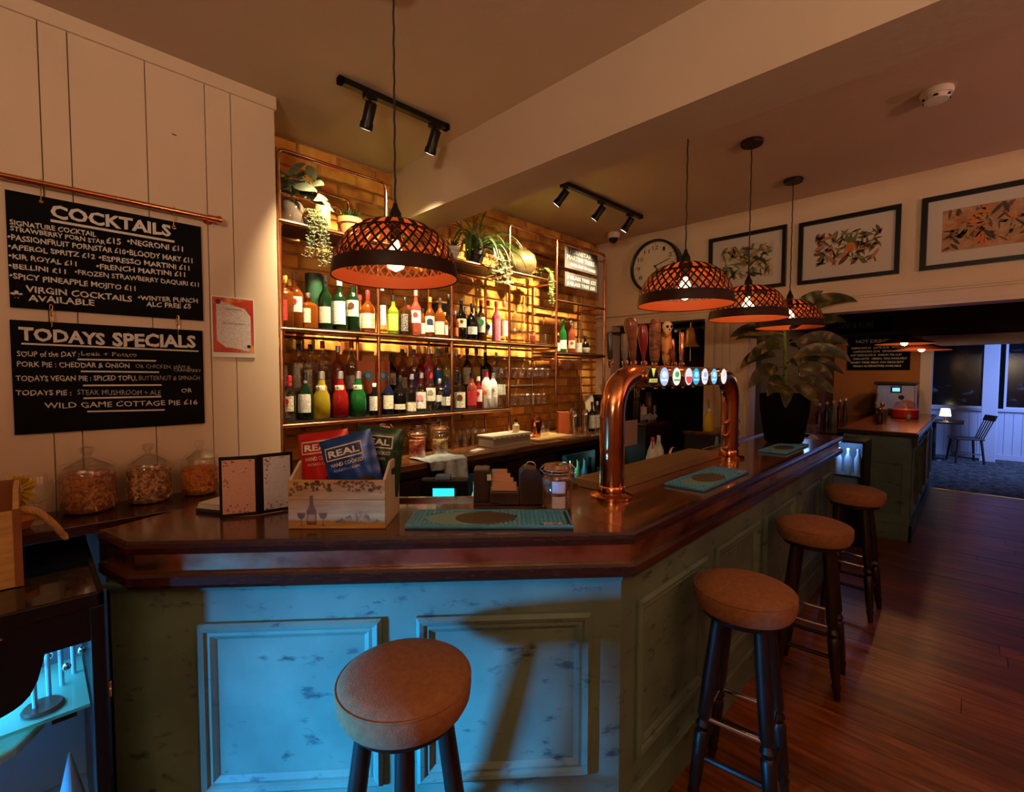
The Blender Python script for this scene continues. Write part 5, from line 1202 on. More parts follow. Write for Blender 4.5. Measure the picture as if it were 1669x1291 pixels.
# bar mats
matc = M('blue_rubber', (.09, .40, .68), .5, var=.1, scale=20); matd = M('blue_rubber_edge', (.02, .16, .36), .5)
def mat_(label, c, ang, L_, W2):
    t = thing('bar_mat', label, 'bar mat', (c[0], c[1], ZB), ang, 'blue rubber bar mats')
    MB().box(-L_/2, L_/2, -W2/2, W2/2, 0, .006).build('mat_base', matd, t, bevel=.001)
    MB().box(-L_/2+.006, L_/2-.006, -W2/2+.006, W2/2-.006, .006, .0064).build('mat_well', M('mat_well_navy', (.004, .03, .06), .6), t)
    MB().frame(L_, W2, [(0, .006), (0, .012), (.006, .012), (.006, .006)], tr=lambda u, v, d: (u-L_/2, v-W2/2, d)).build('raised_rim', matc, t)
    h = MB(); s_ = .0172; i = 0
    x = -L_/2+.012
    while x < L_/2-.010:
        y = -W2/2+.012+(s_*.5 if i % 2 else 0)
        while y < W2/2-.010:
            if not (((x+L_*.12)/(L_*.30))**2+(y/(W2*.42))**2 < 1) and not (x > L_/2-.10 and y < -W2/2+.03):
                h.lathe([(.0082, .006), (.0070, .0115)], 6, o=(x, y, 0))
            y += s_
        x += s_*.87; i += 1
    tag(h.build('hexagon_studs', matc, t), kind='stuff')
    e = [(-L_*.12+L_*.29*math.cos(k*2*PI/28)*(1+.04*math.sin(k*5)), W2*.40*math.sin(k*2*PI/28)*(1+.05*math.cos(k*7))) for k in range(28)]
    MB().prism(e, .006, .0095).build('emblem_outline', M('pale_teal_print', (.16, .36, .40), .5), t)
    e2 = [(-L_*.03+L_*.19*math.cos(k*2*PI/24), W2*.36*math.sin(k*2*PI/24)) for k in range(24)]
    MB().prism(e2, .0096, .0110).build('brown_emblem', M('brown_print_emblem', (.07, .055, .035), .6), t)
    lettering('BEAR', (L_/2-.095, -W2/2+.020, .0123), (L_/2-.03, -W2/2+.020, .0123), .011, chalk, t, .04, up=(0, 1, 0)); lettering('BREWING', (L_/2-.095, -W2/2+.007, .0123), (L_/2-.012, -W2/2+.007, .0123), .008, chalk, t, .04, up=(0, 1, 0))
mat_('long blue rubber bar mat with hexagon studs, in front of the crate corner', (1.085, 1.165), math.atan2(.888-1.262, 1.206-.835)+.0, .545, .185)
mat_('blue rubber bar mat with brown emblem beside the drip tray', (2.268, .893), 0.0, .56, .18)
mat_('blue rubber bar mat farthest along the bar, in front of the black plant pot', (3.575, .905), 0.0, .56, .165)
# clip-top jar and caddies
kilner(1.365, 1.100, ZB, .058, .172, (ramp_mat('dried_dark', [(.35, (.05, .02, .01)), (.5, (.28, .12, .05)), (.65, (.45, .25, .10))], 30, rough=.7, bump=1.0), .95), 'clip-top jar with two lilac labels standing by the end of the blue mat', labels=2, name='clip_top_jar', face=-PI*.75)
cad = ramp_mat('dark_brown_wood', [(.3, (.018, .008, .005)), (.7, (.055, .022, .012))], 6, (8, 8, 1), .4)
t = thing('cutlery_caddy', 'dark brown wooden caddy with peach napkins between its tall sides', 'caddy', (1.288, 1.300, ZB), -PI/4)
MB().box(-.12, -.02, -.05, .05, 0, .010).build('base_board', cad, t)
MB().box(-.12, -.06, -.045, .045, .010, .135).build('tall_side', cad, t, bevel=.004)
MB().box(-.0595, .055, -.05, .05, 0, .050).build('front_box', cad, t, bevel=.003)
sb = MB(); pts = [(.0555, 0), (.145, 0), (.145, .10), (.12, .135), (.075, .142), (.0555, .12)]
sb.add([(x, -.045, z) for x, z in pts]+[(x, .045, z) for x, z in pts], [tuple(range(6)), tuple(range(11, 5, -1))]+[(i, 6+i, 6+(i+1) % 6, (i+1) % 6) for i in range(6)]); sb.build('tall_side', cad, t, bevel=.003)
for k in range(4): MB().box(-.05, .045-.012*k, -.03+.012*k, -.021+.012*k, .051, .085+.014*k).build('napkin', M('peach_napkin', (.60, .33, .20), .8), t)
MB().tube(arc((.10, 0, .138), .020, 0, PI, 8), .003, 6).build('wire_handle', chrome, t); MB().box(-.068, -.052, -.050, -.0455, .095, .118).build('clip', white, t)

# ------------------------------------------------------------------ drip tray and tap tower
t = thing('drip_tray', 'long brass-steel slatted drip tray between the legs of the copper tap tower', 'drip tray', (1.70, 1.085, ZB))
DL, DW = 1.20, .185
brs = M('drip_tray_metal', (.60, .42, .20), .42, .75, var=.1)
d_ = MB(); d_.box(0, DL, 0, .006, 0, .036); d_.box(0, DL, DW-.006, DW, 0, .036); d_.box(0, .006, .006, DW-.006, 0, .036); d_.box(DL-.006, DL, .006, DW-.006, 0, .036); d_.build('tray', brs, t, bevel=.001); MB().box(.006, DL-.006, .006, DW-.006, 0, .008).build('tray_well', blackm, t)
n = 44
sm = MB().box(-.0068, .0068, .007, DW-.007, .030, .036); o = sm.build('slat', brs); me_ = o.data; bpy.data.objects.remove(o)
for i in range(n):
    o = bpy.data.objects.new('slat', me_); COL.objects.link(o); o.parent = t; o.location = (.018+i*(DL-.036)/(n-1), 0, 0)
TY = 1.045
tt = thing('beer_tap_tower', 'polished copper arch tap tower with eight lit badges on the bar', 'beer tap', (0, TY, 0))
R1, R2 = .050, .050; ztop = 1.612
path = rnd_path([(1.650, 0, ZB+.02), (1.650, 0, ztop), (2.945, 0, ztop), (2.945, 0, ZB+.02)], .17, 12)
MB().tube(path, .0505, 28, cap=True).build('arch_pipe', copper, tt, smooth=True)
for xx in (1.650, 2.945):
    MB().lathe([(.086, ZB), (.086, ZB+.010), (.072, ZB+.016), (.056, ZB+.020), (.056, ZB+.045), (.052, ZB+.05)], 32, o=(xx, 0, 0)).build('base_flange', copper, tt, smooth=True)
    MB().lathe([(.0525, 1.440), (.0525, 1.446)], 28, o=(xx, 0, 0), cap=False).build('joint_ring', copper, tt)
for k in range(3):
    for s_ in (-1, 1): MB().lathe([(.010, 0), (.016, .01), (.020, .03), (.012, .045), (.004, .05)], 14, o=(2.945+s_*.058, -.01, 1.19+k*.075), ax=(s_, 0, 0)).build('copper_knob', copper, tt, smooth=True)
BX = [1.862, 1.965, 2.086, 2.215, 2.300, 2.405, 2.525, 2.660]
badge = [('black badge with yellow flash', (.01, .01, .012), (.75, .75, .15)), ('pale blue', (.35, .55, .8), (.75, .85, .95)), ('green and navy', (.85, .88, .88), (.10, .42, .08)), ('white and red', (.65, .8, .9), (.65, .08, .08)),
         ('bright blue', (.03, .42, .75), (.5, .8, .9)), ('white', (.8, .85, .9), (.35, .5, .75)), ('sky blue', (.15, .5, .8), (.7, .85, .95)), ('white with dark hand', (.85, .87, .85), (.1, .1, .12))]
for i, (bx_, (nm, c1_, c2x)) in enumerate(zip(BX, badge)):
    ay = -.0510
    b_ = MB().lathe([(.044, 0), (.046, .006), (.044, .014)], 28, o=(bx_, ay-.0, 1.612), ax=(0, -1, 0)).build('badge_rim', chrome, tt, smooth=True, label=nm+' badge')
    MB().lathe([(.041, .0142), (.001, .0152)], 28, o=(bx_, ay, 1.612), ax=(0, -1, 0), cap=False).build('badge_face', M('badge_face_%d' % i, c1_, .4, emit=.9 if i else .0), b_)
    m_ = MB()
    if i == 0:
        m_.add([(bx_-.018, ay-.0162, 1.648), (bx_+.018, ay-.0162, 1.648), (bx_, ay-.0162, 1.610)], [(0, 1, 2)]); m_.box(bx_-.034, bx_+.034, ay-.0164, ay-.0158, 1.588, 1.603)
    elif i == 3: m_.add([(bx_+.035*math.cos(PI+k*PI/10), ay-.0162, 1.612+.035*math.sin(PI+k*PI/10)) for k in range(11)], [tuple(range(11))])
    elif i == 7: m_.add([(bx_-.003, ay-.0162, 1.612), (bx_+.003, ay-.0162, 1.612), (bx_+.001, ay-.0162, 1.640), (bx_-.001, ay-.0162, 1.640)], [(0, 1, 2, 3)])
    else:
        m_.add([(bx_+.022*math.cos(k*2*PI/16), ay-.0162, 1.622+.014*math.sin(k*2*PI/16)) for k in range(16)], [tuple(range(16))]); m_.box(bx_-.030, bx_+.030, ay-.0164, ay-.0158, 1.592, 1.600)
    m_.build('badge_print', M('badge_print_%d' % i, c2x, .4, emit=.9), b_, recalc=False)
    if i == 0: lettering('CARLSBERG'[:0]+'CRUZCAMPO'[:0]+'CARLING', (bx_-.030, ay-.0170, 1.591), (bx_+.030, ay-.0170, 1.591), .009, black, b_, .03)
    # tap body behind, with spout
    MB().tube([(bx_, .050, 1.612), (bx_, .085, 1.612), (bx_, .100, 1.600), (bx_, .104, 1.548)], .009, 10).build('spout', chrome, tt, smooth=True)
    MB().lathe([(.013, 0), (.015, .012), (.008, .03)], 14, o=(bx_, .085, 1.618)).build('tap_valve', chrome, tt, smooth=True)
# eight pump handles on the staff side
HY = TY+.085
woodh = ramp_mat('handle_wood', [(.3, (.14, .035, .014)), (.7, (.38, .12, .045))], 8, (1, 1, 4), .3, coat=.5)
def handle(label, px, ytop, ybase, fam, r, mat2, group='pump handles on the tap tower'):
    p0 = at(px[1], ybase, 1, HY); p1 = at(px[0], ytop, 1, HY)
    t = thing('pump_handle', label, 'pump handle', (p0.x, HY, 1.650), 0, group); h = p1.z-1.650; dx = p1.x-p0.x
    ax = Vector((dx, 0, h)).normalized()
    MB().lathe([(.008, 0), (.010, .004), (.013, .012), (.016, .03), (.011, .036)], 14).build('ferrule', chrome, t, smooth=True)
    prof = {'slim': [(.6, .034), (.9, .05), (1, .5*h), (1, h-.012), (.7, h)], 'paddle': [(.35, .034), (.5, .06), (.62, .45*h), (.75, .62*h), (1.0, .80*h), (1.05, .90*h), (.75, h-.006), (.2, h)],
            'spade': [(.25, .034), (.35, .3*h), (.8, .55*h), (1, .8*h), (.8, .95*h), (.2, h)], 'barrel': [(.7, .034), (.9, .06), (1, .5*h), (1.05, .9*h), (.8, h)]}[fam]
    MB().lathe([(a_*r, z) for a_, z in prof], 20, ax=ax).build('grip', mat2, t, smooth=True); return t
handle('slim dark grey pump handle, leftmost', (993, 995), 541, 596, 'slim', .014, M('dark_steel', (.07, .07, .075), .3, .6))
handle('slim grey-brown pump handle, second from left', (1017, 1019), 544, 597, 'slim', .015, M('grey_wood', (.22, .16, .13), .5))
handle('tall brown ball-topped pump handle, third from left', (1027, 1033), 516, 590, 'paddle', .031, woodh)
handle('red spade-shaped pump handle, fourth from left', (1047, 1050), 528, 590, 'spade', .026, M('dark_red_lacquer', (.30, .02, .015), .3, coat=.5))
handle('thick carved dark wood pump handle left of the skull', (1068, 1067), 521, 590, 'barrel', .027, ramp_mat('carved_wood', [(.35, (.05, .015, .008)), (.6, (.35, .12, .04))], 25, (1, 1, 3), .5, bump=1.0))
t = handle('orange barrel pump handle topped with a small skull', (1086, 1087), 540, 590, 'barrel', .025, ramp_mat('orange_carving', [(.40, (.12, .03, .008)), (.50, (.75, .30, .06)), (.7, (.85, .40, .10))], 16, (1, 1, 1), .45, bump=.6))
zt = .205; skm = M('bone', (.78, .62, .40), .5)
sk = MB(); sk.sphere((0, 0, zt+.012), .026, 18, 12, sz=1.05); sk.lathe([(.012, zt-.030), (.018, zt-.022), (.020, zt-.005)], 12); sk.build('skull', skm, t, smooth=True)
for s_ in (-1, 1): MB().sphere((-.0165+s_*.0*1, -.020, 0), .001)
ey = MB(); dirv = Vector((-.62, -.78, 0)); sdv = Vector((.78, -.62, 0))
for s_ in (-1, 1): ey.sphere(Vector((0, 0, zt+.010))+dirv*.021+sdv*(.010*s_), .0075, 10, 6)
ey.sphere(Vector((0, 0, zt-.006))+dirv*.022, .004, 8, 6); ey.build('eye_sockets', blackm, t, smooth=True)
handle('thin copper pump handle, second from the right', (1096, 1099), 552, 592, 'slim', .010, copper)
t = handle('copper pump handle with side arm, rightmost', (1111, 1111), 542, 592, 'slim', .013, copper)
MB().tube([(0, 0, .19), (-.02, 0, .205), (-.08, 0, .20)], .007, 8).build('side_arm', chrome, t, smooth=True)

# plant pot and big plant on the bar
plx, ply = 3.86, .985
t = thing('potted_plant', 'tall potted plant with large mottled drooping leaves in a black pot on the bar', 'plant', (plx, ply, ZB))
MB().lathe([(.105, 0), (.125, .02), (.160, .24), (.165, .36), (.150, .365), (.145, .33)], 32).build('pot', blackm, t, smooth=True)
MB().lathe([(.144, .31), (.144, .325)], 24).build('soil', M('soil', (.02, .012, .008), .95), t)
leafm = ramp_mat('mottled_leaf', [(.42, (.022, .030, .008)), (.58, (.070, .068, .018)), (.70, (.26, .19, .06))], 16, (1, 1, 1), .36, detail=5, dist=.6)
leafy = M('yellow_leaf', (.55, .36, .05), .5, var=.2); stemm = M('plant_stem', (.10, .14, .03), .6)
def leaf(parent, base, d, face, L_, W2, droop, mat_, name='leaf', fold=.25, n=8, stem=0.0):
    "face: direction the upper side of the blade turns to (None = straight up)"
    d = Vector(d).normalized(); side = d.cross(Vector(face or (0, 0, 1)))
    if side.length < .05: side = d.cross(Vector((1, 0, 0)))
    side.normalize(); mb = MB(); vs = []; p = Vector(base); dd = d.copy()
    if stem:
        q0 = p.copy()
        p = p+dd*stem; mb.tube([q0, (q0+p)/2+Vector((0, 0, .012)), p], .0045, 6, 1)
    for i in range(n+1):
        s = i/n; wdt = W2*math.sin(PI*min(1, s*.94+.06))**.75*(1-.35*s); side = (side-dd*side.dot(dd)).normalized(); nrm = side.cross(dd).normalized()
        vs += [p-side*wdt/2+nrm*fold*wdt/2, p, p+side*wdt/2+nrm*fold*wdt/2]
        dd = (dd+Vector((0, 0, -droop/n*(.5+s)))).normalized(); p = p+dd*L_/n
    fs = []
    for i in range(n): a_ = 3*i; fs += [(a_, a_+1, a_+4, a_+3), (a_+1, a_+2, a_+5, a_+4)]
    mb.add(vs, fs, 0)
    return mb.build(name, [mat_, stemm], parent, smooth=True, recalc=False)
MB().tube([(0, 0, .3), (.01, .0, .55), (-.01, .01, .80), (0, 0, .95)], [.018, .016, .013, .008], 10).build('stem', stemm, t, smooth=True)
random.seed(21)
# directions given as angle around the pot: camera right is about (0.70,-0.71), left (-0.70,0.71), towards the camera (-0.71,-0.70)
RGT = Vector((.70, -.71, 0)); NEAR = Vector((-.71, -.70, 0)); ZU = Vector((0, 0, 1))
LV = [(-1.0, .1, .25, .62, .30, .11, 1.5), (-1.0, .3, .10, .70, .30, .10, 1.4), (-.9, .4, .0, .55, .34, .13, 1.2), (-1.0, .0, .30, .78, .34, .13, .9), (-.8, .7, -.2, .50, .28, .12, .8),
      (-.45, .8, -.35, .46, .26, .11, .8), (.25, .8, -.30, .46, .24, .10, .9), (.8, .5, -.2, .50, .26, .11, .7), (1, .2, .05, .60, .32, .11, .9), (1, .1, .30, .72, .36, .13, .9),
      (1, -.1, .45, .82, .40, .13, .8), (.8, .3, .6, .90, .38, .13, 1.1), (.3, .5, .8, .86, .24, .12, .9), (-.1, .8, .5, .78, .22, .12, .9), (-.5, .1, .7, .88, .28, .12, 1.1), (.1, -.8, .5, .85, .30, .12, .9),
      (.6, -.6, .2, .70, .30, .11, .9), (-.6, -.5, .3, .74, .28, .11, .9), (-.7, .5, .4, .66, .32, .12, 1.6), (.9, .4, .3, .64, .34, .12, 1.3), (.6, .7, .1, .55, .24, .10, 1.3), (-.2, .9, .1, .58, .22, .09, 1.5)]
for r_, n_, u_, z0, L_, W2, dr in LV:
    d = RGT*r_+NEAR*n_+ZU*u_; leaf(t, (0, 0, z0), d, ZU*.35+NEAR*random.uniform(.6, 1.1)+RGT*random.uniform(-.3, .3), L_, W2*.95, dr, leafm, stem=.09, n=10)
for r_, n_, u_, z0 in ((.5, .8, .9, .56), (-.5, .9, .3, .54), (.9, .5, -.4, .52)):
    leaf(t, (0, 0, z0), RGT*r_+NEAR*n_+ZU*u_, None, .14, .06, .5, leafy, stem=.07)
# papers on the far end of the bar
for i, (px, py, w_, d_, a_) in enumerate(((1352, 694, .24, .14, .3), (1385, 703, .30, .15, .1))):
    p = at(px, py, 2, ZB+.01); t = thing('paper_sheet', ['left pinkish paper sheet lying at the far end of the bar', 'right pinkish paper sheet overhanging the far end of the bar'][i], 'paper', (min(p.x, 4.42), .96+.05*i, ZB), a_); MB().box(-w_/2, w_/2, -d_/2, d_/2, 0, .004).build('sheet', M('pink_paper', (.62, .42, .40), .7), t); MB().box(-w_/2+.01, w_/2-.01, -d_/2+.01, d_/2-.01, .0045, .006).build('top_sheet', M('pink_paper', (.62, .42, .40), .7), t, rz=.04)
# ------------------------------------------------------------------ pictures and clock
def wp(px, py, d=0.0): return at(px, py, 0, WX-d)
random.seed(11)
def picture(label, y1, y0, z0, z1, m, artmat, cols, kind):
    "hangs on the wall facing -x; y1 > y0"
    t = thing('framed_picture', label, 'picture', (WX-.001, y1, z0), 0, 'framed botanical pictures'); w_, h = y1-y0, z1-z0
    tr = lambda u, v, d: (-d, -u, v)
    MB().frame(w_, h, [(0, 0), (0, .030), (.026, .030), (.030, .014)], tr=tr).build('frame', black, t)
    MB().box(-.012, -.002, -w_+.02, -.02, .02, h-.02).build('mount_board', M('mount_board', (.72, .66, .60), .6), t)
    ax_, ay_ = m; MB().box(-.0130, -.0121, -w_+ax_, -ax_, ay_, h-ay_).build('print_background', artmat, t)
    for ci, cname in enumerate(cols):
        fm = MB()
        for k in range(46 if ci < 2 else 14):
            u = random.uniform(ax_+.02, w_-ax_-.02); v = random.uniform(ay_+.02, h-ay_-.02); L_ = random.uniform(.04, .105); q = random.uniform(0, 2*PI); wd = L_*random.uniform(.12, .30)
            cz, sz_ = math.cos(q), math.sin(q); P4 = []
            for s, ww in ((-.5, 0), (-.2, 1), (.15, 1), (.5, 0), (.15, -1), (-.2, -1)):
                uu = u+cz*s*L_-sz_*ww*wd/2; vv = v+sz_*s*L_+cz*ww*wd/2; P4.append((-.0132-.0001*ci, -min(max(uu, ax_), w_-ax_), min(max(vv, ay_), h-ay_)))
            fm.add(P4, [(0, 1, 2, 3, 4, 5)])
        tag(fm.build('printed_leaves', M('print_'+cname, PC[cname], .6), t, recalc=False), kind='stuff')
    if kind:
        u, v = w_*.54, h*.50; MB().add([(-.0142, -(u+.028*math.cos(k*2*PI/14)), v+.034*math.sin(k*2*PI/14)) for k in range(14)], [tuple(range(14))]).build('printed_fruit', M('print_orange', (.72, .22, .03), .6), t, recalc=False)
        MB().add([(-.0144, -(u+dx), v+.03+dz) for dx, dz in ((-.02, 0), (.02, 0), (.04, .05), (.012, .03), (0, .07), (-.014, .03), (-.04, .05))], [tuple(range(7))]).build('printed_crown', M('print_green', PC['green'], .6), t, recalc=False)
    MB().box(-.0190, -.0170, -w_+.028, -.028, .028, h-.028).build('glazing', glass('picture_glass', (1, 1, 1), .93), t)
PC = dict(green=(.15, .16, .05), teal=(.12, .22, .17), tan=(.45, .28, .12), brown=(.16, .07, .035), pink=(.55, .22, .15), dark=(.05, .045, .03), orange=(.55, .20, .04), olive=(.28, .26, .08))
a1 = ramp_mat('art_pale', [(.4, (.62, .50, .36)), (.6, (.74, .66, .52))], 9, rough=.6); a3 = ramp_mat('art_warm', [(.40, (.50, .22, .10)), (.5, (.60, .36, .20)), (.62, (.50, .16, .05))], 7, rough=.6)
picture('smaller framed print of pale teal leaves, left picture beside the clock', 1.641, 1.055, 2.300, 2.765, (.09, .095), a1, ('teal', 'olive', 'tan', 'dark'), False)
picture('middle framed print with pineapple and parrots on white', .972, .379, 2.296, 2.752, (.095, .10), M('art_white', (.74, .66, .54), .6), ('green', 'brown', 'olive', 'pink'), True)
picture('right framed print of brown and orange foliage, cut by the frame edge', .275, -.36, 2.297, 2.756, (.10, .10), a3, ('brown', 'tan', 'dark', 'orange'), False)
cy, cz, cr_ = 2.115, 2.610, .238
t = thing('wall_clock', 'large round white wall clock with deep dark rim', 'clock', (WX-.001, cy, cz))
MB().lathe([(cr_, 0), (cr_, .085), (cr_-.008, .092), (cr_-.018, .085), (cr_-.020, .055)], 56, ax=(-1, 0, 0), cap=False).build('rim', black, t, smooth=True)
MB().lathe([(cr_-.003, 0), (cr_-.019, .056)], 48, ax=(-1, 0, 0)).build('face', M('clock_face', (.74, .66, .50), .5), t)
for k in range(12):
    a_ = PI/2-(k+1)*PI/6; s = str(k+1); wd = .036*(1 if len(s) == 1 else 1.5)*(.6 if s == '1' else 1); c = Vector((-.0575, -.168*math.cos(a_), .168*math.sin(a_)-.018))
    lettering(s, c+Vector((0, wd/2, 0)), c-Vector((0, wd/2, 0)), .036, black, t, .0, name='numeral')
    c = Vector((-.057, -.202*math.cos(a_), .202*math.sin(a_))); MB().obox(c, (.0004, 0, 0), (0, .002*math.sin(a_), .002*math.cos(a_)), (0, -.007*math.cos(a_), .007*math.sin(a_))).build('hour_mark', black, t)
for ln, an, wv in ((.10, -.6, .005), (.15, -1.9, .0035)):
    d = Vector((0, -math.sin(an+PI), math.cos(an+PI))) ; c = Vector((-.060-.001*(ln > .12), 0, 0)); MB().obox(c+d*ln/2, (.0006, 0, 0), d.cross(Vector((1, 0, 0)))*wv, d*ln/2).build('clock_hand', black, t)
MB().lathe([(.010, 0), (.010, .006)], 12, o=(-.057, 0, 0), ax=(-1, 0, 0)).build('hand_boss', black, t)

# small hanging signs at the right of the shelving
def hsign(label, x0, x1, z0, z1, lines):
    t = thing('hanging_sign', label, 'sign', (x0, 2.415, z0), 0, 'small black signs on the shelving'); MB().box(0, x1-x0, 0, .008, 0, z1-z0).build('sign_panel', M('sign_slate', (.022, .020, .018), .6), t, bevel=.001)
    for s, u0, v0, u1, v1, h in lines: lettering(s, ((x1-x0)*u0, -.0008, (z1-z0)*v0), ((x1-x0)*u1, -.0008, (z1-z0)*v1), h*.9, M('sign_white', (.30, .30, .29), .8), t, .02)
    MB().tube([(.05, .004, z1-z0), (.05, .030, z1-z0+.03)], .0015, 5).build('hanging_wire', brass, t); MB().tube([(x1-x0-.05, .004, z1-z0), (x1-x0-.05, .030, z1-z0+.03)], .0015, 5).build('hanging_wire', brass, t)
hsign('upper small black sign reading pornstar martini trees', 3.080, 3.540, 2.495, 2.672, [('PORNSTAR', .14, .72, .80, .70, .036), ('MARTINI TREES', .06, .44, .90, .40, .040), ('AVAILABLE TO SHARE', .14, .16, .94, .10, .026)])
hsign('lower small black sign with the prices of glass trees', 3.082, 3.540, 2.345, 2.462, [('3 GLASS TREE £32', .06, .56, .95, .54, .032), ('6 GLASS TREE £65', .06, .14, .93, .12, .032)])

# ------------------------------------------------------------------ plants and ornaments on the top shelf
TS = Z1+.0225
sage = ramp_mat('sage_leaf', [(.35, (.07, .085, .05)), (.6, (.16, .18, .11))], 9, rough=.7); grn = ramp_mat('bright_green_leaf', [(.35, (.04, .12, .02)), (.6, (.16, .28, .05))], 9, rough=.45); pgrn = ramp_mat('pale_strap_leaf', [(.35, (.09, .16, .06)), (.6, (.30, .38, .20))], 12, rough=.5)
terra = M('terracotta', (.38, .11, .03), .7, var=.12)
LFT, NR = Vector((-.71, .70, 0)), Vector((-.71, -.70, 0))
random.seed(31)
t = thing('sage_leaf_plant', 'plant with broad grey-green velvety leaves in a clear vase, left end of the top shelf', 'plant', (.975, 2.56, TS))
MB().lathe([(.040, 0), (.055, .02), (.058, .10), (.045, .12)], 20).build('vase', glass('smoky_vase', (.16, .13, .10), .6), t, smooth=True)
MB().tube([(0, 0, .01), (0, -.02, .12), (-.02, -.03, .20)], .007, 8).build('stem', stemm, t)
for k in range(26):
    a_ = random.uniform(0, 2*PI); zz = random.uniform(.13, .26); d = Vector((math.cos(a_), math.sin(a_), random.uniform(-.2, .7)))+NR*.5; leaf(t, (random.uniform(-.09, .11), -.05, zz), d, NR+ZU*random.uniform(.2, .8), random.uniform(.09, .13), .062, .5, sage, fold=.15, stem=.02)
for k in range(5): leaf(t, (-.09, -.08, .20+.012*k), LFT+Vector((0, 0, .5-.2*k))+NR*.4, NR+ZU*.3, .13, .065, .4, sage, fold=.12, stem=.02)
def trail(label, x, y, zt_, strands, L_, mat_, lw=.010, sp=.05, pot=True, group=None, potmat=None):
    t = thing('trailing_plant', label, 'plant', (x, y, zt_), 0, group)
    if pot: MB().lathe([(.030, 0), (.040, .055), (.036, .055), (.034, .05)], 16).build('pot', potmat or darkw, t, smooth=True)
    fm = MB(); smb = MB()
    for k in range(strands):
        a_ = random.uniform(-.9, .9); ox = random.uniform(-sp, sp); ll = L_*random.uniform(.45, 1.0); pth = []
        for i in range(14):
            s = i/13; q = Vector((ox*(.4+.8*s)+.006*math.sin(i*1.7+k), -.02-.135*min(1, s*4)-.006*math.cos(i+k), .065+.02*math.sin(min(1, s*4)*PI)-ll*max(0, s-.15)/.85)); pth.append(q)
            for j in range(3):
                b_ = random.uniform(0, 2*PI); d = Vector((math.cos(b_), math.sin(b_), random.uniform(-.3, .5))).normalized(); e = d.orthogonal().normalized(); c = q+d*lw*.8; fm.add([c-d*lw*.7, c+e*lw*.45, c+d*lw*.7, c-e*lw*.45], [(0, 1, 2, 3)])
        smb.tube(pth, .0015, 4)
    smb.build('strands', stemm, t); tag(fm.build('small_leaves', mat_, t, recalc=False), kind='stuff'); return t
trail('string-of-leaves plant trailing below the sage leaf plant, top shelf', 1.055, 2.585, TS, 16, .30, sage, .011, .055)
trail('fresh green trailing succulent at the right end of the top shelf', 2.925, 2.585, TS, 9, .30, ramp_mat('fresh_bead_leaf', [(.4, (.13, .21, .03)), (.6, (.30, .38, .10))], 20, rough=.5), .010, .020, True)
t = thing('pillar_candle', 'thick cream pillar candle on the top shelf', 'candle', (1.155, 2.60, TS)); MB().lathe([(.040, 0), (.041, .17), (.036, .176), (.030, .170)], 24).build('wax', M('cream_wax', (.34, .23, .09), .5), t, smooth=True); MB().tube([(0, 0, .17), (.001, 0, .19)], .0015, 5).build('wick', blackm, t)
def tpot(name, label, x, y, r, h, mat_, loc_group=None):
    t = thing(name, label, 'plant', (x, y, TS), 0, loc_group); MB().lathe([(r*.65, 0), (r*.95, h*.72), (r*1.08, h*.74), (r*1.10, h), (r*.98, h), (r*.92, h*.9)], 26).build('pot', mat_, t, smooth=True); MB().lathe([(r*.9, h*.85), (r*.9, h*.90)], 16).build('soil', M('soil', (.02, .012, .008)), t); return t
def grass(t, z0, n, L_, mat_, W2=.006, spread=.9, nm='foliage', droop=1.0, bias=Vector((0, 0, 0))):
    fm = MB()
    for k in range(n):
        a_ = random.uniform(0, 2*PI); d = (Vector((math.cos(a_)*spread, math.sin(a_)*spread, random.uniform(.5, 1.3)))+bias).normalized(); p = Vector((random.uniform(-.02, .02), random.uniform(-.02, .02), z0)); sd = d.cross(ZU).normalized(); L2 = L_*random.uniform(.6, 1); vs = []
        for i in range(7):
            s = i/6; wv = W2*math.sin(PI*(s*.9+.1))**.5; vs += [p-sd*wv, p+sd*wv]; d = (d+Vector((0, 0, -droop/6*(.4+1.2*s)))).normalized(); p = p+d*L2/6
            p.y = min(p.y, .14)
        fm.add(vs, [(2*i, 2*i+1, 2*i+3, 2*i+2) for i in range(6)])
    return tag(fm.build(nm, mat_, t, recalc=False), kind='stuff')
t = tpot('potted_fern', 'dark green fern in a terracotta pot behind the big lamp shade, top shelf', 1.300, 2.575, .062, .115, terra)
grass(t, .10, 170, .10, ramp_mat('dark_fern', [(.35, (.015, .06, .012)), (.6, (.05, .16, .03))], 9, rough=.5), .003, .7, droop=.8)
t = tpot('potted_creeper', 'bright green creeper right of the terracotta fern, top shelf', 1.42, 2.60, .045, .08, terra); grass(t, .07, 90, .14, grn, .007, 1.2, droop=1.4)
t = tpot('potted_creeper', 'low green plant with reddish tips above the big lamp shade, top shelf', 1.66, 2.62, .045, .06, terra); grass(t, .05, 90, .15, grn, .006, 1.2, droop=1.1)
t = tpot('potted_succulent', 'small plant with copper-red leaves in a white pot, top shelf', 2.02, 2.54, .046, .088, M('white_pot', (.72, .66, .56), .4)); grass(t, .08, 45, .11, ramp_mat('copper_leaf', [(.35, (.08, .05, .02)), (.6, (.35, .12, .04))], 9), .006, 1.0, droop=.8)
t = tpot('spider_plant', 'large spider plant cascading from the top shelf beside the fourth upright', 2.24, 2.57, .070, .10, darkw)
for k in range(64):
    a_ = random.uniform(0, 2*PI); d = Vector((math.cos(a_)*1.1, math.sin(a_)*.5, 1.25)); d = d+Vector((.15, -.45, 0)); p = (random.uniform(-.03, .03), random.uniform(-.03, .03), .10)
    leaf(t, p, d, None, random.uniform(.30, .50), .024, 3.6 if k % 3 else 2.6, grn if k % 2 else pgrn, name='strap_leaf', fold=.3, n=10)
fm = MB()
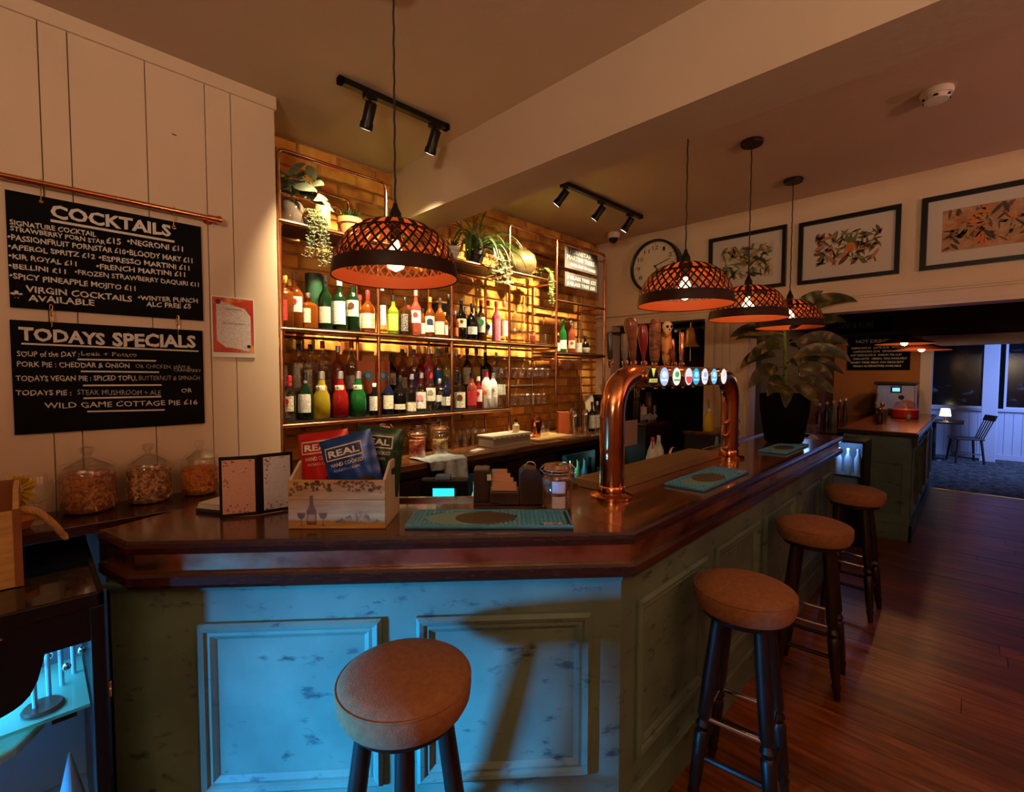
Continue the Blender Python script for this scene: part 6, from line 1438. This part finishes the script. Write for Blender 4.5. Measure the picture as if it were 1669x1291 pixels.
for k in range(46):
    c = Vector((random.uniform(-.02, .20), -.15+random.uniform(-.02, .02), random.uniform(-.12, .06)-.0))
    for j in range(9):
        a_ = random.uniform(0, 2*PI); d = Vector((math.cos(a_), math.sin(a_)*.6, random.uniform(-.6, .5))).normalized(); e = d.orthogonal().normalized(); fm.add([c, c+d*.016+e*.003, c+d*.036, c+d*.016-e*.003], [(0, 1, 2, 3)])
tag(fm.build('plantlets', ramp_mat('plantlet_pale', [(.35, (.13, .18, .07)), (.6, (.28, .32, .18))], 12, rough=.5), t, recalc=False), kind='stuff')
fm = MB()
for k in range(14): 
    x0 = random.uniform(0, .2); fm.tube([(0.02, -.05, .14), (x0*.6, -.13, .12), (x0, -.15, .0), (x0, -.15, -.05)], .0012, 4)
fm.build('runners', pgrn, t)
t = thing('round_vase', 'large round dull gold vase on the top shelf between the tall uprights', 'vase', (2.735, 2.590, TS), .4); MB().lathe([(.050, 0), (.085, .02), (.122, .075), (.128, .12), (.112, .17), (.070, .205), (.045, .212), (.050, .226), (.042, .226), (.036, .21)], 40).build('body', ramp_mat('dull_gold', [(.3, (.13, .085, .03)), (.55, (.22, .16, .07)), (.75, (.32, .25, .13))], 5, (1, 1, 4), .32, metal=.5, bump=.2), t, smooth=True)

# ------------------------------------------------------------------ doorway things: bell, cups, bottles
t = thing('brass_bell', 'brass ship bell hanging in the doorway behind the taps', 'bell', (4.03, 1.775, 1.86)); MB().lathe([(.085, 0), (.080, .010), (.055, .04), (.045, .11), (.040, .15), (.020, .172), (.002, .175)], 28).build('bell_body', brass, t, smooth=True); MB().tube([(0, 0, .175), (0, 0, .21), (.05, 0, .215)], .006, 8).build('bracket', brass, t); MB().tube([(0, 0, .10), (0, 0, -.02)], .003, 6).build('clapper', brass, t); MB().tube([(0, 0, -.02), (.003, 0, -.12)], .004, 6).build('pull_cord', white, t)
t = thing('door_closer', 'dark metal bar across the top of the doorway', 'bar', (4.06, 1.67, 2.03)); MB().tube([(0, 0, 0), (0, .92, 0)], .010, 8).build('rod', black, t); MB().box(-.015, .015, -.003, .01, -.02, .02).build('bracket', black, t); MB().box(-.015, .015, .915, .93, -.02, .02).build('bracket', black, t)
t = thing('side_cabinet', 'dark side cabinet with a note stuck to its front, beyond the left tap column', 'cabinet', (3.50, 1.80, 0)); MB().box(0, .50, .10, .33, 0, 1.20).build('cabinet_body', darkw, t, bevel=.004); MB().box(-.01, .51, .085, .335, 1.20, 1.225).build('cabinet_top', mahog2, t, bevel=.003)
p0, p1 = at(1013, 687, 1, 1.90), at(1038, 724, 1, 1.90); MB().box(p0.x-3.50, p1.x-3.50, .097, .0995, p1.z, p0.z).build('paper_note', M('note_paper', (.55, .42, .30), .7), t)
MB().box(.44, .455, .097, .099, .2, 1.1).build('door_edge', steel, t)
for i, (dx, r, h, c_) in enumerate(((.10, .03, .20, black), (.20, .035, .14, white), (.31, .03, .24, M('brown_glass', (.06, .02, .01), .2)), (.40, .03, .12, steel))):
    t = thing('canister', ['black canister on the dark side cabinet', 'white canister on the dark side cabinet', 'tall brown bottle-like canister on the dark side cabinet', 'small steel canister on the dark side cabinet'][i], 'canister', (3.50+dx, 2.04, 1.2255)); MB().lathe([(r*.9, 0), (r, .01), (r, h*.8), (r*.8, h*.85)], 16).build('body', c_, t, smooth=True); MB().lathe([(r*.85, h*.855), (r*.8, h)], 14).build('lid', chrome if i % 2 else black, t)
t = thing('dark_cloth', 'crumpled grey cloth lying on the dark side cabinet', 'cloth', (3.70, 1.99, 1.226)); cm = MB(); vs = [(.16*i/8-.08, .1*j/6-.05, .02+.018*math.sin(i*1.9+j)+.012*math.cos(j*2.3)) for j in range(7) for i in range(9)]; cm.add(vs, [(j*9+i, j*9+i+1, (j+1)*9+i+1, (j+1)*9+i) for j in range(6) for i in range(8)]); o = cm.build('cloth', M('grey_cloth', (.35, .33, .36), .9), t, smooth=True); md = o.modifiers.new('s', 'SOLIDIFY'); md.thickness = .02; md.offset = -1
# stack of steel cups beside the doorway
for k in range(6):
    z0 = 1.19+k*.052; p = at(1058+k*.4, 690, 1, 1.93)
    t = thing('steel_cup', 'steel cup number %s from the bottom of the stack beside the dark doorway' % ('one', 'two', 'three', 'four', 'five', 'six')[k], 'cup', (4.16, 2.30, 0), 0, 'stack of steel cups'); t.location = (4.00, 2.26, z0); MB().lathe([(.028, 0), (.030, .004), (.036, .046), (.039, .050), (.034, .050)], 18).build('cup_body', chrome, t, smooth=True); MB().tube([(-.030, -.03, .012), (-.05, -.05, .018), (-.052, -.052, .036), (-.034, -.034, .042)], .003, 6).build('cup_handle', chrome, t)
t = thing('cup_stand', 'narrow dark stand carrying the stack of steel cups', 'stand', (4.00, 2.26, 0)); 
for hx in (-.045, .02): MB().box(hx+(.0 if hx < 0 else .005), hx+.02, .045, .06, 0, 1.19).build('post', black, t)
MB().box(-.045, .045, -.045, .06, 1.17, 1.1895).build('top_plate', black, t); MB().box(-.045, .045, -.045, .06, 0, .02).build('foot_plate', black, t)
# spray bottles, sink tap on the work shelf
for i, (xx, yy, cc) in enumerate(((2.80, 1.47, (.55, .06, .04)), (2.90, 1.48, (.75, .72, .62)))):
    t = thing('spray_bottle', ['white spray bottle with red trigger head behind the drip tray', 'cream spray bottle with pale trigger head behind the drip tray'][i], 'spray bottle', (xx, yy, .9005), .5, None)
    MB().lathe([(.036, 0), (.040, .01), (.040, .18), (.030, .23), (.014, .27), (.014, .29)], 20).build('bottle_body', M('spray_white', (.70, .74, .66), .4), t, smooth=True); MB().box(-.040, .018, -.011, .011, .2905, .318).build('trigger_head', M('spray_head_%d' % i, cc, .4), t, bevel=.005); MB().tube([(-.025, 0, .29), (-.034, 0, .265), (-.030, 0, .245)], .004, 6).build('trigger', M('spray_head_%d' % i, cc, .4), t)
t = thing('sink_tap', 'curved chrome sink tap behind the drip tray', 'tap', (3.20, 1.50, .9005)); MB().tube([(0, 0, 0), (0, 0, .16)]+[(-.045+.045*math.cos(a_), 0, .16+.045*math.sin(a_)) for a_ in [i*PI/8 for i in range(9)]]+[(-.09, 0, .14)], .009, 10).build('spout', chrome, t, smooth=True); MB().lathe([(.024, 0), (.022, .03)], 16).build('base', chrome, t)
t = thing('bar_cloth', 'pale blue cloth hung over the dark box behind the right tap column', 'cloth', (3.69, 1.395, 1.02)); MB().add([(-.02, 0, 0), (.035, .0, 0), (.03, .004, .15), (.0, .004, .16), (-.02, .018, 0), (.035, .018, 0), (.03, .016, .15), (.0, .016, .16)], [(0, 1, 2, 3), (7, 6, 5, 4), (0, 3, 7, 4), (1, 5, 6, 2), (3, 2, 6, 7)]).build('cloth', M('pale_blue_cloth', (.30, .42, .52), .9), t)
t = thing('wooden_cabinet', 'low dark red-brown cabinet with curved top behind the right tap column', 'cabinet', (3.68, 1.415, .0)); MB().box(0, .38, 0, .24, 0, 1.145).build('cabinet_body', darkw, t); MB().box(-.02, .40, -.02, .25, 1.145, 1.175).build('cabinet_top', mahog, t, bevel=.008)
t = thing('yellow_bottle', 'yellow plastic bottle with hanging loop on the low cabinet behind the taps', 'bottle', (3.78, 1.50, 1.1755)); MB().lathe([(.036, 0), (.042, .02), (.036, .10), (.016, .14), (.014, .155)], 16).build('body', M('yellow_plastic', (.72, .50, .02), .4), t, smooth=True); MB().lathe([(.015, .1555), (.013, .175)], 10).build('cap', white, t); MB().tube([(0, 0, .17), (-.03, -.0, .21), (-.045, 0, .25), (-.02, 0, .25), (0, 0, .17)], .002, 5).build('loop', chrome, t)
t = thing('bin_bag', 'large black curtain-like cover hanging in the doorway', 'curtain', (4.30, 1.70, .02)); cm = MB(); nn = 30; vs = [(.012*math.sin(i*1.3), .62*i/nn, z) for z in (0, .8, 1.58) for i in range(nn+1)]; cm.add(vs, [(j*(nn+1)+i, j*(nn+1)+i+1, (j+1)*(nn+1)+i+1, (j+1)*(nn+1)+i) for j in range(2) for i in range(nn)]); cm.build('curtain_cloth', blackm, t, smooth=True); MB().tube([(0, -.03, 1.58), (0, .68, 1.58)], .006, 6).build('curtain_rod', black, t)

# ------------------------------------------------------------------ second bar and the rooms beyond
t = thing('far_counter', 'second teal panelled counter with polished copper top beyond the opening', 'counter', (5.94, .405, 0))
MB().box(0, 3.05, 0, .55, 0, 1.02).build('front_panelling', teal, t)
MB().box(-.05, 3.05, -.05, .60, 1.022, 1.060).build('counter_top', mahog2, t, bevel=.004); MB().box(-.03, 3.04, -.03, .58, 1.0605, 1.068).build('copper_sheet_top', ramp_mat('far_copper_top', [(.3, (.50, .17, .08)), (.7, (.72, .30, .16))], 5, rough=.22, metal=1.0), t)
MB().box(-.02, 3.05, -.02, .0, 0, .15).build('plinth', teal, t); MB().box(-.02, 0, -.02, .57, 0, .15).build('plinth', teal, t)
for k in range(5):
    x0 = .10+k*.58; MB().frame(.46, .66, [(0, .001), (0, .012), (.012, .020), (.030, .010), (.044, .001)], tr=lambda u, v, d: (x0+u, -d, .24+v)).build('panel_moulding', teal, t)
MB().frame(.30, .50, [(0, .001), (0, .008), (.004, .010), (.010, .008), (.012, .001)], tr=lambda u, v, d: (-d, .06+u, .25+v)).build('panel_moulding', teal, t)
MB().box(-.045, -.005, -.045, .0, .93, 1.02).build('corner_bracket', darkw, t)
t = thing('yellow_poster', 'yellow strip poster fixed to the side of the second counter', 'poster', (7.6, .382, .30)); MB().box(0, .35, 0, .004, 0, .62).build('poster_sheet', M('poster_yellow', (.55, .40, .10), .6), t); MB().box(.02, .33, -.001, 0, .5, .58).build('poster_title', M('poster_dark', (.15, .1, .03), .6), t)
# things on and behind the second counter
t = thing('red_tin', 'red cake tin with glass dome on the far copper-topped counter', 'tin', (7.9, .62, 1.0685)); MB().lathe([(.13, 0), (.14, .01), (.14, .11), (.13, .115)], 24).build('tin_body', M('red_tin_paint', (.55, .03, .02), .35), t, smooth=True); MB().lathe([(.12, .1155), (.11, .19), (.05, .23), (.01, .235)], 24, cap=False).build('glass_dome', gl_, t, smooth=True, recalc=False); MB().sphere((0, 0, .245), .014, 10, 8).build('dome_knob', gl_, t)
for i, (xx, yy, r, h, c_) in enumerate(((6.75, .75, .030, .18, (.12, .03, .02)), (6.95, .80, .035, .12, (.40, .14, .04)), (7.2, .78, .05, .22, (.35, .15, .05)), (7.45, .55, .02, .10, (.6, .5, .3)))):
    t = thing('counter_bottle', ['slim dark bottle on the far counter, leftmost', 'short orange pot on the far counter', 'wide brown jar on the far counter left of the red tin', 'small pale pot on the far counter in front of the red tin'][i], 'bottle', (xx, yy, 1.0685)); MB().lathe([(r*.9, 0), (r, .01), (r, h*.65), (r*.4, h*.8), (r*.4, h*.95)], 16).build('bottle_body', M('far_bottle_%d' % i, c_, .3), t, smooth=True); MB().lathe([(r*.45, h*.951), (r*.42, h)], 10).build('cap', brass, t)
t = thing('coffee_machine', 'steel coffee machine with small blue display below the chalk menu', 'coffee machine', (8.30, .56, 1.0685)); MB().box(0, .40, 0, .42, 0, .08).build('base', black, t, bevel=.005); MB().box(.05, .40, 0, .42, .081, .42).build('body', steel, t, bevel=.01); MB().box(0, .42, -.02, .44, .421, .46).build('top_tray', black, t, bevel=.005)
MB().box(.035, .05, .14, .26, .31, .40).build('control_panel', black, t); MB().box(.032, .0345, .16, .24, .33, .38).build('display', M('blue_display', (.15, .55, 1.0), emit=1.3), t); MB().lathe([(.03, 0), (.032, .03)], 14, o=(.03, .14, .25), ax=(-1, 0, 0)).build('pressure_dial', black, t); MB().tube([(.04, .08, .2), (-.04, .07, .17), (-.12, .05, .18)], .012, 8).build('portafilter_handle', black, t); MB().tube([(0.02, .40, .3), (0.0, .42, .1)], .008, 8).build('steam_wand', chrome, t)
t = thing('back_shelf_unit', 'dark low unit behind the far counter carrying the coffee machine', 'cabinet', (6.02, 1.09, 0)); MB().box(.0, 2.9, -.06, .45, 0, .985).build('cabinet_body', darkw, t); MB().box(-.01, 2.91, -.065, .46, .986, .9995).build('worktop', mahog2, t)
t = thing('menu_chalkboard', 'large black chalk menu headed hot drinks above the coffee machine', 'chalkboard', (9.069, 1.42, 1.70)); MB().box(0, .03, -.74, .02, 0, .52).build('board_panel', board, t, bevel=.003)
lettering('HOT DRINKS', (-.002, -.08, .42), (-.002, -.52, .42), .05, chalk, t, .02)
for k, s in enumerate(('AMERICANO £3   LATTE £3.50   MOCHA £4', 'CAPPUCCINO £3.50   ESPRESSO £2.50', 'HOT CHOCOLATE £4   ENGLISH TEA £2.80', 'CHAI LATTE   HERBAL TEAS AVAILABLE', 'DAIRY FREE MILK ON REQUEST', 'VEGAN ALTERNATIVES AVAILABLE')): lettering(s, (-.002, -.02-.03*(k % 2), .33-k*.056), (-.002, -.70+.03*(k % 3), .33-k*.056), .027, chalk, t, .02)
t = thing('gin_board', 'narrow dark board with faint white lettering high behind the plant', 'chalkboard', (9.079, 2.12, 2.28)); MB().box(0, .02, -1.2, 0, 0, .22).build('board_panel', board, t); lettering('OUR GINS & RUMS', (-.002, -.35, .08), (-.002, -1.0, .08), .09, chalk2, t, .01)
for k in range(5):
    t = thing('back_bottle', 'dim %s bottle behind the plant, %s of five from the left' % (('red', 'brown', 'pale')[k % 3], ('first', 'second', 'third', 'fourth', 'fifth')[k]), 'bottle', (6.3+k*.38, 1.25, 1.0005), 0, 'dim bottles on the back unit'); MB().lathe([(.035, 0), (.036, .18), (.014, .23), (.014, .27)], 12).build('bottle_glass', [M('dim_red', (.10, .012, .01), .3), M('dim_brown', (.04, .016, .01), .3), M('dim_white', (.20, .18, .17), .3)][k % 3], t, smooth=True); MB().lathe([(.016, .2705), (.016, .30)], 10).build('cap', white, t)
for i, (xx, yy, lb) in enumerate(((7.45, .62, 'flat dark pendant lamp with glowing bulb, nearer of two beyond the opening'), (7.95, .49, 'flat dark pendant lamp with glowing bulb, farther of two beyond the opening'))):
    zz = 2.02-.06*i
    t = thing('flat_pendant_lamp', lb, 'lamp', (xx, yy, zz), 0, 'flat pendant lamps beyond the opening'); MB().lathe([(.29, -.02), (.285, -.012), (.12, .05), (.03, .085), (.02, .10)], 36, cap=False).build('shade', M('flat_shade', (.30, .10, .05), .35, .5), t, smooth=True); MB().lathe([(.018, .02), (.02, .09)], 12).build('lamp_holder', black, t); MB().sphere((0, 0, -.005), .035, 16, 10).build('bulb', M('far_bulb_glow', (1, .62, .28), emit=25), t, smooth=True); MB().tube([(0, 0, .10), (0, 0, 2.55-zz)], .003, 6).build('cord', cordm, t); lamp('POINT', 'far_bulb_light', (xx, yy, zz-.055), 9, (1, .5, .2), .04)
# lit fridge and glass rack between the two counters
t = thing('glass_front_fridge', 'small blue-lit glass-front fridge between the two counters', 'fridge', (5.35, .80, 0)); MB().box(.0, .05, -.10, .24, .35, .40).build('bottom_rail', black, t); f_ = MB(); f_.box(.05, .45, -.10, .24, 0, .35); f_.box(.05, .45, .22, .24, .35, .98); f_.box(.05, .45, -.10, -.08, .35, .98); f_.box(.43, .45, -.08, .22, .35, .98); f_.box(.05, .45, -.10, .24, .98, 1.0); f_.build('cabinet_body', black, t)
MB().box(.42, .429, -.08, .22, .36, .97).build('back_liner', M('blue_white_liner', (.45, .62, .85), .4), t); MB().box(.07, .42, -.07, .21, .66, .67).build('wire_shelf', steel, t); lamp('POINT', 'small_fridge_lamp', (5.50, .87, .92), 1.3, (.25, .50, 1.0), .03)
for k in range(3):
    b_ = thing('water_bottle', 'white-labelled bottle inside the blue-lit fridge between the counters', 'bottle', (5.55, .77+k*.08, .6705), 0, 'bottles in the blue-lit fridge'); MB().lathe([(.030, 0), (.032, .14), (.012, .19), (.012, .22)], 12).build('bottle_glass', M('ice_blue', (.5, .7, .85), .2), b_, smooth=True); MB().lathe([(.014, .2205), (.014, .24)], 8).build('cap', white, b_)
t = thing('glass_rack', 'rack of upturned glasses lit blue beside the end of the bar', 'rack', (5.05, 1.02, .0)); MB().box(0, .26, 0, .30, 0, 1.02).build('cabinet_body', darkw, t); MB().box(0, .26, 0, .30, 1.021, 1.045).build('rack_tray', steel, t, bevel=.002)
for k in range(12):
    g = thing('rack_glass', 'upturned glass in the rack beside the end of the bar', 'glass', (5.09+(k % 3)*.085, 1.06+(k//3)*.07, 1.0455), 0, 'glasses in the blue-lit rack'); MB().lathe([(.030, 0), (.026, .10)], 14, cap=False).build('glass_wall', gl_, g, smooth=True, recalc=False); MB().lathe([(.026, .094), (.026, .1)], 14).build('glass_base', gl_, g)
lamp('POINT', 'rack_blue_light', (5.18, 1.15, 1.35), .7, (.25, .5, 1.0), .05)
# far table, lamp, chair
tb = thing('dining_table', 'small dark table by the far window wall', 'table', (12.15, .52, 0)); MB().box(-.40, .30, -.42, .35, .73, .76).build('tabletop', darkw, tb, bevel=.004); MB().lathe([(.20, 0), (.19, .03), (.04, .06), (.035, .70), (.10, .729)], 20).build('pedestal', black, tb, smooth=True)
t = thing('table_lamp', 'small glowing table lamp on the far table', 'lamp', (11.95, .36, .7605)); MB().lathe([(.055, 0), (.05, .012), (.012, .02), (.010, .10)], 18).build('base', brass, t, smooth=True); MB().lathe([(.085, .10), (.065, .24)], 22, cap=False).build('lamp_shade', M('lit_shade', (1.0, .80, .48), emit=1.6), t, smooth=True); lamp('POINT', 'table_lamp_light', (11.95, .36, .97), 1.5, (1, .8, .45), .05)
t = thing('flower_vase', 'dim vase of pink flowers at the left of the far table', 'flowers', (12.3, .76, .7605)); MB().lathe([(.04, 0), (.06, .08), (.03, .16)], 14).build('vase', M('dark_vase', (.08, .05, .05), .3), t, smooth=True)
fm = MB()
for k in range(16): fm.sphere((random.uniform(-.12, .12), random.uniform(-.12, .12), random.uniform(.20, .42)), random.uniform(.03, .05), 8, 5)
tag(fm.build('blossoms', M('pink_blossom', (.35, .12, .12), .8), t, smooth=True), kind='stuff')
t = thing('dining_chair', 'dark wooden chair turned sideways by the far table', 'chair', (12.15, .07, 0), math.radians(20))
def lgc(a_, b_, r0=.018, r1=.022): return MB().tube([a_, b_], [r0, r1], 8).build('leg', darkw, t, smooth=True)
MB().box(-.20, .20, -.20, .21, .435, .47).build('seat', darkw, t, bevel=.012)
for (sx_, sy_) in ((-1, 1), (1, 1), (-1, -1), (1, -1)): lgc((sx_*.20, sy_*.20, 0), (sx_*.16, sy_*.16, .436))
for k in range(5): MB().tube([(-.15+.075*k, -.19, .47), (-.17+.085*k, -.31, .80)], .010, 8).build('back_spindle', darkw, t, smooth=True)
MB().obox((0, -.325, .845), (.21, 0, 0), (0, .014, -.004), (0, -.016, .05)).build('top_rail', darkw, t, bevel=.008)
for z_ in (.18,):
    MB().tube([(-.185, .18, z_), (-.185, -.18, z_)], .010, 8).build('stretcher', darkw, t); MB().tube([(.185, .18, z_), (.185, -.18, z_)], .010, 8).build('stretcher', darkw, t)
print('objects', len(bpy.data.objects), 'tris', sum(len(o.data.polygons) for o in bpy.data.objects if o.type == 'MESH'))
